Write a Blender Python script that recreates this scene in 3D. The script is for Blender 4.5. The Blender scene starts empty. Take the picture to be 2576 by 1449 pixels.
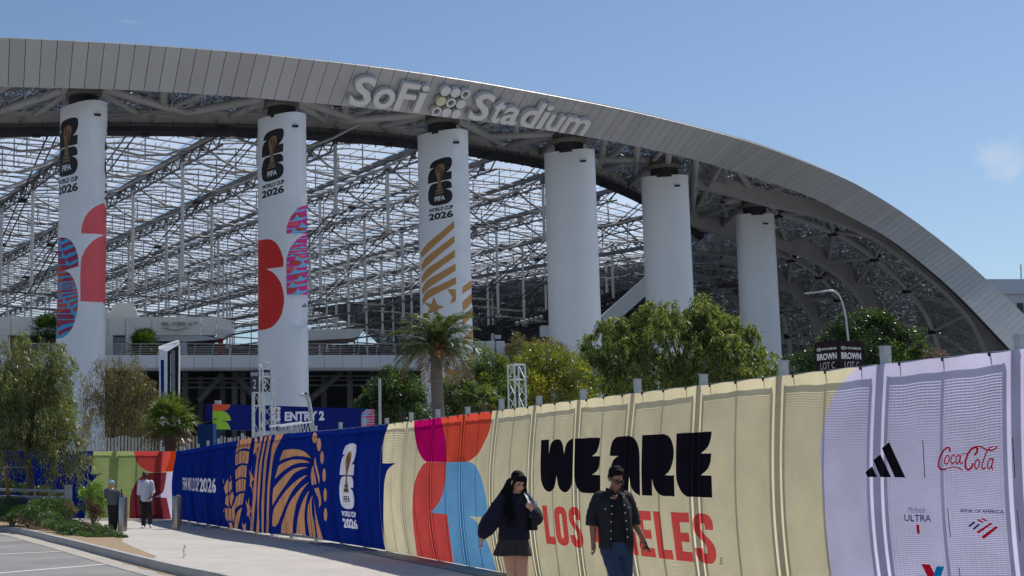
import bpy, bmesh, math, random
import numpy as np
from mathutils import Vector, Matrix
from mathutils.geometry import delaunay_2d_cdt

random.seed(7)
RNG = np.random.default_rng(7)
scene = bpy.context.scene
COL = scene.collection
R = math.radians

# ------------------------------------------------------------------ camera
# the photograph is read in units of a 2576 x 1449 picture; its optical axis lies left of the middle (a cropped frame)
F, X0, Y0, HZ, CAMZ = 3578.0, 560.0, 724.5, 1195.0, 1.6
PITCH = math.atan((HZ - Y0) / F)
cam_d = bpy.data.cameras.new('camera')
cam = bpy.data.objects.new('camera', cam_d)
COL.objects.link(cam)
cam_d.sensor_width = 36.0
cam_d.lens = 36.0 * F / 2576.0
cam_d.shift_x = (1288.0 - X0) / 2576.0
cam_d.clip_start = 0.1
cam_d.clip_end = 6000
cam.location = (0, 0, CAMZ)
cam.rotation_euler = (R(90) + PITCH, 0, 0)
scene.camera = cam

# ------------------------------------------------------------------ light
SUN = Vector((0.61, 0.45, 1.0)).normalized()
SUN_EL = math.asin(SUN.z)
SUN_AZ = math.atan2(SUN.x, SUN.y)
world = bpy.data.worlds.new('World')
scene.world = world
world.use_nodes = True
wn = world.node_tree
wn.nodes.clear()
w_out = wn.nodes.new('ShaderNodeOutputWorld')
w_bg = wn.nodes.new('ShaderNodeBackground')
w_sky = wn.nodes.new('ShaderNodeTexSky')
w_sky.sky_type = 'NISHITA'
w_sky.sun_disc = False
w_sky.sun_elevation = SUN_EL
w_sky.sun_rotation = SUN_AZ
w_sky.altitude = 50
w_sky.air_density = 1.0
w_sky.dust_density = 0.5
w_sky.ozone_density = 4.0
w_bg.inputs['Strength'].default_value = 0.10
# thin wisps of cloud, low over the whole sky
w_tc = wn.nodes.new('ShaderNodeTexCoord')
w_map = wn.nodes.new('ShaderNodeMapping')
w_map.inputs['Scale'].default_value = (5.0, 5.0, 14.0)
w_noise = wn.nodes.new('ShaderNodeTexNoise')
w_noise.inputs['Scale'].default_value = 1.7
w_noise.inputs['Detail'].default_value = 8.0
w_noise.inputs['Roughness'].default_value = 0.62
w_ramp = wn.nodes.new('ShaderNodeValToRGB')
w_ramp.color_ramp.elements[0].position = 0.65
w_ramp.color_ramp.elements[1].position = 0.84
w_ramp.color_ramp.elements[1].color = (0.5, 0.5, 0.5, 1)
w_mix = wn.nodes.new('ShaderNodeMixRGB')
w_mix.inputs['Color2'].default_value = (7.5, 7.8, 8.4, 1)
wn.links.new(w_tc.outputs['Generated'], w_map.inputs['Vector'])
wn.links.new(w_map.outputs['Vector'], w_noise.inputs['Vector'])
wn.links.new(w_noise.outputs['Fac'], w_ramp.inputs['Fac'])
# one small fair-weather cloud stands low in the right of the sky
_u, _v = (2520 - X0) / F, (Y0 - 400) / F
CLOUD = Vector((_u, math.cos(PITCH) - _v * math.sin(PITCH), math.sin(PITCH) + _v * math.cos(PITCH))).normalized()
w_dot = wn.nodes.new('ShaderNodeVectorMath')
w_dot.operation = 'DOT_PRODUCT'
w_dot.inputs[1].default_value = CLOUD
w_rng = wn.nodes.new('ShaderNodeMapRange')
w_rng.inputs['From Min'].default_value = math.cos(R(1.35))
w_rng.inputs['From Max'].default_value = 1.0
w_n2 = wn.nodes.new('ShaderNodeTexNoise')
w_n2.inputs['Scale'].default_value = 62.0
w_n2.inputs['Distortion'].default_value = 0.8
w_n2.inputs['Detail'].default_value = 7.0
w_n2.inputs['Roughness'].default_value = 0.62
w_add = wn.nodes.new('ShaderNodeMath')
w_add.operation = 'ADD'
w_r2 = wn.nodes.new('ShaderNodeMapRange')
w_r2.inputs['From Min'].default_value = 1.04
w_r2.inputs['From Max'].default_value = 1.45
w_r2.inputs['To Max'].default_value = 0.30
w_max = wn.nodes.new('ShaderNodeMath')
w_max.operation = 'MAXIMUM'
wn.links.new(w_tc.outputs['Generated'], w_dot.inputs[0])
wn.links.new(w_dot.outputs['Value'], w_rng.inputs['Value'])
wn.links.new(w_tc.outputs['Generated'], w_n2.inputs['Vector'])
wn.links.new(w_rng.outputs['Result'], w_add.inputs[0])
wn.links.new(w_n2.outputs['Fac'], w_add.inputs[1])
wn.links.new(w_add.outputs[0], w_r2.inputs['Value'])
wn.links.new(w_r2.outputs['Result'], w_max.inputs[0])
wn.links.new(w_ramp.outputs['Color'], w_max.inputs[1])
wn.links.new(w_max.outputs[0], w_mix.inputs['Fac'])
wn.links.new(w_sky.outputs['Color'], w_mix.inputs['Color1'])
wn.links.new(w_mix.outputs['Color'], w_bg.inputs['Color'])
wn.links.new(w_bg.outputs['Background'], w_out.inputs['Surface'])

sun_d = bpy.data.lights.new('sun', 'SUN')
sun_d.energy = 4.2
sun_d.angle = R(0.53)
sun_d.color = (1.0, 0.95, 0.88)
sun = bpy.data.objects.new('sun', sun_d)
COL.objects.link(sun)
sun.location = (60, 40, 120)
sun.rotation_euler = SUN.to_track_quat('Z', 'Y').to_euler()

vs = scene.view_settings
vs.view_transform = 'Standard'
vs.look = 'None'
vs.exposure = 0.0
vs.gamma = 1.0
vs.use_curve_mapping = False
scene.render.engine = 'CYCLES'
scene.cycles.use_denoising = True
scene.cycles.max_bounces = 8
scene.cycles.transparent_max_bounces = 24
scene.cycles.caustics_reflective = False
scene.cycles.caustics_refractive = False

# ------------------------------------------------------------------ picture <-> place
_s, _c = math.sin(PITCH), math.cos(PITCH)


def ray(px, py):
    u = (px - X0) / F
    v = (Y0 - py) / F
    return Vector((u, _c - v * _s, _s + v * _c))


def P(px, py, Y):
    d = ray(px, py)
    t = Y / d.y
    return Vector((d.x * t, Y, CAMZ + d.z * t))


def G(px, py, z=0.0):
    d = ray(px, py)
    t = (z - CAMZ) / d.z
    return Vector((d.x * t, d.y * t, z))


def proj(p):
    x, y, z = p[0], p[1], p[2] - CAMZ
    w = y * _c + z * _s
    v = -y * _s + z * _c
    return X0 + F * x / w, Y0 - F * v / w


def ZZ(x, y, sx, ox, oy):
    return ox + x * sx, oy + y * sx


# ------------------------------------------------------------------ materials
MATS = {}


def lin(c):
    c = c / 255.0
    return c / 12.92 if c <= 0.04045 else ((c + 0.055) / 1.055) ** 2.4


def rgb(r, g, b):
    return (lin(r), lin(g), lin(b))


def mat(name, color, rough=0.6, metal=0.0, nscale=3.0, namt=0.12, bump=0.0, bscale=40.0, spec=0.5, nscale2=0.0, namt2=0.0, stretch=None, orand=0.0):
    if name in MATS:
        return MATS[name]
    m = bpy.data.materials.new(name)
    m.use_nodes = True
    nt = m.node_tree
    b = nt.nodes['Principled BSDF']
    b.inputs['Roughness'].default_value = rough
    b.inputs['Metallic'].default_value = metal
    b.inputs['Specular IOR Level'].default_value = spec
    tc = nt.nodes.new('ShaderNodeTexCoord')
    vec = tc.outputs['Object']
    if stretch:
        mp = nt.nodes.new('ShaderNodeMapping')
        mp.inputs['Scale'].default_value = stretch
        nt.links.new(vec, mp.inputs['Vector'])
        vec = mp.outputs['Vector']
    col = None

    def layer(prev, scale, amt):
        n = nt.nodes.new('ShaderNodeTexNoise')
        n.inputs['Scale'].default_value = scale
        n.inputs['Detail'].default_value = 5
        n.inputs['Roughness'].default_value = 0.6
        nt.links.new(vec, n.inputs['Vector'])
        mr = nt.nodes.new('ShaderNodeMapRange')
        mr.inputs['From Min'].default_value = 0.3
        mr.inputs['From Max'].default_value = 0.7
        mr.inputs['To Min'].default_value = 1 - amt
        mr.inputs['To Max'].default_value = 1 + amt
        nt.links.new(n.outputs['Fac'], mr.inputs['Value'])
        mx = nt.nodes.new('ShaderNodeMixRGB')
        mx.blend_type = 'MULTIPLY'
        mx.inputs['Fac'].default_value = 1
        if prev is None:
            mx.inputs['Color1'].default_value = (*color, 1)
        else:
            nt.links.new(prev, mx.inputs['Color1'])
        nt.links.new(mr.outputs['Result'], mx.inputs['Color2'])
        return mx.outputs['Color']
    col = layer(None, nscale, namt)
    if namt2:
        col = layer(col, nscale2, namt2)
    if orand:
        oi = nt.nodes.new('ShaderNodeObjectInfo')
        mr = nt.nodes.new('ShaderNodeMapRange')
        mr.inputs['To Min'].default_value = 1 - orand
        mr.inputs['To Max'].default_value = 1 + orand
        nt.links.new(oi.outputs['Random'], mr.inputs['Value'])
        mx = nt.nodes.new('ShaderNodeMixRGB')
        mx.blend_type = 'MULTIPLY'
        mx.inputs['Fac'].default_value = 1
        nt.links.new(col, mx.inputs['Color1'])
        nt.links.new(mr.outputs['Result'], mx.inputs['Color2'])
        col = mx.outputs['Color']
    nt.links.new(col, b.inputs['Base Color'])
    if bump:
        n = nt.nodes.new('ShaderNodeTexNoise')
        n.inputs['Scale'].default_value = bscale
        n.inputs['Detail'].default_value = 4
        nt.links.new(vec, n.inputs['Vector'])
        bp = nt.nodes.new('ShaderNodeBump')
        bp.inputs['Strength'].default_value = bump
        bp.inputs['Distance'].default_value = 0.02
        nt.links.new(n.outputs['Fac'], bp.inputs['Height'])
        nt.links.new(bp.outputs['Normal'], b.inputs['Normal'])
    MATS[name] = m
    return m


def thin(name, color, trans=0.45, nscale=2.0, namt=0.08, tcol=None, gloss=0.0, clear=0.0):
    """thin sheet (fabric, leaf): part of the light passes through"""
    if name in MATS:
        return MATS[name]
    m = bpy.data.materials.new(name)
    m.use_nodes = True
    nt = m.node_tree
    nt.nodes.clear()
    out = nt.nodes.new('ShaderNodeOutputMaterial')
    tc = nt.nodes.new('ShaderNodeTexCoord')
    n = nt.nodes.new('ShaderNodeTexNoise')
    n.inputs['Scale'].default_value = nscale
    n.inputs['Detail'].default_value = 4
    nt.links.new(tc.outputs['Object'], n.inputs['Vector'])
    mr = nt.nodes.new('ShaderNodeMapRange')
    mr.inputs['From Min'].default_value = 0.3
    mr.inputs['From Max'].default_value = 0.7
    mr.inputs['To Min'].default_value = 1 - namt
    mr.inputs['To Max'].default_value = 1 + namt
    nt.links.new(n.outputs['Fac'], mr.inputs['Value'])

    def tint(c):
        mx = nt.nodes.new('ShaderNodeMixRGB')
        mx.blend_type = 'MULTIPLY'
        mx.inputs['Fac'].default_value = 1
        mx.inputs['Color1'].default_value = (*c, 1)
        nt.links.new(mr.outputs['Result'], mx.inputs['Color2'])
        return mx.outputs['Color']
    d = nt.nodes.new('ShaderNodeBsdfDiffuse')
    t = nt.nodes.new('ShaderNodeBsdfTranslucent')
    nt.links.new(tint(color), d.inputs['Color'])
    nt.links.new(tint(tcol or color), t.inputs['Color'])
    mx = nt.nodes.new('ShaderNodeMixShader')
    mx.inputs['Fac'].default_value = trans
    nt.links.new(d.outputs['BSDF'], mx.inputs[1])
    nt.links.new(t.outputs['BSDF'], mx.inputs[2])
    last = mx.outputs['Shader']
    if gloss:
        g = nt.nodes.new('ShaderNodeBsdfGlossy')
        g.inputs['Roughness'].default_value = 0.38
        g.inputs['Color'].default_value = (1, 1, 1, 1)
        m2 = nt.nodes.new('ShaderNodeMixShader')
        m2.inputs['Fac'].default_value = gloss
        nt.links.new(last, m2.inputs[1])
        nt.links.new(g.outputs['BSDF'], m2.inputs[2])
        last = m2.outputs['Shader']
    if clear:
        g = nt.nodes.new('ShaderNodeBsdfTransparent')
        m2 = nt.nodes.new('ShaderNodeMixShader')
        m2.inputs['Fac'].default_value = clear
        nt.links.new(last, m2.inputs[1])
        nt.links.new(g.outputs['BSDF'], m2.inputs[2])
        last = m2.outputs['Shader']
    nt.links.new(last, out.inputs['Surface'])
    MATS[name] = m
    return m


# ------------------------------------------------------------------ objects
def tag(o, label=None, cat=None, group=None, kind=None):
    if label:
        o['label'] = label
    if cat:
        o['category'] = cat
    if group:
        o['group'] = group
    if kind:
        o['kind'] = kind
    return o


def empty(name, loc=(0, 0, 0), rz=0.0):
    o = bpy.data.objects.new(name, None)
    o.empty_display_size = 0.2
    o.location = loc
    o.rotation_euler = (0, 0, rz)
    COL.objects.link(o)
    return o


def put(name, me, parent=None, mats=None, loc=None):
    """a mesh object in world coordinates, hung under its parent without moving"""
    if mats:
        for m in (mats if isinstance(mats, (list, tuple)) else [mats]):
            me.materials.append(m)
    o = bpy.data.objects.new(name, me)
    COL.objects.link(o)
    if loc is not None:
        o.location = loc
    if parent is not None:
        o.parent = parent
        o.matrix_parent_inverse = world_of(parent).inverted()
    return o


def world_of(o):
    M = Matrix.LocRotScale(o.location, o.rotation_euler, o.scale)
    if o.parent is not None:
        M = world_of(o.parent) @ o.matrix_parent_inverse @ M
    return M


def copy_tree(o, parent=None):
    c = o.copy()
    COL.objects.link(c)
    c.parent = parent
    for ch in o.children:
        copy_tree(ch, c)
    return c


class MB:
    def __init__(self):
        self.v, self.f, self.m = [], [], []

    def add(self, vs, fs, mi=0):
        b = len(self.v)
        self.v.extend([tuple(p) for p in vs])
        self.f.extend([tuple(i + b for i in f) for f in fs])
        self.m.extend([mi] * len(fs))

    def box(self, c, size, rz=0.0, mi=0, M=None):
        sx, sy, sz = size[0] / 2, size[1] / 2, size[2] / 2
        pts = [Vector((a * sx, b * sy, d * sz)) for a in (-1, 1) for b in (-1, 1) for d in (-1, 1)]
        M = M or Matrix.Rotation(rz, 3, 'Z')
        pts = [M @ p + Vector(c) for p in pts]
        self.add(pts, [(0, 1, 3, 2), (4, 6, 7, 5), (0, 4, 5, 1), (2, 3, 7, 6), (0, 2, 6, 4), (1, 5, 7, 3)], mi)

    def bar(self, p0, p1, w, h, mi=0, up=(0, 0, 1)):
        p0, p1 = Vector(p0), Vector(p1)
        d = (p1 - p0).normalized()
        s = d.cross(Vector(up))
        if s.length < 1e-4:
            s = d.cross(Vector((1, 0, 0)))
        s.normalize()
        u = s.cross(d).normalized()
        pts = []
        for p in (p0, p1):
            for a, b in ((-1, -1), (1, -1), (1, 1), (-1, 1)):
                pts.append(p + s * (a * w / 2) + u * (b * h / 2))
        self.add(pts, [(0, 1, 2, 3), (7, 6, 5, 4), (0, 4, 5, 1), (1, 5, 6, 2), (2, 6, 7, 3), (3, 7, 4, 0)], mi)

    def tube(self, pts, r, n=6, mi=0, caps=True):
        pts = [Vector(p) for p in pts]
        k = len(pts)
        rr = r if isinstance(r, (list, tuple)) else [r] * k
        rings = []
        prev = None
        for i, p in enumerate(pts):
            d = (pts[min(i + 1, k - 1)] - pts[max(i - 1, 0)])
            if d.length < 1e-9:
                d = Vector((0, 0, 1))
            d.normalize()
            if prev is None:
                s = d.cross(Vector((0, 0, 1)))
                if s.length < 0.05:
                    s = d.cross(Vector((1, 0, 0)))
            else:
                s = prev - d * prev.dot(d)
            s.normalize()
            prev = s
            u = d.cross(s)
            rings.append([p + (s * math.cos(2 * math.pi * j / n) + u * math.sin(2 * math.pi * j / n)) * rr[i] for j in range(n)])
        vs = [q for r_ in rings for q in r_]
        fs = []
        for i in range(k - 1):
            for j in range(n):
                a, b = i * n + j, i * n + (j + 1) % n
                fs.append((a, b, b + n, a + n))
        if caps:
            fs.append(tuple(range(n - 1, -1, -1)))
            fs.append(tuple((k - 1) * n + j for j in range(n)))
        self.add(vs, fs, mi)

    def loft(self, rings, mi=0, closed=True, caps=True):
        n = len(rings[0])
        vs = [q for r_ in rings for q in r_]
        fs = []
        for i in range(len(rings) - 1):
            for j in range(n if closed else n - 1):
                a, b = i * n + j, i * n + (j + 1) % n
                fs.append((a, b, b + n, a + n))
        if caps and closed:
            fs.append(tuple(range(n - 1, -1, -1)))
            fs.append(tuple((len(rings) - 1) * n + j for j in range(n)))
        self.add(vs, fs, mi)

    def prism(self, pts, off, mi=0):
        """polygon (3d points) pushed along off"""
        n = len(pts)
        off = Vector(off)
        a = [Vector(p) for p in pts]
        b = [p + off for p in a]
        fs = [tuple(range(n - 1, -1, -1)), tuple(range(n, 2 * n))]
        for i in range(n):
            j = (i + 1) % n
            fs.append((i, j, j + n, i + n))
        self.add(a + b, fs, mi)

    def mesh(self, name, smooth=False):
        me = bpy.data.meshes.new(name)
        me.from_pydata(self.v, [], self.f)
        if any(self.m):
            me.polygons.foreach_set('material_index', self.m)
        bm = bmesh.new()
        bm.from_mesh(me)
        bmesh.ops.recalc_face_normals(bm, faces=bm.faces)
        bm.to_mesh(me)
        bm.free()
        if smooth:
            me.polygons.foreach_set('use_smooth', [True] * len(me.polygons))
            try:
                me.set_sharp_from_angle(angle=R(38))
            except Exception:
                pass
        me.update()
        return me

    def build(self, name, mats, parent=None, smooth=False):
        return put(name, self.mesh(name, smooth), parent, mats)


# ------------------------------------------------------------------ flat print: outlines imprinted into a sheet
def sm(pts, seg=5):
    """closed outline; points are smooth unless they carry a third value (a corner)"""
    n = len(pts)
    cor = [len(p) > 2 for p in pts]
    xy = [np.array(p[:2], float) for p in pts]
    out = []
    for i in range(n):
        j = (i + 1) % n
        p1, p2 = xy[i], xy[j]
        if cor[i] and cor[j]:
            out.append(p1)
            continue
        p0 = p1 * 2 - p2 if cor[i] else xy[i - 1]
        p3 = p2 * 2 - p1 if cor[j] else xy[(j + 1) % n]
        if cor[i]:
            p0 = p1
        if cor[j]:
            p3 = p2
        for k in range(seg):
            t = k / seg
            out.append(0.5 * (2 * p1 + (p2 - p0) * t + (2 * p0 - 5 * p1 + 4 * p2 - p3) * t * t + (3 * p1 - p0 - 3 * p2 + p3) * t ** 3))
    return [tuple(p) for p in out]


def ell(cx, cy, rx, ry, n=18):
    return [(cx + rx * math.cos(2 * math.pi * i / n), cy + ry * math.sin(2 * math.pi * i / n)) for i in range(n)]


def stroke(pts, w):
    """a pen line: one small quad per segment"""
    out = []
    for (a, b) in zip(pts[:-1], pts[1:]):
        a, b = np.array(a, float), np.array(b, float)
        d = b - a
        l = np.hypot(*d)
        if l < 1e-9:
            continue
        d = d / l
        nn = np.array((-d[1], d[0])) * w / 2
        a2, b2 = a - d * w * 0.3, b + d * w * 0.3
        out.append([tuple(a2 - nn), tuple(b2 - nn), tuple(b2 + nn), tuple(a2 + nn)])
    return out


_TXT = {}


def text2d(body, bold=0.0, shear=0.0, sx=1.0):
    """glyph outlines of a line of text: (points, outline edges, triangles, box)"""
    key = (body, bold, shear)
    if key not in _TXT:
        cu = bpy.data.curves.new('lettering', 'FONT')
        cu.body = body
        cu.size = 1.0
        cu.offset = bold
        cu.shear = shear
        cu.resolution_u = 3
        ob = bpy.data.objects.new('lettering', cu)
        COL.objects.link(ob)
        bpy.context.view_layer.update()
        dg = bpy.context.evaluated_depsgraph_get()
        ev = ob.evaluated_get(dg)
        me = ev.to_mesh()
        bm = bmesh.new()
        bm.from_mesh(me)
        bmesh.ops.remove_doubles(bm, verts=bm.verts, dist=1e-4)
        bmesh.ops.triangulate(bm, faces=bm.faces)
        bm.verts.ensure_lookup_table()
        pts = np.array([(v.co.x, v.co.y) for v in bm.verts])
        edges = [(e.verts[0].index, e.verts[1].index) for e in bm.edges if len(e.link_faces) == 1]
        tris = [tuple(v.index for v in f.verts) for f in bm.faces]
        bm.free()
        ev.to_mesh_clear()
        bpy.data.objects.remove(ob)
        bpy.data.curves.remove(cu)
        _TXT[key] = (pts, edges, tris, (pts[:, 0].min(), pts[:, 1].min(), pts[:, 0].max(), pts[:, 1].max()))
    return _TXT[key]


class Print:
    """layers of print on a sheet given by its outline; colours go to material slots"""

    def __init__(self, base):
        self.mats = [base]
        self.layers = []

    def slot(self, m):
        if m not in self.mats:
            self.mats.append(m)
        return self.mats.index(m)

    def loops(self, m, loops, clip=None):
        segs = []
        for lp in loops:
            a = np.array(lp, float)
            segs.append((a, np.roll(a, -1, axis=0)))
        cl = None
        if clip is not None:
            a = np.array(clip, float)
            cl = (a, np.roll(a, -1, axis=0))
        self.layers.append((self.slot(m), segs, cl))

    def poly(self, m, pts, clip=None):
        self.loops(m, [pts], clip)

    def text(self, m, body, fn, bold=0.0, shear=0.0):
        """fn maps the unit square of the text box to the sheet"""
        pts, edges, _, (x0, y0, x1, y1) = text2d(body, bold, shear)
        q = np.array([fn((p[0] - x0) / (x1 - x0), (p[1] - y0) / (y1 - y0)) for p in pts])
        a = np.array([q[i] for i, _ in edges])
        b = np.array([q[j] for _, j in edges])
        self.layers.append((self.slot(m), [(a, b)], None))

    @staticmethod
    def inside(seg, c):
        a, b = seg
        lo = np.minimum(a.min(0), b.min(0))
        hi = np.maximum(a.max(0), b.max(0))
        res = np.zeros(len(c), bool)
        idx = np.nonzero((c[:, 0] >= lo[0]) & (c[:, 0] <= hi[0]) & (c[:, 1] >= lo[1]) & (c[:, 1] <= hi[1]))[0]
        if not len(idx):
            return res
        x, y = c[idx, 0][:, None], c[idx, 1][:, None]
        ay, by, ax, bx = a[:, 1][None], b[:, 1][None], a[:, 0][None], b[:, 0][None]
        cross = (ay > y) != (by > y)
        with np.errstate(divide='ignore', invalid='ignore'):
            xi = ax + (y - ay) * (bx - ax) / (by - ay)
        res[idx] = (np.sum(cross & (x < xi), axis=1) % 2) == 1
        return res

    def sheet(self, name, outline, grid, surf, parent=None, smooth=True):
        """outline: closed list of (u, v); grid: extra points; surf(u, v) -> point in the place"""
        V, E = [], []

        def addseg(a, b):
            base = len(V)
            V.extend([tuple(p) for p in a] + [tuple(p) for p in b])
            n = len(a)
            E.extend([(base + i, base + n + i) for i in range(n)])
        o = np.array(outline, float)
        addseg(o, np.roll(o, -1, axis=0))
        for _, segs, cl in self.layers:
            for a, b in segs:
                addseg(a, b)
            if cl is not None:
                addseg(*cl)
        V.extend([tuple(p) for p in grid])
        res = delaunay_2d_cdt([Vector(p) for p in V], E, [], 0, 1e-4)
        vv = np.array([(p.x, p.y) for p in res[0]])
        ff = np.array([f for f in res[2] if len(f) == 3])
        cc = vv[ff].mean(axis=1)
        keep = self.inside((o, np.roll(o, -1, axis=0)), cc)
        ff, cc = ff[keep], cc[keep]
        mi = np.zeros(len(ff), int)
        for s, segs, cl in self.layers:
            ins = np.zeros(len(ff), bool)
            for seg in segs:
                ins |= self.inside(seg, cc)
            if cl is not None:
                ins &= self.inside(cl, cc)
            mi[ins] = s
        used = np.unique(ff)
        remap = -np.ones(len(vv), int)
        remap[used] = np.arange(len(used))
        pts = [tuple(surf(*vv[i])) for i in used]
        me = bpy.data.meshes.new(name)
        me.from_pydata(pts, [], [tuple(int(remap[i]) for i in f) for f in ff])
        me.polygons.foreach_set('material_index', mi.tolist())
        if smooth:
            me.polygons.foreach_set('use_smooth', [True] * len(me.polygons))
        me.update()
        return put(name, me, parent, self.mats)


def quadfn(tl, tr, bl, br):
    def fn(x, y):
        return ((bl[0] * (1 - x) + br[0] * x) * (1 - y) + (tl[0] * (1 - x) + tr[0] * x) * y,
                (bl[1] * (1 - x) + br[1] * x) * (1 - y) + (tl[1] * (1 - x) + tr[1] * x) * y)
    return fn


# the tournament emblem on a unit box (x right, y up)
def _e(pts):
    return [tuple([(p[0] - 1770) / 150.0, 1 - (p[1] - 332) / 898.0] + list(p[2:])) for p in pts]


EM_TWO = sm(_e([(1783, 447, 1), (1788, 400), (1808, 350), (1850, 332), (1890, 334), (1915, 358), (1920, 420), (1915, 480), (1900, 530), (1885, 553, 1), (1917, 553, 1), (1915, 667, 1), (1770, 667, 1), (1773, 560), (1787, 480), (1812, 447, 1)]))
EM_SIX = sm(_e([(1772, 790), (1788, 705), (1815, 685), (1885, 683), (1905, 700), (1915, 740), (1915, 797, 1), (1880, 800, 1), (1905, 830), (1917, 880), (1915, 960), (1895, 1010), (1860, 1023), (1810, 1020), (1780, 980), (1770, 900), (1770, 840)]))
EM_CUP = sm(_e([(1850, 413), (1872, 430), (1877, 480), (1868, 560), (1855, 640), (1855, 720), (1862, 780), (1868, 852, 1), (1813, 852, 1), (1825, 780), (1832, 720), (1830, 620), (1820, 520), (1828, 450)]))
EM_B1 = _e([(1825, 770), (1860, 770), (1863, 790), (1822, 790)])
EM_B2 = _e([(1820, 815), (1865, 815), (1866, 835), (1816, 835)])


def emblem(pr, fn, m_body, m_fifa, m_text, m_gold, m_green, m_dark=None, tiny=False):
    mp = lambda pts: [fn(x, y) for x, y in pts]
    pr.poly(m_body, mp(EM_TWO))
    pr.poly(m_body, mp(EM_SIX))
    pr.poly(m_gold, mp(EM_CUP))
    if m_dark:
        pr.poly(m_dark, mp(sm(_e([(1858, 470), (1866, 520), (1858, 600), (1846, 690), (1848, 560)]))))
        pr.poly(m_dark, mp(sm(_e([(1838, 450), (1848, 440), (1846, 500), (1836, 540), (1832, 490)]))))
    pr.poly(m_green, mp(EM_B1))
    pr.poly(m_green, mp(EM_B2))
    sub = lambda x0, y0, x1, y1: (lambda x, y: fn(*[(x0 + (x1 - x0) * x - 1770) / 150.0, 1 - (y1 + (y0 - y1) * y - 332) / 898.0]))
    pr.text(m_fifa, 'FIFA', sub(1812, 886, 1876, 958), bold=0.03)
    pr.text(m_text, 'WORLD CUP', sub(1772, 1050, 1920, 1108), bold=0.055)
    pr.text(m_text, '2026', sub(1770, 1126, 1920, 1230), bold=0.045)

# ================================================================== the ground
m_conc = mat('sidewalk_concrete', rgb(187, 181, 173), 0.9, nscale=0.45, namt=0.09, bump=0.12, bscale=60, nscale2=2.6, namt2=0.08)
m_plaza = mat('plaza_paving', rgb(170, 165, 158), 0.9, nscale=0.4, namt=0.08)
m_kerb = mat('kerb_concrete', rgb(176, 172, 166), 0.9, orand=0.06, nscale=2.0, namt=0.10, bump=0.15, bscale=50, nscale2=22, namt2=0.06)
m_gutter = mat('gutter_concrete', rgb(176, 168, 158), 0.9, nscale=1.2, namt=0.10, bump=0.1, bscale=70)
m_asph = mat('asphalt', rgb(136, 134, 132), 0.95, nscale=0.5, namt=0.2, bump=0.35, bscale=90, nscale2=60, namt2=0.28)
m_paint = mat('road_paint', rgb(225, 224, 220), 0.8, nscale=8, namt=0.10)
m_soil = mat('planter_mulch', rgb(158, 136, 110), 1.0, nscale=4, namt=0.18, bump=0.5, bscale=45, nscale2=30, namt2=0.3)
m_ground = mat('far_ground', rgb(114, 117, 122), 0.95, nscale=0.05, namt=0.1)


def sheet_poly(name, pts, m, depth=0.0):
    b = MB()
    pts = [Vector(p) for p in pts]
    if depth:
        b.prism(pts, (0, 0, -depth))
    else:
        b.add(pts, [tuple(range(len(pts)))])
    return tag(b.build(name, m), kind='structure')


def crom(pts, per=8):
    pts = [Vector(p) for p in pts]
    out = []
    for i in range(len(pts) - 1):
        p0, p1, p2 = pts[max(i - 1, 0)], pts[i], pts[i + 1]
        p3 = pts[min(i + 2, len(pts) - 1)]
        for k in range(per):
            t = k / per
            out.append(0.5 * (2 * p1 + (p2 - p0) * t + (2 * p0 - 5 * p1 + 4 * p2 - p3) * t * t + (3 * p1 - p0 - 3 * p2 + p3) * t ** 3))
    out.append(pts[-1])
    return out


sheet_poly('ground', [(-2500, -600, -0.165), (2500, -600, -0.165), (2500, 5000, -0.165), (-2500, 5000, -0.165)], m_ground)
sheet_poly('plaza', [(-120, 57.5, 0.004), (110, 57.5, 0.004), (110, 134, 0.004), (-120, 134, 0.004)], mat('plaza_concrete', rgb(184, 183, 181), 0.9, nscale=0.3, namt=0.08))
KP = crom([(-24, 72, 0), (-13.5, 58, 0), (-7.01, 45.36, 0), (-4.22, 37.07, 0), (-2.59, 31.52, 0), (-1.02, 26.21, 0), (0.02, 23.14, 0), (1.0, 19.0, 0), (1.7, 12, 0), (2.0, 4, 0), (2.1, -8, 0)], 10)


def resample(pts, step):
    out = [pts[0]]
    acc = 0.0
    for a, b in zip(pts[:-1], pts[1:]):
        l = (b - a).length
        if l < 1e-9:
            continue
        pos = 0.0
        while acc + (l - pos) >= step:
            pos += step - acc
            out.append(a + (b - a) * (pos / l))
            acc = 0.0
        acc += l - pos
    return out


KP = resample(KP, 0.4)


def off_path(path, d):
    out = []
    for i, p in enumerate(path):
        t = (path[min(i + 1, len(path) - 1)] - path[max(i - 1, 0)]).normalized()
        out.append(p + Vector((-t.y, t.x, 0)) * d)
    return out


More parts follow.
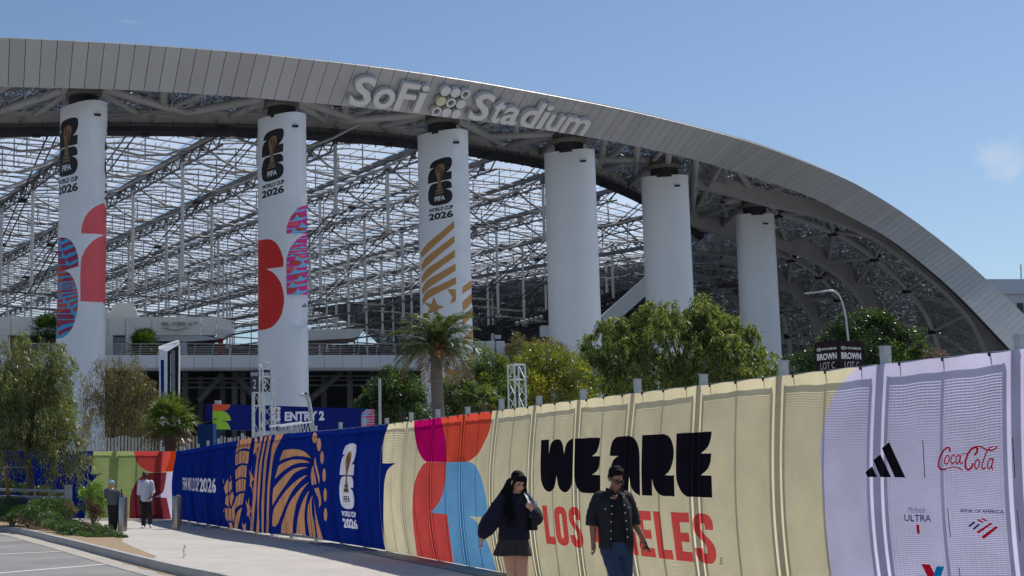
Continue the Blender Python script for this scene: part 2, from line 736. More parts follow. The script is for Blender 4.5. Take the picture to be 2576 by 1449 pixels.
ki = off_path(KP, 0.16)      # kerb's inner edge (towards the fence)
sheet_poly('sidewalk', [p + Vector((0, 0, 0)) for p in off_path(KP, 0.15)] + [Vector((30, -8, 0)), Vector((30, 112, 0)), Vector((-90, 112, 0)), Vector((-90, 72, 0))], m_conc, 0.15)
gut = off_path(KP, -0.55)
b = MB()
for i in range(len(KP) - 1):
    lift = Vector((0, 0, -0.148))
    b.add([KP[i] + lift, gut[i] + lift, gut[i + 1] + lift, KP[i + 1] + lift], [(0, 1, 2, 3)])
tag(b.build('gutter', m_gutter), kind='structure')
sheet_poly('road', [p + Vector((0, 0, -0.156)) for p in off_path(KP, -0.4)] + [Vector((-60, -8, -0.156)), Vector((-60, 72, -0.156))], m_asph)
kerb = tag(empty('kerb', tuple(KP[40])), kind='structure')
for a in range(0, len(KP) - 8, 8):
    seg = KP[a:a + 9]
    inn = ki[a:a + 9]
    rings = []
    for j, (p, q) in enumerate(zip(seg, inn)):
        e = 0.012 if j in (0, 8) else 0.0
        t = (seg[min(j + 1, 8)] - seg[max(j - 1, 0)]).normalized() * (e if j == 0 else -e)
        w = (q - p)
        rings.append([p + t + Vector((0, 0, -0.16)), p + w * 0.06 + t + Vector((0, 0, -0.02)), p + w * 0.16 + t + Vector((0, 0, 0.012)), q + t + Vector((0, 0, 0.012)), q + t + Vector((0, 0, -0.16))])
    b = MB()
    b.loft(rings)
    b.build('kerb_stone', m_kerb, kerb)
# painted parking lines
for k, ((x0, y0), (x1, y1)) in enumerate([((-40, 1362), (62, 1357)), ((-60, 1397), (168, 1386)), ((-80, 1448), (290, 1417)), ((-60, 1530), (420, 1475))]):
    a, c = G(x0, y0, -0.152), G(x1, y1, -0.152)
    d = (c - a).normalized()
    s_ = Vector((-d.y, d.x, 0)) * 0.06
    sheet_poly('road_marking', [a - s_, c - s_, c + s_, a + s_], m_paint)
# the planting bed beside the kerb
pin = [p + Vector((0, 0, 0.006)) for p in off_path(KP, 0.17)]
i0 = min(range(len(pin)), key=lambda i: abs(pin[i].y - 28.0))
i1 = min(range(len(pin)), key=lambda i: abs(pin[i].y - 60.0))
bed = list(reversed(pin[i1:i0 + 1]))
bed = bed + [Vector((-18, 60, 0.006)), Vector((-5.2, 51.0, 0.006)), Vector((-4.2, 48.7, 0.006)), Vector((-3.3, 42.0, 0.006)), Vector((-2.55, 37.5, 0.006)), Vector((-2.45, 35.0, 0.006)), Vector((-1.95, 32.0, 0.006)), Vector((-1.3, 28.6, 0.006))]
sheet_poly('planting_bed', bed, m_soil)
# windblown sand in the gutter
b = MB()
gs = off_path(KP, -0.02)
g2 = off_path(KP, -0.22)
for i in range(len(KP) - 1):
    if 22 < KP[i].y < 31:
        f = math.sin((KP[i].y - 22) / 9 * math.pi) ** 0.6 * (0.7 + 0.3 * math.sin(i * 1.7))
        f2 = math.sin((KP[i + 1].y - 22) / 9 * math.pi) ** 0.6 * (0.7 + 0.3 * math.sin(i * 1.7 + 1.7)) if 22 < KP[i + 1].y < 31 else 0
        l = Vector((0, 0, -0.143))
        b.add([gs[i] + l, gs[i] + (g2[i] - gs[i]) * f + l, gs[i + 1] + (g2[i + 1] - gs[i + 1]) * f2 + l, gs[i + 1] + l], [(0, 1, 2, 3)])
tag(b.build('gutter_sand', m_soil), kind='structure')
# saw-cut joints are real gaps: the walk is laid as slabs on the base sheet
m_joint = mat('walk_joint', rgb(120, 113, 106), 0.95)
for kx, yy in enumerate((16.5, 20.2, 24.0, 27.8, 31.6, 35.4, 39.2, 43.0, 46.8)):
    i = min(range(len(ki)), key=lambda j: abs(ki[j].y - yy))
    t = (KP[i + 1] - KP[i - 1]).normalized()
    n_ = Vector((-t.y, t.x, 0))
    if n_.x < 0:
        n_ = -n_
    a = ki[i] + n_ * 0.02 + Vector((0, 0, 0.004))
    c = a + n_ * (4.2 if yy < 34 else 3.6)
    sheet_poly('walk_joint', [a - t * 0.006, c - t * 0.006, c + t * 0.006, a + t * 0.006], m_joint)

# ================================================================== the fence and its banners
m_galv = mat('galvanised_steel', rgb(178, 180, 182), 0.45, 0.6, nscale=10, namt=0.12)
m_wire = mat('fence_mesh_grey', rgb(120, 122, 124), 0.6, 0.3, nscale=6, namt=0.1)
m_tie = mat('cable_tie_black', rgb(25, 25, 27), 0.5)
m_plate = mat('steel_ground_plate', rgb(120, 124, 128), 0.6, 0.4, nscale=3, namt=0.2)


class Path:
    def __init__(self, pts, h, bulge, flip=1.0, fold=0.0025):
        self.p = resample(crom([(x, y, 0) for x, y in pts], 12), 0.1)
        self.L = 0.1 * (len(self.p) - 1)
        self.h, self.bulge, self.flip, self.fold = h, bulge, flip, fold

    def base(self, u):
        i = min(max(u / 0.1, 0), len(self.p) - 1.0001)
        k = int(i)
        t = (self.p[k + 1] - self.p[k]).normalized()
        return self.p[k] + (self.p[k + 1] - self.p[k]) * (i - k), t, Vector((-t.y, t.x, 0)) * self.flip

    def S(self, u, v, extra=0.0):
        p, t, n = self.base(u)
        w = min(max(v / self.h(u), 0), 1)
        prof = math.sin(math.pi * w ** 0.92) if 0 < w < 1 else 0.0
        o = 0.035 + self.bulge * prof * (0.8 + 0.2 * math.sin(u * 1.3 + 1.0))
        o += self.fold * math.sin(u * 14.3 + 0.8 * math.sin(v * 1.7)) * (0.35 + 0.65 * w) + self.fold * 0.8 * math.sin(u * 6.1 + v * 0.5)
        sag = 0.006 * math.sin(u * 11.0) * (w > 0.97)
        return p + n * (o + extra) + Vector((0, 0, v + sag))

    def uv(self, px, py):
        if not hasattr(self, 'tab'):
            self.tab = [(k * 0.25, proj(self.S(k * 0.25, 1.3))[0]) for k in range(int(self.L / 0.25) + 1)]
        u = min(self.tab, key=lambda a: abs(a[1] - px))[0]
        v = 1.3
        for _ in range(14):
            a = proj(self.S2(u, v))
            ex, ey = px - a[0], py - a[1]
            if abs(ex) + abs(ey) < 0.05:
                break
            du = proj(self.S2(u + 0.02, v))
            dv = proj(self.S2(u, v + 0.02))
            A = np.array([[(du[0] - a[0]) / 0.02, (dv[0] - a[0]) / 0.02], [(du[1] - a[1]) / 0.02, (dv[1] - a[1]) / 0.02]])
            try:
                s = np.linalg.solve(A, (ex, ey))
            except Exception:
                break
            u += float(np.clip(s[0], -1.5, 1.5))
            v += float(np.clip(s[1], -0.8, 0.8))
        return (u, v)

    def S2(self, u, v):
        """the sheet without its small folds, carried on past its ends"""
        uu = min(max(u, 0), self.L - 0.01)
        p, t, n = self.base(uu)
        w = min(max(v / self.h(uu), 0), 1)
        prof = math.sin(math.pi * w ** 0.92) if 0 < w < 1 else 0.0
        o = 0.035 + self.bulge * prof * (0.8 + 0.2 * math.sin(uu * 1.3 + 1.0))
        return p + t * (u - uu) + n * o + Vector((0, 0, v))


def h_main(u):
    return 2.66 - 0.20 * min(max((u - 31.0) / 12.0, 0), 1)


FM = Path([(7.75, 8.6), (7.3, 10.3), (6.84, 12.1), (6.30, 14.3), (5.68, 17.4), (5.07, 20.7), (4.53, 24.1), (3.45, 30.3), (2.63, 34.0), (1.38, 38.0), (-0.24, 45.3), (-1.66, 52.1)], h_main, 0.19)
FG = Path([(-1.66, 52.3), (-5, 52.35), (-9, 52.2), (-15.5, 52.6)], lambda u: 2.46, 0.05, 1.0)


def build_fence(path, u0, u1, pitch, label, name, dense_until):
    fe = tag(empty(name, tuple(path.base((u0 + u1) / 2)[0])), label, 'fence')
    post = MB()
    post.box((0, 0, 1.42), (0.075, 0.075, 2.84))
    post.box((0, 0, 2.845), (0.085, 0.085, 0.012))
    pm = post.mesh('post')
    n = int((u1 - u0) / pitch) + 1
    prev = None
    for k in range(n):
        u = u0 + k * pitch
        p, t, nn = path.base(u)
        c = p - nn * 0.055
        o = put('post', pm, fe, m_galv if not pm.materials else None)
        ang = math.atan2(t.y, t.x)
        hz = (path.h(u) + 0.17 + 0.03 * math.sin(k * 2.3)) / 2.85
        o.matrix_parent_inverse = world_of(fe).inverted()
        o.location = c
        o.rotation_euler = (0, 0, ang)
        o.scale = (1, 1, hz)
        if prev is not None:
            ua, ub = prev + 0.122, u - 0.122
            pa, ta, na = path.base(ua)
            pb, tb, nb = path.base(ub)
            pa, pb = pa - na * 0.05, pb - nb * 0.05
            h = path.h(u) + 0.006
            fr = MB()
            for q in (pa, pb):
                fr.bar(q + Vector((0, 0, 0.05)), q + Vector((0, 0, h)), 0.045, 0.03, up=ta)
            mid = (pa + pb) / 2
            fr.bar(mid + Vector((0, 0, 0.05)), mid + Vector((0, 0, h)), 0.04, 0.025, up=ta)
            fr.bar(pa + Vector((0, 0, h)), pb + Vector((0, 0, h)), 0.018, 0.026)
            fr.bar(pa + Vector((0, 0, 0.07)), pb + Vector((0, 0, 0.07)), 0.035, 0.05)
            f_o = fr.build('panel_frame', m_galv, fe)
            ms = MB()
            step = 0.020 if u < dense_until else 0.04
            z = 0.10
            while z < h - 0.02:
                ms.bar(pa + Vector((0, 0, z)), pb + Vector((0, 0, z)), 0.003, step * 0.38)
                z += step
            if u < dense_until:
                kk = 26
                for j in range(1, kk):
                    q = pa + (pb - pa) * (j / kk)
                    ms.bar(q + na * 0.006 + Vector((0, 0, 0.1)), q + na * 0.006 + Vector((0, 0, h)), 0.002, 0.0025, up=ta)
            ms.build('wire_mesh', m_wire, f_o)
        # foot plate
        fo = MB()
        fo.box((0, 0, 0.006), (0.22, 0.30, 0.012))
        q = p - nn * 0.055
        M = Matrix.Rotation(ang, 3, 'Z')
        fo.v = [tuple(M @ Vector(a) + q) for a in fo.v]
        fo.build('foot_plate', m_galv, o)
        prev = u
    return fe


fence = build_fence(FM, 0.35, FM.L - 0.3, 1.68, 'galvanised panel fence running behind the long curved printed banners', 'panel_fence', 22.0)
fence2 = build_fence(FG, 0.5, FG.L - 0.3, 1.68, 'galvanised panel fence crossing the walk behind the green banner', 'panel_fence', 0.0)

TR = 0.74
c_cream = thin('fabric_cream', rgb(242, 230, 192), TR)
c_lav = thin('fabric_lavender', rgb(222, 218, 248), TR)
c_blue = thin('fabric_blue', rgb(20, 42, 128), 0.45)
c_black = thin('fabric_black', rgb(30, 27, 36), 0.35)
c_red = thin('fabric_red', rgb(236, 92, 86), TR)
c_red2 = thin('fabric_orange_red', rgb(238, 92, 70), TR)
c_mag = thin('fabric_magenta', rgb(205, 15, 110), TR)
c_sky = thin('fabric_sky_blue', rgb(120, 184, 232), TR)
c_bronze = thin('fabric_bronze', rgb(206, 152, 112), 0.5)
c_white = thin('fabric_white', rgb(226, 226, 240), 0.55)
c_gold = thin('fabric_gold', rgb(160, 118, 84), 0.5)
c_dgold = thin('fabric_dark_gold', rgb(110, 68, 42), 0.5)
c_green = thin('fabric_dark_green', rgb(30, 80, 75), 0.4)
c_navy = thin('fabric_navy', rgb(30, 46, 110), 0.4)
c_crim = thin('fabric_crimson', rgb(200, 25, 50), 0.5)
c_lime = thin('fabric_green', rgb(196, 214, 138), 0.65)
c_maroon = thin('fabric_maroon', rgb(150, 60, 72), 0.6)
c_orange = thin('fabric_orange', rgb(225, 78, 28), 0.5)
c_azure = thin('fabric_azure', rgb(20, 130, 190), 0.5)
c_grey = thin('fabric_grey_print', rgb(90, 100, 150), 0.45)


def grid_pts(path, u0, u1, du, dv):
    g = []
    nu = int((u1 - u0) / du)
    for i in range(1, nu):
        u = u0 + (u1 - u0) * i / nu
        h = path.h(u)
        nv = int(h / dv)
        for j in range(1, nv):
            g.append((u, h * j / nv + 0.001 * ((i * 7 + j * 3) % 5)))
    return g


def outline(path, u0, u1, du, bottom=0.03, dv=0.2):
    n = int((u1 - u0) / du)
    us = [u0 + (u1 - u0) * i / n for i in range(n + 1)]
    lo = [(u, bottom(u) if callable(bottom) else bottom) for u in us]
    hi = [(u, path.h(u)) for u in reversed(us)]
    k = int(path.h(u0) / dv)
    return lo + [(u1, path.h(u1) * j / k) for j in range(1, k)] + hi + [(u0, path.h(u0) * (1 - j / k)) for j in range(1, k)]


def FU(pts, path=FM):
    return [path.uv(p[0], p[1]) for p in pts]


def pxq(path, tl, tr, bl, br):
    return quadfn(path.uv(*tl), path.uv(*tr), path.uv(*bl), path.uv(*br))


def scaled(pts, s, ox, oy):
    return [tuple([ox + p[0] * s, oy + p[1] * s] + list(p[2:])) for p in pts]


# ---- the cream and lavender banner (nearest)
zA = lambda pts: scaled(pts, 0.26036, 1339.6, 1069.1)
zB = lambda pts: scaled(pts, 0.25346, 2138.3, 1081.7)
z6 = lambda pts: scaled(pts, 0.2881, 943.4, 1031.4)
z5 = lambda pts: scaled(pts, 0.2084, 540.9, 1069.1)
z4 = lambda pts: scaled(pts, 0.2387, 440.2, 1037.7)
z2 = lambda pts: scaled(pts, 0.2621, 0.0, 1069.1)
u_seam = FM.uv(955, 1220)[0]

pr = Print(c_cream)
pr.poly(c_blue, FU(sm(z6([(-200, 60, 1), (135, 95, 1), (95, 190), (72, 280), (65, 360), (65, 465, 1), (180, 465, 1), (120, 510), (90, 590), (77, 720), (75, 1000), (84, 1280, 1), (-200, 1280, 1)]))))
pr.poly(c_mag, FU(sm(z6([(338, 60, 1), (566, 40, 1), (600, 180), (618, 300), (622, 455, 1), (455, 455, 1), (410, 420), (370, 330), (345, 200)]))))
pr.poly(c_red2, FU(sm(z6([(566, 40, 1), (1030, -30, 1), (1005, 150), (960, 270), (900, 380), (830, 440), (790, 452, 1), (622, 455, 1), (618, 300), (600, 180)]))))
pr.poly(c_red, FU(sm(z6([(455, 458, 1), (622, 455, 1), (615, 600), (590, 730), (550, 820), (485, 895, 1), (560, 905), (630, 912, 1), (640, 1000), (660, 1150), (690, 1380, 1), (376, 1330, 1), (345, 1100), (328, 900), (330, 750), (345, 640), (380, 540), (420, 475)]))))
pr.poly(c_sky, FU(sm(z6([(622, 455, 1), (820, 452, 1), (870, 480), (920, 570), (950, 680), (975, 790), (990, 937, 1), (815, 930, 1), (870, 960), (930, 1050), (990, 1180), (1030, 1290), (1075, 1450, 1), (700, 1400, 1), (660, 1150), (640, 1000), (630, 912, 1), (560, 905), (485, 895, 1), (550, 820), (590, 730), (615, 600)]))))
WE = [
    [(85, 145, 1), (158, 142, 1), (157, 278, 1), (172, 195), (203, 150), (240, 137), (275, 152), (297, 205), (307, 280, 1), (325, 195), (355, 148), (391, 129, 1), (390, 300), (385, 500), (375, 580), (350, 630), (318, 652), (280, 635), (250, 590), (232, 490, 1), (222, 560), (205, 615), (170, 643), (130, 635), (100, 590), (82, 520), (78, 400), (80, 300)],
    [(408, 130, 1), (656, 121, 1), (645, 190), (620, 260), (575, 302, 1), (653, 302, 1), (648, 380), (625, 440), (576, 482, 1), (655, 485, 1), (655, 664, 1), (475, 655, 1), (440, 620), (412, 560), (402, 480), (402, 350)],
    [(743, 299, 1), (750, 230), (770, 160), (800, 125), (835, 110, 1), (940, 105, 1), (985, 130), (1015, 190), (1030, 270), (1034, 480), (1037, 683, 1), (985, 650), (950, 590), (935, 500, 1), (930, 600), (928, 672, 1), (800, 668, 1), (765, 600), (750, 500), (758, 400), (785, 335), (832, 299, 1)],
    [(1057, 98, 1), (1270, 87, 1), (1320, 110), (1350, 170), (1364, 260), (1355, 350), (1325, 440), (1280, 486, 1), (1366, 488, 1), (1371, 690, 1), (1260, 686, 1), (1215, 660), (1175, 600), (1153, 520, 1), (1157, 684, 1), (1055, 680, 1), (1050, 400)],
    [(1390, 82, 1), (1732, 63, 1), (1722, 140), (1690, 220), (1625, 275, 1), (1728, 275, 1), (1720, 360), (1690, 430), (1628, 485, 1), (1731, 490, 1), (1738, 702, 1), (1490, 692, 1), (1440, 650), (1405, 580), (1386, 500), (1384, 300)],
]
for w in WE:
    pr.poly(c_black, FU(sm(zA(w), 4)))
# LOS ANGELES, letter by letter: condensed heavy capitals on a unit box
CAPS = {
    'L': [[(0, 0), (1, 0), (1, .2), (.45, .2), (.45, 1), (0, 1)]],
    'O': [sm([(.5, 0), (.88, .06), (1, .22), (1, .5), (1, .78), (.88, .94), (.5, 1), (.12, .94), (0, .78), (0, .5), (0, .22), (.12, .06)], 3), sm([(.5, .19), (.6, .24), (.6, .5), (.6, .76), (.5, .81), (.4, .76), (.4, .5), (.4, .24)], 3)],
    'S': [sm([(0, .3, 1), (.4, .3, 1), (.42, .22), (.52, .19), (.6, .24), (.58, .34), (.45, .43), (.15, .56), (.03, .7), (.06, .88), (.28, .99), (.5, 1), (.8, .97), (.97, .84), (.97, .68, 1), (.6, .68, 1), (.58, .78), (.5, .81), (.4, .77), (.42, .66), (.6, .56), (.88, .44), (1, .3), (.97, .13), (.78, .02), (.5, 0), (.2, .03), (.03, .15)], 3)],
    'A': [[(0, 0), (.36, 0), (.4, .2), (.6, .2), (.64, 0), (1, 0), (.72, 1), (.28, 1)], [(.43, .37), (.57, .37), (.5, .75)]],
    'N': [[(0, 0), (.36, 0), (.36, .5), (.62, 0), (1, 0), (1, 1), (.64, 1), (.64, .5), (.38, 1), (0, 1)]],
    'G': [sm([(.97, .68, 1), (.97, .84), (.8, .97), (.5, 1), (.12, .94), (0, .78), (0, .5), (0, .22), (.12, .06), (.4, 0), (.6, .04), (.68, .1, 1), (.7, 0, 1), (1, 0, 1), (1, .52, 1), (.52, .52, 1), (.52, .35, 1), (.62, .35, 1), (.6, .24), (.5, .19), (.4, .24), (.4, .5), (.4, .76), (.5, .81), (.58, .77), (.6, .68, 1)], 3)],
    'E': [[(0, 0), (1, 0), (1, .2), (.45, .2), (.45, .4), (.92, .4), (.92, .59), (.45, .59), (.45, .8), (1, .8), (1, 1), (0, 1)]],
}


def block_text(pr, m, word, fn, adv, gap):
    tot = sum(adv[c] for c in word) + gap * (len(word) - 1)
    x = 0.0
    for ch in word:
        w = adv[ch]
        if ch in CAPS:
            lp = [[fn((x + p[0] * w) / tot, p[1]) for p in l] for l in CAPS[ch]]
            a = np.concatenate([np.array(l) for l in lp])
            bb = np.concatenate([np.roll(np.array(l), -1, axis=0) for l in lp])
            pr.layers.append((pr.slot(m), [(a, bb)], None))
        x += w + gap


ADV = {'L': .8, 'O': 1.0, 'S': 1.0, 'A': 1.05, 'N': 1.02, 'G': 1.0, 'E': .88, ' ': .25}
q = [zA([p])[0] for p in ((92, 776), (1742, 860), (134, 1146), (1790, 1352))]
block_text(pr, c_red, 'LOS ANGELES', pxq(FM, *q), ADV, 0.13)
q = [zA([p])[0] for p in ((1812, 1355), (1812, 1284), (1838, 1355), (1838, 1284))]
pr.text(c_black, 'TM', pxq(FM, q[0], q[1], q[2], q[3]), bold=0.01)
lv = [(2160, 900, 1), (2153, 927), (2119.5, 962), (2092, 1007), (2072, 1072), (2064, 1130), (2065, 1165), (2072, 1260), (2080, 1351), (2094, 1455), (2115, 1560), (2140, 1700, 1), (3100, 1900, 1), (3300, 700, 1)]
lvu = FU(sm(lv[:12], 4)[:48])
lvu = [(u, v) for u, v in lvu if -0.5 < v < 3.2]
lvu = [(lvu[0][0], 2.9)] + lvu + [(lvu[-1][0], -0.3), (-2.0, -0.3), (-2.0, 2.9)]
pr.poly(c_lav, lvu)
for bar in ([(388, 120), (550, 472), (445, 470), (316, 180)], [(303, 242), (408, 470), (305, 468), (234, 300)], [(222, 360), (271, 467), (177, 466), (153, 420)]):
    pr.poly(c_black, FU(zB(bar)))
for a, c, w in (((718, 105), (740, 475), 8), ((1612, 75), (1637, 477), 8), ((970, 775), (1000, 1060), 7), ((1660, 800), (1688, 1105), 7), ((1087, 1370), (1097, 1520), 7)):
    pr.loops(c_black, [FU(zB(l)) for l in stroke([a, c], w)])
COKE = [
    ([(992, 215), (990, 182), (968, 173), (935, 197), (900, 255), (880, 318), (880, 365), (905, 393), (950, 390)], 17),
    ([(925, 394), (975, 378), (1020, 366), (1060, 370), (1090, 382), (1117, 399)], 12),
    ([(965, 248), (943, 285), (938, 325), (958, 342), (980, 318), (988, 272), (970, 248)], 12),
    ([(1035, 262), (1030, 244), (1012, 258), (1000, 305), (1012, 338), (1040, 318)], 12),
    ([(1092, 262), (1075, 246), (1056, 270), (1048, 318), (1062, 338), (1084, 312), (1098, 250), (1090, 320), (1104, 338), (1122, 318)], 12),
    ([(1112, 242), (1160, 232)], 9),
    ([(1240, 246), (1262, 222), (1268, 185), (1244, 168), (1205, 190), (1168, 245), (1146, 315), (1148, 372), (1172, 396), (1205, 380), (1224, 335)], 20),
    ([(1222, 186), (1262, 162), (1300, 166), (1345, 192), (1395, 206), (1435, 190), (1455, 163)], 15),
    ([(1270, 288), (1246, 318), (1240, 365), (1256, 390), (1280, 362), (1288, 312), (1270, 288)], 13),
    ([(1415, 165), (1385, 178), (1350, 230), (1318, 320), (1308, 368), (1322, 390), (1345, 372)], 13),
    ([(1412, 292), (1392, 282), (1370, 312), (1364, 368), (1380, 390), (1402, 360), (1420, 282), (1404, 365), (1414, 392)], 13),
]
for pts, w in COKE:
    pr.loops(c_crim, [FU(zB(l)) for l in stroke(pts, w)])
tq = lambda a, b_, c, d: pxq(FM, *[zB([p])[0] for p in (a, b_, c, d)])
pr.text(c_grey, 'Michelob', tq((575, 762), (745, 770), (570, 818), (740, 825)), bold=0.0, shear=0.35)
pr.text(c_navy, 'ULTRA', tq((538, 838), (803, 845), (540, 904), (806, 914)), bold=0.012)
pr.text(c_navy, 'BANK OF AMERICA', tq((1098, 782), (1522, 796), (1098, 815), (1522, 832)), bold=0.02)
pr.poly(c_crim, FU(zB([(655, 940), (683, 940), (692, 1040), (678, 1025), (664, 1033)])))
for l in ([(1257, 1010), (1395, 920), (1412, 932), (1275, 1030)], [(1305, 1060), (1445, 952), (1468, 968), (1330, 1082)], [(1258, 892), (1280, 885), (1330, 915), (1310, 922)], [(1300, 878), (1320, 873), (1368, 900), (1340, 905)], [(705, 1330), (790, 1335), (885, 1520), (800, 1520)]):
    pr.poly(c_crim, FU(zB(l)))
for l in ([(1173, 952), (1230, 908), (1248, 916), (1192, 962)], [(1217, 980), (1280, 928), (1293, 938), (1235, 992)]):
    pr.poly(c_navy, FU(zB(l)))
pr.poly(c_azure, FU(zB([(860, 1350), (936, 1355), (880, 1520), (800, 1520)])))
ban1 = pr.sheet('fence_banner', outline(FM, 0.15, u_seam, 0.12), grid_pts(FM, 0.15, u_seam, 0.11, 0.17), FM.S)
tag(ban1, 'long cream and lavender fabric banner reading WE ARE LOS ANGELES on the fence', 'banner', 'printed fence banners')

# ---- the blue banner
pr = Print(c_blue)
zz = lambda pts: FU(sm(z5(pts), 4))
BR = [
    [(545, 140, 1), (578, 135, 1), (540, 330), (515, 500), (500, 700), (490, 900), (470, 1100), (460, 1360, 1), (415, 1350, 1), (435, 1150), (455, 900), (470, 700), (490, 500), (515, 330)],
    [(604, 140, 1), (626, 138, 1), (575, 400), (555, 600), (540, 800), (530, 1000), (535, 1200), (523, 1380, 1), (488, 1370, 1), (510, 1100), (508, 900), (520, 700), (535, 500), (565, 330)],
    [(646, 130, 1), (682, 120, 1), (630, 400), (612, 600), (600, 800), (590, 1000), (585, 1390, 1), (565, 1385, 1), (562, 1000), (570, 800), (580, 600), (600, 400)],
    [(738, 90, 1), (845, 80, 1), (770, 220), (715, 350), (690, 470), (680, 560), (660, 800), (650, 1100), (645, 1390, 1), (616, 1380, 1), (625, 1000), (635, 750), (655, 560), (675, 400), (690, 260), (720, 170)],
    [(825, 305, 1), (930, 290), (1040, 305), (1110, 345), (1160, 400, 1), (1060, 378), (960, 375), (860, 400), (778, 432, 1)],
    [(765, 495, 1), (850, 445), (960, 418), (1080, 425), (1148, 458, 1), (1040, 455), (940, 480), (830, 550), (722, 648, 1)],
    [(705, 765, 1), (800, 650), (900, 560), (1010, 512), (1120, 512, 1), (1020, 545), (940, 600), (840, 740), (760, 860), (690, 975, 1), (692, 870)],
    [(705, 1030), (760, 930), (850, 800), (960, 690), (1060, 622), (1118, 602, 1), (1030, 680), (930, 800), (860, 940), (800, 1090), (750, 1200), (705, 1228), (692, 1160)],
    [(800, 1420, 1), (800, 1240), (830, 1130), (890, 960), (970, 840), (1060, 740), (1135, 690, 1), (1060, 780), (1000, 900), (970, 1000), (940, 1180), (930, 1420, 1)],
    [(980, 1420, 1), (990, 1200), (1010, 1080), (1050, 940), (1100, 840), (1142, 790, 1), (1110, 880), (1085, 1000), (1078, 1150), (1102, 1420, 1)],
    [(1155, 1420, 1), (1118, 1180), (1115, 1060), (1130, 950), (1178, 842, 1), (1165, 960), (1175, 1080), (1200, 1200), (1222, 1420, 1)],
    [(1210, 385, 1), (1225, 480), (1250, 580), (1262, 660), (1255, 710, 1), (1235, 620), (1210, 520), (1198, 440)],
    [(1185, 485, 1), (1196, 560), (1192, 720, 1), (1170, 725, 1), (1155, 620), (1165, 540)],
    [(1203, 560, 1), (1215, 640), (1222, 715, 1), (1204, 718, 1), (1200, 640)],
    [(1200, 765, 1), (1250, 758, 1), (1275, 860), (1280, 950), (1253, 1000, 1), (1250, 900), (1220, 830)],
    [(1195, 880, 1), (1215, 1050), (1250, 1200), (1312, 1420, 1), (1248, 1420, 1), (1215, 1150)],
    [(285, 160, 1), (445, 140, 1), (415, 290, 1), (330, 283), (245, 340, 1)],
    [(245, 360, 1), (320, 312), (412, 320, 1), (395, 468, 1), (320, 460), (245, 492, 1)],
    [(245, 545, 1), (310, 490), (382, 490, 1), (375, 635, 1), (310, 628), (245, 660, 1)],
    [(250, 690, 1), (310, 650), (372, 660, 1), (360, 795, 1), (310, 800), (258, 815, 1)],
    [(250, 880, 1), (300, 830), (350, 825, 1), (333, 960, 1), (280, 975), (215, 1050, 1)],
    [(327, 992, 1), (300, 1110), (258, 1310, 1), (232, 1310, 1), (240, 1150), (270, 1050)],
    [(135, 680, 1), (160, 650, 1), (158, 800, 1), (135, 850, 1), (108, 760, 1)],
    [(165, 700, 1), (200, 665, 1), (205, 760, 1), (168, 830, 1)],
    [(130, 870, 1), (160, 840, 1), (165, 990, 1), (125, 950, 1)],
    [(170, 860, 1), (210, 800, 1), (230, 860, 1), (190, 990, 1)],
    [(120, 1000, 1), (150, 1010, 1), (155, 1170, 1), (125, 1120, 1)],
    [(160, 1000, 1), (195, 1010, 1), (200, 1160, 1), (165, 1150, 1)],
    [(200, 1020, 1), (235, 930, 1), (240, 1100, 1), (215, 1180, 1)],
    [(165, 1180, 1), (200, 1180, 1), (230, 1310, 1), (190, 1310, 1)],
    [(97, 660, 1), (104, 650, 1), (104, 700, 1), (96, 705, 1)], [(185, 618, 1), (193, 612, 1), (193, 650, 1), (186, 652, 1)], [(102, 1020, 1), (110, 1020, 1), (110, 1055, 1), (102, 1050, 1)],
    [(445, 470, 1), (440, 580, 1), (470, 655, 1), (440, 690, 1), (460, 840, 1), (435, 740, 1), (415, 745, 1), (425, 650, 1), (410, 540, 1), (432, 585, 1)],
    [(408, 865, 1), (412, 960, 1), (445, 1040, 1), (415, 1075, 1), (435, 1190, 1), (405, 1095, 1), (382, 1100, 1), (392, 1030, 1), (368, 905, 1), (395, 960, 1)],
    [(480, 145, 1), (500, 140, 1), (530, 240, 1), (505, 280, 1), (500, 400, 1), (490, 320, 1), (460, 360, 1), (475, 260, 1)],
    [(325, 1180, 1), (350, 1215, 1), (372, 1180, 1), (372, 1340, 1), (345, 1330, 1)],
]
for l in BR:
    pr.poly(c_bronze, zz(l))
for cx, cy, rx, ry in ((1203, 155, 32, 65), (1255, 237, 25, 80), (1292, 395, 20, 80), (1317, 605, 22, 80), (1330, 843, 21, 82), (1334, 1080, 21, 80)):
    pr.poly(c_bronze, FU(z5(ell(cx, cy, rx, ry))))
for a in ([(300, 185), (275, 520), (285, 830), (262, 1000)], [(352, 178), (318, 520), (322, 830), (300, 990)], [(398, 178), (352, 520), (345, 820)]):
    pr.loops(c_blue, [FU(z5(l)) for l in stroke(a, 6)])
q = [z4([p])[0] for p in ((80, 684), (430, 690), (84, 818), (430, 850))]
fq = pxq(FM, *q)
pr.text(c_white, 'FIFA WORLD CUP', lambda x, y: fq(x * 0.585, y), bold=0.018)
pr.text(c_white, '2026', lambda x, y: fq(0.605 + x * 0.395, y), bold=0.03)
q = [z4([p])[0] for p in ((1772, 330), (1921, 326), (1782, 1212), (1934, 1232))]
emblem(pr, pxq(FM, *q), c_white, c_black, c_white, c_gold, c_green, c_dgold)
ban2 = pr.sheet('fence_banner', outline(FM, u_seam + 0.02, FM.L - 0.12, 0.16, lambda u: 0.04 + 0.10 * math.exp(-((u - u_seam - 6.2) / 1.6) ** 2)), grid_pts(FM, u_seam + 0.02, FM.L - 0.12, 0.15, 0.24), FM.S)
tag(ban2, 'dark blue fabric banner with bronze bird pattern and FIFA WORLD CUP 2026 on the fence', 'banner', 'printed fence banners')

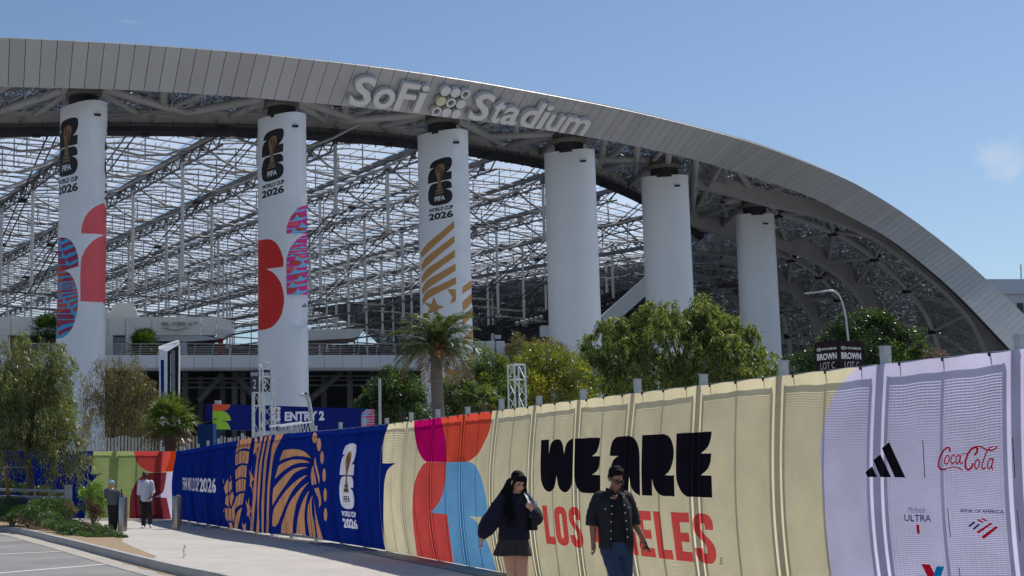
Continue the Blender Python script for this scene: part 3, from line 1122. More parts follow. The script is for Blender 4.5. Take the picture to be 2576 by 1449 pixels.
# ---- the green banner across the walk
pr = Print(c_lime)
GU = lambda pts: FU(pts, FG)
pr.poly(c_blue, GU(sm(z2([(-2600, 180, 1), (900, 200, 1), (890, 330), (870, 470, 1), (1000, 470, 1), (920, 500), (850, 640), (800, 1000, 1), (-2600, 1000, 1)]))))
pr.poly(c_red, GU(sm(z2([(1275, 200, 1), (1800, 190, 1), (1740, 320), (1700, 410), (1650, 445, 1), (1480, 455, 1), (1390, 430), (1310, 350)]))))
pr.poly(c_orange, GU(sm(z2([(1640, 190, 1), (1800, 190, 1), (1740, 320), (1700, 410), (1650, 447, 1), (1585, 448, 1), (1610, 380), (1632, 300)]))))
pr.poly(c_maroon, GU(sm(z2([(1243, 960, 1), (1250, 700), (1300, 560), (1380, 480), (1460, 458, 1), (1600, 455, 1), (1585, 560), (1560, 650), (1480, 690, 1), (1600, 700, 1), (1655, 960, 1)]))))
pr.poly(c_lav, GU(sm(z2([(1600, 450, 1), (1700, 445, 1), (1715, 560), (1718, 960, 1), (1655, 960, 1), (1600, 700, 1), (1480, 690, 1), (1560, 650), (1585, 560)]))))
ban3 = pr.sheet('fence_banner', outline(FG, 0.05, FG.L - 0.1, 0.2), grid_pts(FG, 0.05, FG.L - 0.1, 0.2, 0.3), FG.S)
tag(ban3, 'green fabric banner with red and maroon shapes across the end of the walk', 'banner', 'printed fence banners')

# ties along the top of the cream banner
tie = MB()
tie.box((0, 0, 0), (0.008, 0.075, 0.035))
tm = tie.mesh('tie')
tm.materials.append(m_tie)
u = 0.6
while u < u_seam - 0.2:
    p, t, n = FM.base(u)
    o = put('tie', tm, ban1)
    o.location = p + n * 0.02 + Vector((0, 0, FM.h(u) - 0.012))
    o.rotation_euler = (0, 0, math.atan2(t.y, t.x))
    u += 0.56
# ground plates in front of the fence foot
for k, (ua, ub) in enumerate([(11.2, 12.9), (13.0, 14.7), (14.8, 16.5), (16.6, 18.3), (18.4, 20.1), (20.2, 21.9), (22.6, 24.3), (24.4, 26.0), (36.5, 38.4)]):
    b = MB()
    ring = []
    for u in (ua, (ua + ub) / 2, ub):
        p, t, n = FM.base(u)
        ring.append([p + n * 0.06 + Vector((0, 0, 0.002)), p + n * 0.62 + Vector((0, 0, 0.002)), p + n * 0.62 + Vector((0, 0, 0.022)), p + n * 0.06 + Vector((0, 0, 0.022))])
    b.loft(ring)
    o = b.build('ground_plate', m_plate, fence)

# ================================================================== the stadium
m_fascia = mat('roof_edge_panel', rgb(166, 165, 165), 0.5, 0.25, nscale=0.35, namt=0.04, orand=0.06)
m_fdark = mat('joint_dark', rgb(40, 40, 42), 0.8)
m_column = mat('column_white', rgb(226, 228, 231), 0.6, nscale=0.25, namt=0.025)
m_steel = mat('roof_steel_white', rgb(150, 149, 148), 0.5, nscale=0.5, namt=0.08)
m_ridge = mat('roof_ridge_dark', rgb(96, 96, 98), 0.6, 0.1, nscale=0.4, namt=0.12)
m_steeld = mat('roof_steel_grey', rgb(176, 174, 171), 0.5, 0.1, nscale=0.4, namt=0.12)
m_black = mat('catwalk_black', rgb(38, 38, 41), 0.7, nscale=1, namt=0.2)
m_cable = mat('cable_black', rgb(34, 34, 37), 0.5)
m_collar = mat('bearing_collar', rgb(112, 108, 100), 0.6, nscale=2, namt=0.2)
m_deck = mat('deck_panel_white', rgb(205, 207, 210), 0.55, nscale=0.5, namt=0.04, orand=0.03)
m_wallc = mat('terrace_wall_panel', rgb(230, 226, 220), 0.8, nscale=0.7, namt=0.05)
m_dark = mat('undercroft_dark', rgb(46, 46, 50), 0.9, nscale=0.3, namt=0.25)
m_seat = mat('dark_seats', rgb(40, 43, 54), 0.7, nscale=1.5, namt=0.3)
m_glass = mat('dark_glass', rgb(32, 38, 46), 0.1, nscale=1, namt=0.1)
m_strut = mat('space_frame_aluminium', rgb(185, 187, 190), 0.4, 0.3, nscale=3, namt=0.2)
m_etfe = thin('roof_film', (0.80, 0.85, 0.92), 0.75, nscale=0.12, namt=0.10, clear=0.50)


def perforated(name, color, hole, scale):
    m = bpy.data.materials.new(name)
    m.use_nodes = True
    nt = m.node_tree
    out = nt.nodes['Material Output']
    b = nt.nodes['Principled BSDF']
    b.inputs['Base Color'].default_value = (*color, 1)
    b.inputs['Metallic'].default_value = 0.4
    b.inputs['Roughness'].default_value = 0.45
    tc = nt.nodes.new('ShaderNodeTexCoord')
    v = nt.nodes.new('ShaderNodeTexVoronoi')
    v.inputs['Scale'].default_value = scale
    n = nt.nodes.new('ShaderNodeTexNoise')
    n.inputs['Scale'].default_value = scale * 0.18
    th = nt.nodes.new('ShaderNodeMath')
    th.operation = 'MULTIPLY'
    th.inputs[1].default_value = hole * 2
    lt = nt.nodes.new('ShaderNodeMath')
    lt.operation = 'LESS_THAN'
    t = nt.nodes.new('ShaderNodeBsdfTransparent')
    mx = nt.nodes.new('ShaderNodeMixShader')
    nt.links.new(tc.outputs['Object'], v.inputs['Vector'])
    nt.links.new(tc.outputs['Object'], n.inputs['Vector'])
    nt.links.new(n.outputs['Fac'], th.inputs[0])
    nt.links.new(v.outputs['Distance'], lt.inputs[0])
    nt.links.new(th.outputs[0], lt.inputs[1])
    nt.links.new(lt.outputs[0], mx.inputs['Fac'])
    nt.links.new(b.outputs['BSDF'], mx.inputs[1])
    nt.links.new(t.outputs['BSDF'], mx.inputs[2])
    nt.links.new(mx.outputs['Shader'], out.inputs['Surface'])
    MATS[name] = m
    return m


m_perf = perforated('perforated_roof_skin', rgb(150, 150, 152), 0.23, 5.0)

stadium = tag(empty('stadium', (10, 125, 0)), 'huge grey stadium with sweeping curved roof edge on tall white columns', 'stadium')

# ---- roof edge (fascia)
TB = [(-260, 88, -264, 210, 111), (0, 95, -4, 218, 112), (300, 110, 285, 225, 114), (580, 130, 555, 240, 116), (760, 148, 728, 254, 117.5), (959, 171, 920, 272, 120),
      (1180, 204, 1136, 297, 123.5), (1400, 243, 1348, 324, 128.5), (1593, 282, 1540, 356, 135), (1778, 327, 1723, 396, 143), (1932, 373, 1848, 432, 151), (2104, 440, 2022, 489, 161),
      (2192, 485, 2118, 535, 167), (2300, 555, 2237, 601, 174), (2410, 640, 2345, 684, 182), (2482, 703, 2420, 752, 188), (2560, 775, 2498, 833, 194), (2640, 855, 2585, 927, 200), (2720, 950, 2668, 1025, 206), (2800, 1060, 2720, 1110, 212), (2870, 1190, 2800, 1210, 217)]
Tp = crom([P(a, b_, d) for a, b_, c, e, d in TB], 14)
Bp = crom([P(c, e, d + float(np.interp(a, (2000, 2300, 2560, 2720), (2.6, -1.5, -6.5, -8.0)))) for a, b_, c, e, d in TB], 14)
ac = [0.0]
for i in range(1, len(Tp)):
    ac.append(ac[-1] + (Tp[i] - Tp[i - 1]).length)


def FS(s, t, h=0.0):
    i = int(np.searchsorted(ac, s)) - 1
    i = min(max(i, 0), len(Tp) - 2)
    f = (s - ac[i]) / (ac[i + 1] - ac[i])
    a = Tp[i].lerp(Tp[i + 1], f)
    c = Bp[i].lerp(Bp[i + 1], f)
    p = c.lerp(a, t)
    if h:
        n = (Tp[i + 1] - Tp[i]).cross(a - c).normalized()
        p = p + n * h
    return p


PW = 1.29
npan = int(ac[-1] / PW)
b = MB()
for k in range(npan):
    s0, s1 = k * PW + 0.026, (k + 1) * PW - 0.026
    b = MB()
    lift = 0.012 * ((k * 37) % 5) / 4
    f = [FS(s0, 0, lift), FS(s1, 0, lift), FS(s1, 0.5, lift), FS(s1, 1, lift), FS(s0, 1, lift), FS(s0, 0.5, lift)]
    r_ = [FS(s0, 0, -0.1), FS(s1, 0, -0.1), FS(s1, 0.5, -0.1), FS(s1, 1, -0.1), FS(s0, 1, -0.1), FS(s0, 0.5, -0.1)]
    b.add(f + r_, [(0, 1, 2, 5), (5, 2, 3, 4), (6, 11, 8, 7), (11, 10, 9, 8), (0, 6, 7, 1), (1, 7, 8, 2), (2, 8, 9, 3), (3, 9, 10, 4), (4, 10, 11, 5), (5, 11, 6, 0)])
    b.build('fascia_panel', m_fascia, stadium)
b = MB()
ring = [[FS(s, 0.01, -0.16), FS(s, 0.985, -0.16), FS(s, 0.96, -0.5), FS(s, 0.01, -0.5)] for s in np.linspace(0, npan * PW - 0.1, 140)]
b.loft(ring)
b.build('fascia_backing', m_fdark, stadium)

# ---- columns
COLS = [(147, 274, 268, 121.5, 48), (648, 769, 296, 123.5, 45), (1053, 1173, 337, 130, 42), (1372, 1492, 384, 141, 30), (1615, 1728, 446, 155, 18), (1852, 1945, 541, 176, 5)]
col_objs, col_info = [], []


class Column:
    def __init__(self, xl, xr, yt, D, phi):
        zt = P((xl + xr) / 2, yt, D).z
        hx = (xr - xl) / 2 / F * D * 1.0086
        ph = R(phi)
        n = 96
        raw = []
        for k in range(n):
            a = 2 * math.pi * k / n
            ca, sa = math.cos(a), math.sin(a)
            x = abs(ca) ** (2 / 2.9) * (1 if ca > 0 else -1)
            y = 0.5 * abs(sa) ** (2 / 2.9) * (1 if sa > 0 else -1)
            raw.append((x * math.cos(ph) + y * math.sin(ph), -x * math.sin(ph) + y * math.cos(ph)))
        ex = max(p[0] for p in raw)
        sc = hx / ex
        self.sec = [(p[0] * sc, p[1] * sc) for p in raw]
        self.n = n
        self.c = P((xl + xr) / 2, yt, D)
        self.D, self.zt = D, zt
        # front run: from the leftmost to the rightmost point along the near side
        il = min(range(n), key=lambda k: self.sec[k][0])
        ir = max(range(n), key=lambda k: self.sec[k][0])
        run = [il]
        k = il
        step = 1
        # choose the direction that passes the near side (small y)
        t1 = [self.sec[(il + j) % n][1] for j in range(1, 12)]
        t2 = [self.sec[(il - j) % n][1] for j in range(1, 12)]
        step = 1 if sum(t1) < sum(t2) else -1
        order = [(il + step * j) % n for j in range(n + 1)]
        self.order = order
        self.s = [0.0]
        for a, b_ in zip(order[:-1], order[1:]):
            self.s.append(self.s[-1] + math.dist(self.sec[a], self.sec[b_]))
        self.per = self.s[-1]
        self.front = order.index(ir)

    def at(self, s, z):
        s = s % self.per
        i = min(int(np.searchsorted(self.s, s, side='right')) - 1, self.n - 1)
        f = (s - self.s[i]) / (self.s[i + 1] - self.s[i])
        a, b_ = self.sec[self.order[i]], self.sec[self.order[i + 1]]
        k = 1.0 + 0.035 * (1 - z / self.zt)
        return Vector((self.c.x + k * (a[0] + (b_[0] - a[0]) * f), self.D + k * (a[1] + (b_[1] - a[1]) * f), z))

    def uv(self, px, py):
        z = P(px, py, self.D).z
        for _ in range(4):
            ss = np.linspace(0, self.s[self.front], 160)
            xs = np.array([proj(self.at(s, z))[0] for s in ss])
            j = int(np.argmin(np.abs(xs - px)))
            s = float(ss[j])
            if px < xs[0]:
                s = -0.02
            p = self.at(max(s, 0), z)
            z = P(px, py, p.y).z
        return (s, z)


k_black = mat('print_black', rgb(24, 23, 27), 0.6, namt=0.03)
k_white = mat('print_white', rgb(225, 226, 232), 0.6, namt=0.03)
k_red = mat('print_red', rgb(206, 30, 24), 0.6, namt=0.03)
k_coral = mat('print_coral', rgb(228, 92, 98), 0.6, namt=0.03)
k_brick = mat('print_brick', rgb(190, 66, 50), 0.6, namt=0.03)
k_wine = mat('print_wine', rgb(150, 8, 74), 0.6, namt=0.03)
k_teal = mat('print_teal_blue', rgb(24, 164, 212), 0.6, namt=0.03)
k_pink = mat('print_pink', rgb(220, 46, 140), 0.6, namt=0.03)
k_aqua = mat('print_aqua', rgb(90, 190, 232), 0.6, namt=0.03)
k_gold = mat('print_gold', rgb(190, 140, 82), 0.6, namt=0.03)
k_cup = mat('print_trophy_gold', rgb(142, 106, 74), 0.6, nscale=8, namt=0.2)
k_cupd = mat('print_trophy_shade', rgb(96, 62, 40), 0.6)
k_cupg = mat('print_trophy_green', rgb(22, 82, 74), 0.6)
k_pale = mat('print_pale', rgb(220, 224, 234), 0.6, namt=0.02)
zD = lambda pts: scaled(pts, 0.2604, 125.8, 490.5)
zE = lambda pts: scaled(pts, 0.25, 644.0, 488.0)
zF = lambda pts: scaled(pts, 0.1953, 943.4, 786.1)

CLABEL = []
for ci, (xl, xr, yt, D, phi) in enumerate(COLS):
    C = Column(xl, xr, yt, D, phi)
    col_info.append(C)
    pr = Print(m_column)
    U = lambda pts: [C.uv(p[0], p[1]) for p in pts]
    if ci < 3:
        tq_ = [((149, 309), (197, 292), (148, 492), (196, 480)), ((658.5, 336.6), (714.3, 319.3), (658.8, 500.7), (714.7, 484.2)), ((1075, 408), (1137, 392), (1079, 556), (1140, 546))][ci]
        emblem(pr, quadfn(*[C.uv(*p) for p in tq_]), k_black, k_white, k_black, k_cup, k_cupg, k_cupd)
        if ci == 0:
            s_f = C.s[C.front]
            w = C.uv(197, 400)[0] - C.uv(149, 400)[0]
            zt_, zb_ = C.uv(262, 302)[1], C.uv(262, 500)[1]
            s0 = C.uv(263, 400)[0]
            emblem(pr, quadfn((s0, zt_), (s0 + w, zt_), (s0, zb_), (s0 + w, zb_)), k_black, k_white, k_black, k_cup, k_cupg, None)
    if ci == 0:
        pr.poly(k_coral, U(sm(zD([(300, 372, 1), (310, 290), (345, 200), (410, 130), (470, 95), (522, 77, 1), (560, 140, 1), (566, 140, 1), (558, 1076, 1), (510, 1037, 1), (292, 1028, 1), (296, 660), (320, 570), (370, 490), (440, 425), (520, 392, 1), (480, 378)]), 4)))
        clip = U(sm(zD([(60, 425, 1), (110, 410), (180, 425), (230, 480), (262, 560), (275, 630), (275, 690, 1), (135, 732, 1), (190, 755), (240, 840), (268, 950), (268, 1090), (245, 1200), (200, 1310), (130, 1375), (40, 1392, 1), (48, 900)]), 4))
        clip = [(max(u_, 0.02) if u_ < 0.1 else u_, v_) for u_, v_ in clip]
        pr.poly(k_brick, clip)
        pr.poly(k_wine, U(zD(ell(175, 560, 110, 175))), clip)
        pr.poly(k_wine, U(zD(ell(165, 880, 45, 130))), clip)
        pr.poly(k_wine, U(zD(ell(170, 1240, 120, 130))), clip)
        for y, xc, hh in ((455, 95, 60), (520, 105, 55), (590, 130, 55), (660, 165, 50), (730, 215, 40), (800, 60, 30), (850, 80, 24), (872, 105, 14), (885, 180, 10), (900, 235, 16), (955, 60, 25), (990, 100, 35), (1030, 140, 40), (1075, 185, 50), (1130, 220, 60), (1185, 250, 65), (1290, 60, 65), (1370, 75, 80)):
            pr.poly(k_teal, U(sm(zD([(xc - 8, y - hh * 0.7), (xc + 20, y), (xc + 60, y - hh * 0.5), (300, y - hh * 1.1, 1), (300, y - hh * 0.9, 1), (xc + 70, y + 4), (xc + 10, y + hh * 0.45), (xc - 18, y + hh * 0.1)]), 3)), clip)
            pr.poly(k_teal, U(sm(zD([(40, y + 12, 1), (xc, y + hh * 0.25, 1), (xc, y + hh * 0.25 + 7, 1), (40, y + 22, 1)]), 2)), clip)
        pr.text(k_white, 'WE ARE', quadfn(*[C.uv(*zD([p])[0]) for p in ((533, 848), (560, 860), (531, 915), (558, 930))]), bold=0.03)
    if ci == 1:
        pr.poly(k_red, [(max(u_, 0.03), v_) for u_, v_ in U(sm(zE([(20, 468, 1), (130, 455), (200, 490), (250, 570), (275, 660), (278, 732, 1), (105, 755, 1), (170, 790), (230, 860), (270, 960), (283, 1060), (270, 1160), (240, 1250), (170, 1330), (90, 1365), (22, 1370, 1)]), 4))])
        for cl_, ys in ((sm(zE([(305, 402, 1), (310, 330), (340, 250), (400, 160), (460, 125), (508, 112, 1), (516, 112, 1), (516, 402, 1)]), 4), (170, 245, 320, 380)),
                        (sm(zE([(514, 408, 1), (430, 440), (360, 520), (315, 620), (305, 700), (308, 1017, 1), (520, 1017, 1), (520, 408, 1)]), 4), (450, 500, 535, 560, 590, 620, 660, 710, 780, 850, 920, 985))):
            clip = U(cl_)
            pr.poly(k_pink, clip)
            for j, y in enumerate(ys):
                hh = 34 if (y < 400 or y > 650) else 12
                xc = 345 + (j * 53) % 130
                pr.poly(k_brick if j % 2 else k_coral, U(zE(ell(340 + (j * 71) % 110, y - hh * 0.6, 60, hh * 0.7))), clip)
                pr.poly(k_aqua, U(sm(zE([(290, y + hh * 0.9, 1), (xc - 20, y + hh * 0.4), (xc + 10, y - hh), (xc + 32, y - hh * 0.4), (xc + 60, y - hh * 0.2), (540, y - hh * 0.8, 1), (540, y - hh * 0.3, 1), (xc + 60, y + hh * 0.4), (xc, y + hh * 0.8), (290, y + hh * 1.2, 1)]), 3)), clip)
        pr.poly(k_pale, U(sm(zE([(330, 1322, 1), (340, 1230), (380, 1140), (440, 1075), (516, 1045, 1), (519, 1322, 1)]), 4)))
        for l in ([(495, 1097), (510, 1140), (497, 1142), (484, 1106)], [(482, 1110), (493, 1141), (480, 1140), (470, 1120)], [(469, 1125), (476, 1140), (462, 1139), (458, 1132)]):
            pr.poly(k_black, U(zE(l)))
    if ci == 2:
        for j in range(5):
            rt, lt = (268, 415, 560, 700, 835)[j], (560, 690, 815, 930, 1035)[j]
            pr.poly(k_gold, [(max(u_, 0.03), v_) for u_, v_ in U(sm(zE([(1658 + 4 * j, lt + 30, 1), (1720, lt - 60), (1850, (rt + lt) / 2 - 22), (1995 + 4 * j, rt, 1), (1997 + 4 * j, rt + 72, 1), (1860, (rt + lt) / 2 + 48), (1735, lt + 20), (1664 + 4 * j, lt + 85, 1)]), 4))])
        pr.poly(k_gold, U(zE([(1790, 1030), (1822, 1112), (1898, 1137), (1830, 1165), (1835, 1230), (1780, 1190), (1715, 1215), (1745, 1150), (1690, 1090), (1765, 1105)])))
        pr.poly(k_gold, U(zE([(1923, 958), (2010, 958), (2012, 1075), (1952, 1105), (1975, 1040)])))
        for l in ([(2077, 935), (2166, 865), (2169, 945), (2077, 1008)], [(2077, 1085), (2170, 1000), (2172, 1090), (2077, 1178)], [(2076, 1240), (2173, 1140), (2175, 1230), (2076, 1330)]):
            pr.poly(k_gold, U(zE(l)))
        for l in ([(925, 100), (1050, 60), (1052, 150)], [(655, 890), (735, 838), (733, 918)], [(875, 735), (960, 715), (1075, 770), (1070, 845), (880, 765)], [(720, 715), (735, 735), (735, 830), (722, 760)], [(1130, 330), (1258, 215), (1260, 330), (1130, 450)], [(1120, 640), (1262, 500), (1264, 640), (1120, 760)]):
            pr.poly(k_gold, U(zF(l)))
    gr = []
    for i in range(1, 70):
        for z in np.arange(1.0, C.zt - 0.3, 2.6):
            gr.append((C.per * i / 70, float(z)))
    ol = [(C.per * i / 70, 0.0) for i in range(70)] + [(C.per, 0.0), (C.per, C.zt)] + [(C.per * i / 70, C.zt) for i in range(69, -1, -1)]
    co = pr.sheet('column', ol, gr, lambda s, z: C.at(min(s, C.per - 1e-4), z), stadium)
    col_objs.append(co)
    co['label'] = ['leftmost white column with tournament emblem, coral shape and blue waves', 'white column with tournament emblem, red shape and pink waves', 'white column with tournament emblem and gold stripes', 'plain white column right of the gold striped one', 'plain white column second from the right', 'rightmost plain white column nearest the mesh roof end'][ci]
    # top plate, neck and collar
    b = MB()
    b.add([C.at(C.per * i / 48, C.zt) for i in range(48)], [tuple(range(48))])
    b.build('top_plate', m_column, co)
    rr = 0.30 * (xr - xl) / F * D
    cc = Vector((C.c.x, D, C.zt))
    b = MB()
    b.loft([[cc + Vector((rr * q * math.cos(2 * math.pi * i / 28), rr * q * math.sin(2 * math.pi * i / 28), z)) for i in range(28)] for q, z in ((1.0, -0.2), (1.0, 0.9))])
    b.build('bearing_neck', m_black, co, smooth=True)
    b = MB()
    b.loft([[cc + Vector((rr * q * math.cos(2 * math.pi * i / 28), rr * q * math.sin(2 * math.pi * i / 28), z)) for i in range(28)] for q, z in ((1.02, 0.85), (1.25, 1.0), (1.25, 1.25), (1.05, 1.35), (1.0, 2.3))])
    b.build('bearing_collar', m_collar, co, smooth=True)
    for i in range(9):
        a = math.pi + math.pi * (i + 0.5) / 9
        b = MB()
        b.box(cc + Vector((rr * 1.13 * math.cos(a), rr * 1.13 * math.sin(a), 1.5)), (0.3, 0.06, 0.5), a)
        b.build('collar_fin', m_collar, co)
    # a small camera bracket near the top right
    s_c = C.uv(xr - (xr - xl) * 0.22, yt + 22)
    p = C.at(*s_c)
    b = MB()
    b.box(p + Vector((0, -0.12, 0)), (0.55, 0.3, 0.16))
    b.box(p + Vector((-0.12, -0.3, 0)), (0.2, 0.12, 0.1))
    b.build('camera_box', m_black, co)

# ---- ring girder, catwalk and canopy tubes
RBp = [(-330, 285, 127), (0, 283, 127), (270, 280, 128), (650, 286, 130), (900, 302, 134), (1050, 319, 139), (1200, 342, 146), (1370, 375, 155), (1500, 415, 163), (1620, 470, 172), (1740, 545, 184), (1800, 595, 192)]
RB = resample(crom([P(*a) for a in RBp], 12), 1.0)
for a in range(0, len(RB) - 12, 12):
    seg = RB[a:a + 13]
    b = MB()
    b.loft([[p + Vector((0, -0.3, 0)), p + Vector((0, 1.6, 0)), p + Vector((0, 1.6, -1.15)), p + Vector((0, -0.15, -1.15))] for p in seg])
    b.build('ring_girder', m_steeld, stadium)
    b = MB()
    b.loft([[p + Vector((0, -1.0, -1.6)), p + Vector((0, 1.0, -1.6)), p + Vector((0, 1.0, -2.1)), p + Vector((0, -1.0, -2.1))] for p in seg])
    for i, p in enumerate(seg[:-1]):
        if i % 2 == 0:
            b.bar(p + Vector((0, -1.0, -2.0)), p + Vector((0, -1.0, -1.1)), 0.07, 0.07, up=(1, 0, 0))
            b.bar(p + Vector((0, -0.9, -2.2)), p + Vector((0.5, -0.7, -2.7)), 0.06, 0.06)
        b.bar(p + Vector((0, -1.02, -1.3)), seg[i + 1] + Vector((0, -1.02, -1.3)), 0.05, 0.05)
        if (a + i) % 5 == 0:
            b.box(p + Vector((0.3, 0.2, -2.15)), (0.7, 0.6, 0.3))
    b.build('catwalk', m_black, stadium)
    for i in (2, 8):
        if i < len(seg):
            b = MB()
            b.box(seg[i] + Vector((0, -0.55, -0.85)), (0.34, 0.3, 0.3))
            b.build('floodlight', m_steel, stadium)


def ringpt(x):
    return min(RB, key=lambda p: abs(p.x - x))


def fas_at(px, t):
    k = min(range(0, len(ac), 2), key=lambda i: abs(proj(Bp[i])[0] - px))
    return FS(ac[k], t, -0.5), ac[k]


for ci, C in enumerate(col_info):
    top = Vector((C.c.x, C.D, C.zt + 1.9))
    pxc = proj(top)[0]
    p, s = fas_at(pxc, 0.15)
    b = MB()
    b.box(top + Vector((0, 0, 0.7)), (2.2, 2.2, 1.0))
    b.bar(top + Vector((0, 0.3, 0)), ringpt(C.c.x + 1.0) + Vector((0, 0.4, -0.4)), 1.7, 0.8)
    b.build('bearing_beam', m_steeld, stadium)
    for dx in (-9.5, -5, 5, 9.5):
        q = ringpt(C.c.x + dx * 1.0) + Vector((0, 0.2, -0.2 - 0.2 * (abs(dx) < 6)))
        b = MB()
        b.tube([top + Vector((0.4 * (1 if dx > 0 else -1), 0, 0.1)), q], 0.42 if abs(dx) > 6 else 0.3, 10)
        b.build('canopy_tube', m_steeld, stadium, smooth=True)
    for ds in (-9, 9):
        ss = min(max(s + ds, 0), ac[-1] - 1)
        b = MB()
        b.tube([top + Vector((0, -0.3, 0.6)), FS(ss, 0.45, -0.7)], 0.4, 10)
        b.build('canopy_tube', m_steeld, stadium, smooth=True)
for k in range(0, len(RB) - 4, 9):
    p = RB[k] + Vector((0, 0.3, 0.2))
    pp, s = fas_at(proj(p)[0] + 6, 0.3)
    b = MB()
    b.tube([p, pp], 0.34, 8)
    b.build('canopy_tube', m_steeld, stadium, smooth=True)
    if k + 5 < len(RB):
        pp, s = fas_at(proj(RB[k + 5])[0] + 40, 0.3)
        b = MB()
        b.tube([p, pp], 0.26, 8)
        b.build('canopy_tube', m_steeld, stadium, smooth=True)
# canopy skin between the roof edge and the ring girder
b = MB()
rows = []
for k in range(0, len(RB), 3):
    p = RB[k]
    pp, s = fas_at(proj(p)[0] + 10, 0.5)
    a = FS(s, 0.8, -1.4)
    e = p + Vector((0, 1.2, 0.15))
    rows.append([a.lerp(e, t) for t in (0, 0.25, 0.5, 0.75, 1.0)])
b.loft(rows, closed=False, caps=False)
sk = b.build('canopy_skin', m_perf, stadium, smooth=True)
b = MB()
rnd = random.Random(5)
for k in range(900):
    r0 = rows[rnd.randrange(len(rows) - 1)]
    j = rnd.randrange(1, 4)
    p = r0[j].lerp(r0[j + 1], rnd.random()) + Vector((rnd.uniform(-1.5, 1.5), 0, -rnd.uniform(0.15, 0.9)))
    d = Vector((rnd.uniform(-1, 1), rnd.uniform(-1, 1), rnd.uniform(-0.5, 0.5))).normalized()
    b.tube([p - d * 0.7, p + d * 0.7], 0.05, 3, caps=False)
tag(b.build('canopy_space_frame', m_strut, stadium), kind='stuff')

# ---- film roof over the bowl
aD = Vector((0.337, -0.941, 0)).normalized()
bD = Vector((0.941, 0.337, 0)).normalized()
O0 = Vector((0, 130, 0))
rx = [p.x for p in RB]
ry = [p.y for p in RB]


def yring(x):
    if x > rx[-1]:
        return ry[-1] + (x - rx[-1]) * 2.2
    return float(np.interp(x, rx, ry))


rz_ = [p.z for p in RB]


def zroof(p):
    ze = float(np.interp(p.x, rx, rz_)) - 1.3
    d = max(p.y - yring(p.x), 0.0)
    base = 33.7 + 0.034 * (p.y - 128)
    f = math.exp(-d / 30.0)
    return base * (1 - f) + (ze + 0.034 * d) * f


def inroof(p):
    return p.y > yring(p.x) + 0.5 and p.y < 405 and -100 < p.x < 130


def rp(i, j, dz=0.0):
    """i metres across the ridges, j metres back along them"""
    p = O0 + bD * i - aD * j
    return Vector((p.x, p.y, zroof(p) + dz))


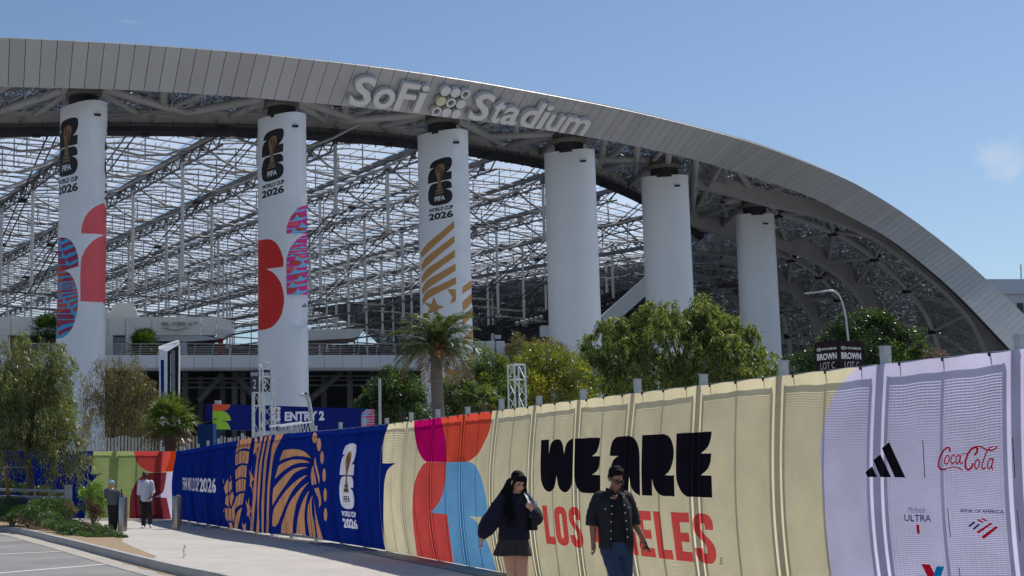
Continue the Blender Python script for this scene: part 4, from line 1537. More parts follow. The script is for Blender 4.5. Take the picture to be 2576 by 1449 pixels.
RIDGE, STEP = 11.5, 6.0
ridges = [k * RIDGE for k in range(-14, 19)]
js = [k * STEP for k in range(-14, 52)]
film_rows = 0
purl, arcs, cab = MB(), MB(), MB()
strut_me = MB()
strut_me.tube([(0, 0, 0), (0, 0, -1)], 0.18, 8)
strut_me = strut_me.mesh('roof_strut', True)
strut_me.materials.append(mat('strut_white', rgb(190, 190, 190), 0.5, namt=0.05))
foot_me = MB()
foot_me.box((0, 0, 0), (0.7, 0.7, 0.5))
foot_me = foot_me.mesh('strut_foot')
foot_me.materials.append(m_steeld)
for ri, i in enumerate(ridges):
    run = [j for j in js if inroof(rp(i, j))]
    if len(run) < 2:
        continue
    j0, j1 = run[0], run[-1]
    while inroof(rp(i, j0 - 1.0)):
        j0 -= 1.0
    b = MB()
    b.bar(rp(i, j0, -0.25), rp(i, j1, -0.25), 0.38, 0.55)
    b.bar(rp(i, j0, -1.6), rp(i, j1, -1.6), 0.16, 0.16)
    jj = j0
    while jj < j1 - 3 and jj < j0 + 150:
        b.bar(rp(i, jj, -0.5), rp(i, jj + 1.5, -1.6), 0.12, 0.12)
        b.bar(rp(i, jj + 1.5, -1.6), rp(i, jj + 3, -0.5), 0.12, 0.12)
        jj += 3
    for j in run:
        b.box(rp(i, j, -0.7), (0.55, 0.55, 0.7))
    b.build('roof_ridge', m_ridge, stadium)
    # film strip up to the next ridge
    n2 = [j for j in js if inroof(rp(i + RIDGE, j)) or inroof(rp(i, j))]
    if len(n2) > 1:
        b = MB()
        rws = []
        for j in n2:
            rws.append([rp(i + RIDGE * t, j, 0.45 + 0.5 * math.sin(math.pi * t)) for t in (0.02, 0.25, 0.5, 0.75, 0.98)])
        b.loft(rws, closed=False, caps=False)
        b.build('roof_film', m_etfe, stadium, smooth=True)
    low = []
    for kk, j in enumerate(run):
        near = rp(i, j).y < 300
        if inroof(rp(i + RIDGE, j)):
            purl.tube([rp(i + RIDGE * t, j, 0.1 + 0.5 * math.sin(math.pi * t)) for t in (0, 0.5, 1)], 0.115, 5, caps=False)
            if near:
                purl.tube([rp(i + RIDGE * t, j + STEP * 0.5, 0.15 + 0.5 * math.sin(math.pi * t)) for t in (0, 0.5, 1)], 0.09, 4, caps=False)
            if near:
                arcs.tube([rp(i + RIDGE * t, j + (STEP if kk % 2 else -STEP) * 0.9 * t, -0.4 - 2.0 * math.sin(math.pi * t)) for t in (0, 0.2, 0.4, 0.6, 0.8, 1)], 0.13, 5, caps=False)
                for q in range(1, 8):
                    t = q / 8
                    purl.tube([rp(i + RIDGE * t, j, 0.1), rp(i + RIDGE * t, j, 0.75)], 0.05, 3, caps=False)
                purl.tube([rp(i + RIDGE * 0.5, j, -2.3), rp(i + RIDGE * 0.5, j, 0.4)], 0.07, 4, caps=False)
                for q in (0.2, 0.4, 0.6, 0.8):
                    cab.tube([rp(i + RIDGE * q, j, 0.55), rp(i + RIDGE * q, j + STEP, 0.55)], 0.035, 3, caps=False)
            cab.tube([rp(i, j, -1.2), rp(i + RIDGE, j, -1.2)], 0.05, 3, caps=False)
        if kk % 3 == (ri % 3) and rp(i, j).y < 390:
            L = 12.5 if kk > 1 else 7.0
            so = put('roof_strut', strut_me, stadium)
            so.location = rp(i, j, -0.6)
            so.scale = (1, 1, L)
            fo = bpy.data.objects.new('strut_foot', foot_me)
            COL.objects.link(fo)
            fo.parent = stadium
            fo.matrix_parent_inverse = world_of(stadium).inverted()
            fo.location = rp(i, j, -0.6 - L)
            low.append((j, rp(i, j, -0.6 - L)))
    pts = [p for _, p in low]
    for sgn in (-0.35, 0.35):
        for a_, c_ in zip(pts[:-1], pts[1:]):
            cab.tube([a_ + bD * sgn, c_ + bD * sgn], 0.075, 4, caps=False)
    for (jq, p) in low:
        q = rp(i + RIDGE, jq + STEP, -13.1)
        if inroof(q) and p.z < zroof(p) - 10:
            for sgn in (-0.4, 0.4):
                cab.tube([p - aD * sgn, q - aD * sgn], 0.06, 3, caps=False)
for (x0, y0, d0, x1, y1, d1) in ((130, 345, 131, -60, 760, 250), (330, 340, 131, 20, 760, 255), (640, 348, 133, 265, 770, 250), (1055, 350, 142, 610, 800, 265), (1375, 402, 158, 900, 850, 280), (1625, 505, 176, 1215, 850, 270), (1560, 470, 170, 1300, 700, 225)):
    q0, q1 = P(x0, y0, d0), P(x1, y1, d1)
    for sgn in (-0.42, 0.42):
        cab.tube([q0 + bD * sgn, q1 + bD * sgn], 0.085, 4, caps=False)
    for f in (0.25, 0.5, 0.75):
        cab.box(q0.lerp(q1, f), (0.9, 0.5, 0.35))
tag(purl.build('roof_purlins', m_steel, stadium), kind='stuff')
tag(arcs.build('roof_arch_tubes', m_steel, stadium), kind='stuff')
tag(cab.build('roof_cables', m_cable, stadium), kind='stuff')

# ---- the mesh end of the roof on the right
zG = lambda pts: scaled(pts, 0.25, 1932.0, 440.0)


def pcurve(pts, d0, d1, n=40):
    q = [P(x, y, d0 + (d1 - d0) * k / (len(pts) - 1)) for k, (x, y) in enumerate(pts)]
    q = crom(q, 12)
    l = [0.0]
    for a, c in zip(q[:-1], q[1:]):
        l.append(l[-1] + (c - a).length)
    out = []
    for k in range(n):
        s = l[-1] * k / (n - 1)
        i = min(int(np.searchsorted(l, s, side='right')) - 1, len(q) - 2)
        f = (s - l[i]) / max(l[i + 1] - l[i], 1e-6)
        out.append(q[i].lerp(q[i + 1], f))
    return out


ARC = [
    pcurve([(1745, 452), (1857, 478), (1932, 498), (2040, 523), (2117, 548), (2192, 580), (2250, 615), (2307, 658), (2357, 698), (2407, 745), (2447, 790), (2480, 850), (2500, 920), (2510, 1010)], 166, 206),
    pcurve([(1720, 545), (1800, 566), (1870, 583), (1952, 603), (2037, 632), (2082, 657), (2124, 685), (2149, 710), (2177, 745), (2207, 790), (2225, 830), (2245, 900), (2255, 980)], 182, 226),
    pcurve([(1720, 600), (1803, 633), (1850, 650), (1957, 700), (1994, 717), (2019, 745), (2039, 772), (2057, 802), (2075, 860), (2085, 950)], 206, 240),
    pcurve([(1720, 682), (1788, 697), (1825, 723), (1860, 753), (1885, 795), (1900, 850), (1908, 940)], 232, 256),
]
for ai, A in enumerate(ARC):
    for a in range(0, 39, 8):
        seg = A[a:a + 9]
        b = MB()
        rg = []
        for i, p in enumerate(seg):
            t = (A[min(a + i + 1, 39)] - A[max(a + i - 1, 0)]).normalized()
            o = t.cross(Vector((0, 1, 0))).normalized()
            if o.z < 0:
                o = -o
            w = 1.15 if ai else 0.95
            rg.append([p - o * w + Vector((0, -0.6, 0)), p + o * w + Vector((0, -0.6, 0)), p + o * w + Vector((0, 0.6, 0)), p - o * w + Vector((0, 0.6, 0))])
        b.loft(rg)
        b.build('roof_arch', m_steeld, stadium)


def raised(A, h):
    out = []
    for i, p in enumerate(A):
        t = (A[min(i + 1, len(A) - 1)] - A[max(i - 1, 0)]).normalized()
        o = t.cross(Vector((0, 1, 0))).normalized()
        if o.z < 0:
            o = -o
        out.append(p + o * h)
    return out


fedge = []
for k in range(40):
    x = 1730 + (2640 - 1730) * k / 39
    s = fas_at(x, 0)[1]
    fedge.append(FS(s, 0.6, -1.2))
# let the edge curve follow the same spacing as the arches
l = [0.0]
for a, c in zip(fedge[:-1], fedge[1:]):
    l.append(l[-1] + (c - a).length)
fe2 = []
for k in range(40):
    s = l[-1] * k / 39
    i = min(int(np.searchsorted(l, s, side='right')) - 1, 38)
    fe2.append(fedge[i].lerp(fedge[i + 1], (s - l[i]) / max(l[i + 1] - l[i], 1e-6)))
SH = [fe2] + [raised(A, 2.6) for A in ARC] + [[p + Vector((-26, 26, -1)) for p in raised(ARC[3], 2.6)], [p + Vector((-60, 60, -2)) for p in raised(ARC[3], 2.6)]]
b = MB()
b.loft(SH, closed=False, caps=False)
b.build('mesh_shell', m_perf, stadium, smooth=True)
b = MB()
rnd = random.Random(11)
for a in range(len(SH) - 1):
    for k in range(3600 if a < 4 else 900):
        i = rnd.randrange(39)
        f, g = rnd.random(), rnd.uniform(0.3 if a == 0 else 0.0, 1.0)
        p = SH[a][i].lerp(SH[a][i + 1], f).lerp(SH[a + 1][i].lerp(SH[a + 1][i + 1], f), g)
        tt = (SH[a][i + 1] - SH[a][i]).normalized()
        bb = (SH[a + 1][i] - SH[a][i]).normalized()
        nn = tt.cross(bb).normalized()
        if nn.z > 0:
            nn = -nn
        ang = rnd.choice((0, 1.05, 2.09, 0.5, 1.57)) + rnd.uniform(-0.15, 0.15)
        d = tt * math.cos(ang) + bb * math.sin(ang) + nn * rnd.choice((0, 0, 0.5, -0.5))
        L = rnd.uniform(0.6, 1.3)
        p = p + nn * rnd.uniform(0.2, 1.4)
        b.tube([p - d * L, p + d * L], 0.05, 3, caps=False)
tag(b.build('shell_space_frame', m_strut, stadium), kind='stuff')
# lattice tubes between the arches
for a in range(3):
    A, B_ = ARC[a], ARC[a + 1]
    M_ = [A[i].lerp(B_[i], 0.5) + Vector((0, 0, 0.9)) for i in range(40)]
    for i0 in range(0, 39, 6):
        b = MB()
        b.tube(M_[i0:i0 + 7], 0.42, 8)
        b.build('lattice_tube', m_steeld, stadium, smooth=True)
    for i in range(3, 37, 6):
        for q in (A[max(i - 3, 0)], A[min(i + 3, 39)], B_[max(i - 3, 0)], B_[min(i + 3, 39)]):
            b = MB()
            b.tube([M_[i], q], 0.26, 7)
            b.build('lattice_tube', m_steeld, stadium, smooth=True)
        b = MB()
        b.box(M_[i], (1.1, 1.1, 1.0))
        b.build('lattice_node', m_black, stadium)

# ---- the sign on the roof edge
sign = tag(empty('stadium_sign', tuple(FS(60, 0.5))), 'raised pale grey letters SoFi Stadium with dot emblem on the curved roof edge', 'sign')
m_letter = mat('sign_letter_white', rgb(206, 204, 202), 0.35, nscale=1.0, namt=0.03, spec=0.5)
m_letter_y = mat('sign_disc_cream', rgb(200, 192, 160), 0.35, namt=0.03)
sA = min(np.arange(20, 160, 0.25), key=lambda s: abs(proj(FS(s, 0.12))[0] - 884))
sB = min(np.arange(20, 160, 0.25), key=lambda s: abs(proj(FS(s, 0.12))[0] - 1468))
HT = (Tp[60] - Bp[60]).length


def letter3d(ch, x0, x1, t0, t1, bold):
    pts, edges, tris, (ax, ay, bx, by) = text2d(ch, bold)
    f = lambda p, h: FS(x0 + (p[0] - ax) / (bx - ax) * (x1 - x0), t0 + (p[1] - ay) / (by - ay) * (t1 - t0), h)
    b = MB()
    n = len(pts)
    V = [f(p, 0.62) for p in pts] + [f(p, 0.10) for p in pts]
    Fc = [tuple(t) for t in tris] + [(i, j, j + n, i + n) for i, j in edges]
    b.add(V, Fc)
    return b.build('letter', m_letter, sign)


SS = np.arange(20, 170, 0.1)
SX = np.array([proj(FS(s_, 0.12))[0] for s_ in SS])
sof = lambda px: float(np.interp(px, SX, SS))
lay = [('S', 879, 931, 0.10, 0.84), ('o', 936, 988, 0.10, 0.62), ('F', 993, 1036, 0.11, 0.82), ('i', 1041, 1059, 0.11, 0.83),
       ('S', 1177, 1223, 0.10, 0.86), ('t', 1230, 1255, 0.10, 0.76), ('a', 1257, 1297, 0.10, 0.62), ('d', 1303, 1343, 0.10, 0.86), ('i', 1348, 1363, 0.11, 0.84), ('u', 1368, 1403, 0.10, 0.60), ('m', 1409, 1469, 0.11, 0.62)]
for ch, a, c, t0, t1 in lay:
    letter3d(ch, sof(a - 10), sof(c - 10), t0, t1 - 0.02, 0.020)
RING = {(2, 2), (1, 1), (0, 0)}
for r_ in range(3):
    for c_ in range(3):
        cs = sof(1089 + 24.5 * c_)
        ct = 0.20 + 0.265 * r_
        rs = sof(1098 + 11.2) - sof(1098)
        rt = 0.118
        b = MB()
        n = 20
        oc = [(math.cos(2 * math.pi * k / n), math.sin(2 * math.pi * k / n)) for k in range(n)]
        fr = [FS(cs + rs * x, ct + rt * y, 0.6) for x, y in oc]
        bk = [FS(cs + rs * x, ct + rt * y, 0.1) for x, y in oc]
        if (c_, r_) in RING:
            fi = [FS(cs + rs * 0.6 * x, ct + rt * 0.6 * y, 0.6) for x, y in oc]
            bi = [FS(cs + rs * 0.6 * x, ct + rt * 0.6 * y, 0.1) for x, y in oc]
            b.add(fr + bk + fi + bi, [(k, (k + 1) % n, n + (k + 1) % n, n + k) for k in range(n)] + [(k, (k + 1) % n, 2 * n + (k + 1) % n, 2 * n + k) for k in range(n)] + [(2 * n + k, 2 * n + (k + 1) % n, 3 * n + (k + 1) % n, 3 * n + k) for k in range(n)])
        else:
            b.add(fr + bk, [tuple(range(n))] + [(k, (k + 1) % n, n + (k + 1) % n, n + k) for k in range(n)])
        b.build('dot', m_letter_y if (c_, r_) == (0, 1) else m_letter, sign)

# ---- concourse deck
YD = 136.0
xa, xb = P(-260, 893, YD).x, P(1330, 893, YD).x
nd = 34
for k in range(nd):
    x0, x1 = xa + (xb - xa) * k / nd + 0.015, xa + (xb - xa) * (k + 1) / nd - 0.015
    zt = P(500, 893, YD).z
    prof = [(YD, zt), (YD - 0.12, zt - 0.9), (YD - 0.02, zt - 1.2), (YD + 0.35, zt - 1.4), (YD + 1.2, zt - 1.45), (YD + 1.2, zt)]
    b = MB()
    b.loft([[Vector((x, y, z)) for y, z in prof] for x in (x0, x1)])
    b.build('deck_panel', m_deck, stadium)
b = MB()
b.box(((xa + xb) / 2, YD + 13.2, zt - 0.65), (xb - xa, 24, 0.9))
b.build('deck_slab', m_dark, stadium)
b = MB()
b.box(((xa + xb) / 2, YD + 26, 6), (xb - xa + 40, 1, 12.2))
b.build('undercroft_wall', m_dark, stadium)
m_pil = mat('undercroft_pillar', rgb(92, 94, 98), 0.7, nscale=1, namt=0.1)
for px, dY in ((466, 8), (560, 12), (590, 8), (612, 8), (880, 8), (815, 14), (505, 14), (960, 12), (1010, 8), (1290, 8)):
    c = P(px, 1000, YD + dY)
    b = MB()
    b.box((c.x, YD + dY, (zt - 1.1) / 2), (0.55, 0.55, zt - 1.1))
    b.build('pillar', m_pil, stadium)
for (p0, p1) in (((779, 1005), (858, 937)), ((640, 1000), (590, 937)), ((560, 940), (500, 1010)), ((1000, 1010), (930, 938))):
    b = MB()
    b.tube([P(*p0, YD + 7), P(*p1, YD + 7)], 0.32, 8)
    b.build('brace', m_pil, stadium, smooth=True)
b = MB()
for y in (952, 975, 962):
    b.tube([P(450, y, YD + 5 + (y % 3)), P(640, y, YD + 5 + (y % 3))], 0.09, 6)
    b.tube([P(775, y - 6, YD + 5 + (y % 3)), P(1250, y - 6, YD + 5 + (y % 3))], 0.09, 6)
b.build('service_pipe', m_pil, stadium)
# railing
rail = MB()
rail.tube([(xa, YD + 0.15, zt + 1.08), (xb, YD + 0.15, zt + 1.08)], 0.035, 6)
for h in (0.15, 0.32, 0.49, 0.66, 0.83):
    rail.tube([(xa, YD + 0.15, zt + h), (xb, YD + 0.15, zt + h)], 0.012, 4)
rl = rail.build('railing', m_steeld, stadium)
pm = MB()
pm.bar((0, 0, 0), (0.12, 0, 1.06), 0.05, 0.05)
pm = pm.mesh('railing_post')
pm.materials.append(m_steeld)
x = xa + 0.5
while x < xb:
    o = put('railing_post', pm, rl)
    o.location = (x, YD + 0.15, zt)
    x += 1.75
# white glass balustrade boxes at the right end of the deck
for k, px in enumerate((1208, 1232, 1258)):
    c = P(px, 880, YD + 2)
    b = MB()
    b.box((c.x, YD + 2, zt + 0.75), (0.8, 0.6, 1.5))
    b.build('deck_cabinet', m_deck, stadium)

# ---- seats and technical galleries seen below the roof
b = MB()
for r_ in range(40):
    y = 262 + r_ * 1.7
    z = 12 + r_ * 0.48
    b.box((25, y, z), (230, 1.7, 0.5))
b.build('far_stand', m_seat, stadium)
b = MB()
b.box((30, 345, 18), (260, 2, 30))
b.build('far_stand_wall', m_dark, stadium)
rnd = random.Random(3)
for k in range(9):
    f = k / 8
    p0, p1 = P(1150, 882 - 4 * k, 205 + 2 * k), P(1720, 822 - 16 * k, 188 + 2 * k)
    b = MB()
    b.bar(p0, p1, 1.2, 0.35)
    for q in range(46):
        t = rnd.random()
        p = p0.lerp(p1, t)
        b.box(p + Vector((0, rnd.uniform(-0.8, 0.8), rnd.uniform(-1.0, 0.8))), (rnd.uniform(0.2, 1.2), 0.5, rnd.uniform(0.2, 1.0)))
        if q % 3 == 0:
            b.bar(p + Vector((0, -0.7, -1.2)), p + Vector((0, -0.7, 1.2)), 0.08, 0.08, up=(1, 0, 0))
    b.build('lighting_gallery', m_dark if k % 2 else m_black, stadium)
b = MB()
for r_ in range(20):
    y = 168 + r_ * 1.1
    p = P(1560, 905, y)
    b.box((40, y, 10 + r_ * 0.40), (30, 1.1, 0.45))
b.build('near_stand', m_seat, stadium)
b = MB()
b.bar(P(1520, 812, 172), P(1640, 705, 172), 1.2, 1.7)
b.build('stair_wall', m_deck, stadium)
for c_, z_ in ((P(1374, 834, 165), (1.3, 1.0, 1.3)), (P(1240, 858, 165), (0.3, 0.5, 1.7)), (P(1250, 848, 165), (0.9, 0.5, 0.45))):
    b = MB()
    b.box(c_, z_)
    b.build('white_box', m_deck, stadium)
for k in range(6):
    p = P(1300 + 12 * k, 812 - 3 * k, 178)
    b = MB()
    b.tube([p, p + Vector((0, -0.5, -0.2))], 0.24, 10)
    b.build('stadium_light', m_steel, stadium)
# slanted white canopy above the deck
b = MB()
q = [P(770, 829, 150), P(915, 827, 150), P(905, 846, 150), P(885, 851, 150), P(770, 857, 150)]
b.prism(q, (0, 6, 0))
b.build('terrace_canopy', m_wallc, stadium)

# ---- the terrace restaurant
YR = 143.0
rest = tag(empty('terrace_restaurant', (P(300, 893, YR).x, YR, zt)), 'pale panelled terrace restaurant OLVERA ST on the stadium deck behind the left column', 'restaurant')
x = -170
edges = [-170, 27, 81, 134, 200, 272, 315, 382, 447, 505, 545]
for a, c in zip(edges[:-1], edges[1:]):
    b = MB()
    q = [P(a + 0.6, 797, YR), P(c - 0.6, 797, YR), P(c - 0.6, 843, YR), P(a + 0.6, 843, YR)]
    b.prism(q, (0, 1.0, 0))
    b.build('wall_panel', m_wallc, rest)
b = MB()
b.prism([P(545.6, 797, YR), P(582, 806, YR), P(583, 838, YR), P(560, 851, YR), P(545.6, 849, YR)], (0, 3, 0))
b.build('wall_panel', m_wallc, rest)
b = MB()
b.prism([P(322, 843.5, YR + 0.2), P(503, 843.5, YR + 0.2), P(560, 852, YR + 0.2), P(484, 859, YR + 0.2), P(400, 858, YR + 0.2)], (0, 4, 0))
b.build('soffit', m_deck, rest)
for a, c in ((-170, 20), (132, 284), (316, 332)):
    b = MB()
    b.prism([P(a, 843.4, YR), P(c, 843.4, YR), P(c, 896, YR), P(a, 896, YR)], (0, 1.2, 0))
    b.build('lower_wall', m_wallc, rest)
b = MB()
b.prism([P(284, 848, YR + 0.5), P(316, 848, YR + 0.5), P(316, 896, YR + 0.5), P(284, 896, YR + 0.5)], (0, 0.3, 0))
b.build('door', mat('grey_door', rgb(150, 154, 160), 0.6), rest)
b = MB()
b.prism([P(20, 843, YR + 3), P(540, 843, YR + 3), P(540, 898, YR + 3), P(20, 898, YR + 3)], (0, 0.5, 0))
b.build('dark_opening', m_glass, rest)
b = MB()
c = P(462, 875, YR + 0.6)
b.tube([(c.x, YR + 0.8, zt), (c.x, YR + 0.8, P(0, 858, YR).z)], 0.4, 14)
b.build('round_post', m_deck, rest, smooth=True)
b = MB()
b.prism([P(548, 846, YR + 1), P(562, 848, YR + 1), P(560, 892, YR + 1), P(549, 892, YR + 1)], (0, 0.8, 0))
b.build('red_menu_board', mat('board_red', rgb(150, 30, 34), 0.5), rest)
b = MB()
b.prism([P(272, 798, YR + 4), P(283, 768, YR + 4), P(300, 761, YR + 4), P(335, 763, YR + 4), P(341, 778, YR + 4), P(347, 798, YR + 4)], (0, 5, 0))
b.prism([P(220, 798, YR + 4), P(224, 782, YR + 4), P(272, 776, YR + 4), P(272, 798, YR + 4)], (0, 5, 0))
b.build('roof_plant_screen', m_wallc, rest)
m_rlet = mat('restaurant_letter', rgb(176, 172, 166), 0.6)
xx = 406
for ch, w in zip('OLVERA', (12, 9, 12, 10, 11, 12)):
    pts, eg, tr, (ax, ay, bx, by) = text2d(ch, 0.03)
    f = lambda p, o: P(xx + (p[0] - ax) / (bx - ax) * w, 819 - (p[1] - ay) / (by - ay) * 9, YR - o)
    b = MB()
    n = len(pts)
    b.add([f(p, 0.22) for p in pts] + [f(p, 0.02) for p in pts], [tuple(t) for t in tr] + [(i, j, j + n, i + n) for i, j in eg])
    b.build('letter', m_rlet, rest)
    xx += w + 2.4
for ch in 'ST':
    pts, eg, tr, (ax, ay, bx, by) = text2d(ch, 0.03)
    f = lambda p, o: P(xx + (p[0] - ax) / (bx - ax) * 5, 815 - (p[1] - ay) / (by - ay) * 5, YR - o)
    b = MB()
    n = len(pts)
    b.add([f(p, 0.22) for p in pts] + [f(p, 0.02) for p in pts], [tuple(t) for t in tr] + [(i, j, j + n, i + n) for i, j in eg])
    b.build('letter', m_rlet, rest)
    xx += 5.6
b = MB()
b.tube([P(*a, YR - 0.1) for a in ((406, 825), (420, 825), (428, 830), (455, 830), (463, 825), (474, 825))], 0.06, 6)
b.build('underline', m_rlet, rest)
b = MB()
b.prism([P(540, 826, YR - 0.1), P(578, 832, YR - 0.1), P(577, 843, YR - 0.1), P(540, 838, YR - 0.1)], (0, 0.08, 0))
b.build('side_lettering_board', m_deck, rest)

# ---- building at the far right
m_bw = mat('far_building_white', rgb(205, 206, 210), 0.7, nscale=0.1, namt=0.04)
bld = tag(empty('office_building', (P(2600, 800, 255).x, 255, 0)), 'white office block peeking out behind the right end of the stadium roof', 'building')
x0, x1 = P(2470, 705, 250).x, P(2900, 705, 250).x
zt2 = P(2560, 704, 250).z
b = MB()
b.box(((x0 + x1) / 2, 262, zt2 - 1.3), (x1 - x0, 26, 2.6))
b.build('parapet', m_bw, bld)
b = MB()
b.box(((x0 + x1) / 2, 262.6, (zt2 - 2.6) / 2), (x1 - x0 - 0.6, 25.2, zt2 - 2.6))
b.build('wall', m_bw, bld)
for fl in range(7):
    for k in range(9):
        c = Vector((x0 + 1.6 + k * 2.4, 249.95, zt2 - 5.2 - fl * 4.2))
        b = MB()
        b.box(c, (1.3, 0.12, 2.3))
        w = b.build('window', m_bw, bld)
        b = MB()
        b.box(c + Vector((0, -0.09, 0)), (1.1, 0.06, 2.1))
        b.build('pane', m_glass, w)
b = MB()
b.tube([P(2569, 705, 256), P(2568, 665, 256)], 0.12, 5)
b.build('antenna', m_steeld, bld)

# ================================================================== between the fence and the stadium
m_alu = mat('truss_aluminium', rgb(205, 206, 208), 0.3, 0.7, nscale=4, namt=0.08)
m_lamp = mat('lamp_pole_grey', rgb(186, 188, 192), 0.45, 0.3)
m_pale = mat('picket_pale', rgb(205, 203, 198), 0.7, nscale=4, namt=0.08)
k_blue = mat('board_blue', rgb(8, 32, 112), 0.75, nscale=1.5, namt=0.06, spec=0.15)
k_dblue = mat('kiosk_blue', rgb(14, 52, 104), 0.75, nscale=1.5, namt=0.08, spec=0.15)
k_org = mat('board_orange', rgb(226, 84, 32), 0.6)
k_lime = mat('board_green', rgb(150, 196, 40), 0.6)
k_boardw = mat('board_white', rgb(222, 224, 240), 0.6)
k_boardp = mat('board_pink', rgb(215, 48, 88), 0.6)


def truss_box(parent_name, label, x, y, z0, z1, w, rot, bay=0.5, group='aluminium box trusses'):
    t = tag(empty(parent_name, (x, y, z0), rot), label, 'truss', group)
    M = Matrix.Rotation(rot, 3, 'Z')
    o = Vector((x, y, 0))
    cor = [M @ Vector((a * w / 2, c * w / 2, 0)) for a, c in ((-1, -1), (1, -1), (1, 1), (-1, 1))]
    for c in cor:
        b = MB()
        b.tube([o + c + Vector((0, 0, z0)), o + c + Vector((0, 0, z1))], 0.028, 8)
        b.build('chord', m_alu, t, smooth=True)
    for k in range(4):
        a, c = cor[k], cor[(k + 1) % 4]
        z = z0
        fl = 0
        while z < z1 - 0.1:
            zz_ = min(z + bay, z1)
            b = MB()
            p0, p1 = (a, c) if fl else (c, a)
            b.tube([o + p0 + Vector((0, 0, z)), o + p1 + Vector((0, 0, zz_))], 0.014, 6)
            b.build('diagonal', m_alu, t)
            z = zz_
            fl = 1 - fl
        for zh in (z0 + 0.02, z1 - 0.48, z1 - 0.02):
            b = MB()
            b.tube([o + a + Vector((0, 0, zh)), o + c + Vector((0, 0, zh))], 0.022, 6)
            b.build('cross_bar', m_alu, t)
    return t


def zat(px, py, Y):
    return P(px, py, Y).z


YT = 47.0
c = P(672, 1000, YT)
truss_box('truss_tower', 'tall aluminium box truss tower in front of the ENTRY 2 board', c.x, YT, 0, zat(672, 911, YT), 0.40, R(14))
c = P(650, 1000, 50)
truss_box('truss_tower', 'shorter aluminium truss tower under the dark number 2 sign cube', c.x, 50, 0, zat(650, 986, 50), 0.36, R(8), 0.9)
c = P(1300, 960, 44)
truss_box('truss_tower', 'lone aluminium truss tower in front of the yellow green shrubs', c.x, 44, 0, zat(1300, 916, 44), 0.38, R(20))
# horizontal truss beam
tb = tag(empty('truss_beam', tuple(P(730, 1090, 46))), 'horizontal aluminium truss beam sticking out beside the tall truss tower', 'truss', 'aluminium box trusses')
A0, A1 = P(694, 1092, 45.2), P(771, 1080, 47.5)
dv = (A1 - A0).normalized()
A0 = A0 - dv * 0.1
sv = Vector((-dv.y, dv.x, 0)).normalized() * 0.17
for sx in (-1, 1):
    for sz in (0, 0.36):
        b = MB()
        b.tube([A0 + sv * sx + Vector((0, 0, sz - 0.12)), A1 + sv * sx + Vector((0, 0, sz - 0.12))], 0.028, 8)
        b.build('chord', m_alu, tb, smooth=True)
    n = 9
    for k in range(n):
        p0, p1 = A0.lerp(A1, k / n), A0.lerp(A1, (k + 0.5) / n)
        p2 = A0.lerp(A1, (k + 1) / n)
        for q0, q1 in ((p0 + Vector((0, 0, -0.12)), p1 + Vector((0, 0, 0.24))), (p1 + Vector((0, 0, 0.24)), p2 + Vector((0, 0, -0.12)))):
            b = MB()
            b.tube([q0 + sv * sx, q1 + sv * sx], 0.013, 5)
            b.build('diagonal', m_alu, tb)
b = MB()
for p in (A0, A1):
    b.tube([p - sv + Vector((0, 0, -0.12)), p - sv + Vector((0, 0, -p.z + 0.02))], 0.03, 6)
b.build('support_leg', m_alu, tb)

# dark cube sign with a 2
cb = P(655, 957, 50)
cs = tag(empty('sign_cube', (cb.x, 50, zat(655, 986, 50)), R(38)), 'small dark navy cube sign with a white 2 on top of the truss', 'sign')
k_navy = mat('sign_navy', rgb(22, 26, 48), 0.5)
k_brown = mat('sign_brown', rgb(40, 24, 28), 0.7, namt=0.05, spec=0.2)
k_txt = mat('sign_text_white', rgb(228, 228, 230), 0.6)
k_txtg = mat('sign_text_grey', rgb(190, 190, 196), 0.6)


def cube_sign(root, w, h, base_z, m_body, rows, yaw):
    """a cube on its corner; the two near faces carry print"""
    o = Vector(root.location)
    b = MB()
    b.box((o.x, o.y, base_z + h / 2), (w, w, h), yaw)
    b.build('body', m_body, root)
    for f in (0, 1):
        ang = yaw + (R(-90) if f == 0 else 0) - (0 if f == 0 else 0)
        # outward normals of the two near faces
        n = Matrix.Rotation(yaw, 3, 'Z') @ (Vector((0, -1, 0)) if f == 1 else Vector((-1, 0, 0)))
        t = Vector((-n.y, n.x, 0))
        pr = Print(m_body)
        for m, body, x0, x1, y0, y1, bold in rows:
            if callable(body):
                body(pr, x0, x1, y0, y1)
            else:
                pr.text(m, body, (lambda x, y, x0=x0, x1=x1, y0=y0, y1=y1: ((x0 + (x1 - x0) * x) * w, (y0 + (y1 - y0) * y) * h)), bold=bold)
        org = Vector((o.x, o.y, base_z)) + n * (w / 2 + 0.006) - t * (w / 2)
        pr.sheet('face_print', [(0.01 * w, 0.01 * h), (0.99 * w, 0.01 * h), (0.99 * w, 0.99 * h), (0.01 * w, 0.99 * h)], [], lambda u, v: org + t * u + Vector((0, 0, v)), root, smooth=False)


cube_sign(cs, 0.50, zat(650, 931, 50) - zat(650, 986, 50), zat(655, 986, 50), k_navy, [(k_txt, 'ETIHAD', 0.08, 0.92, 0.72, 0.88, 0.02), (k_txt, '2', 0.32, 0.68, 0.14, 0.56, 0.0)], R(35))

# BROWN LOT C sign
YB = 50.0
cb = P(2110, 900, YB)
zb0, zb1 = zat(2110, 937, YB), zat(2110, 861, YB)
bs = tag(empty('sign_cube', (cb.x, YB, 0), 0), 'dark brown cube sign reading BROWN LOT C above the fence', 'sign')


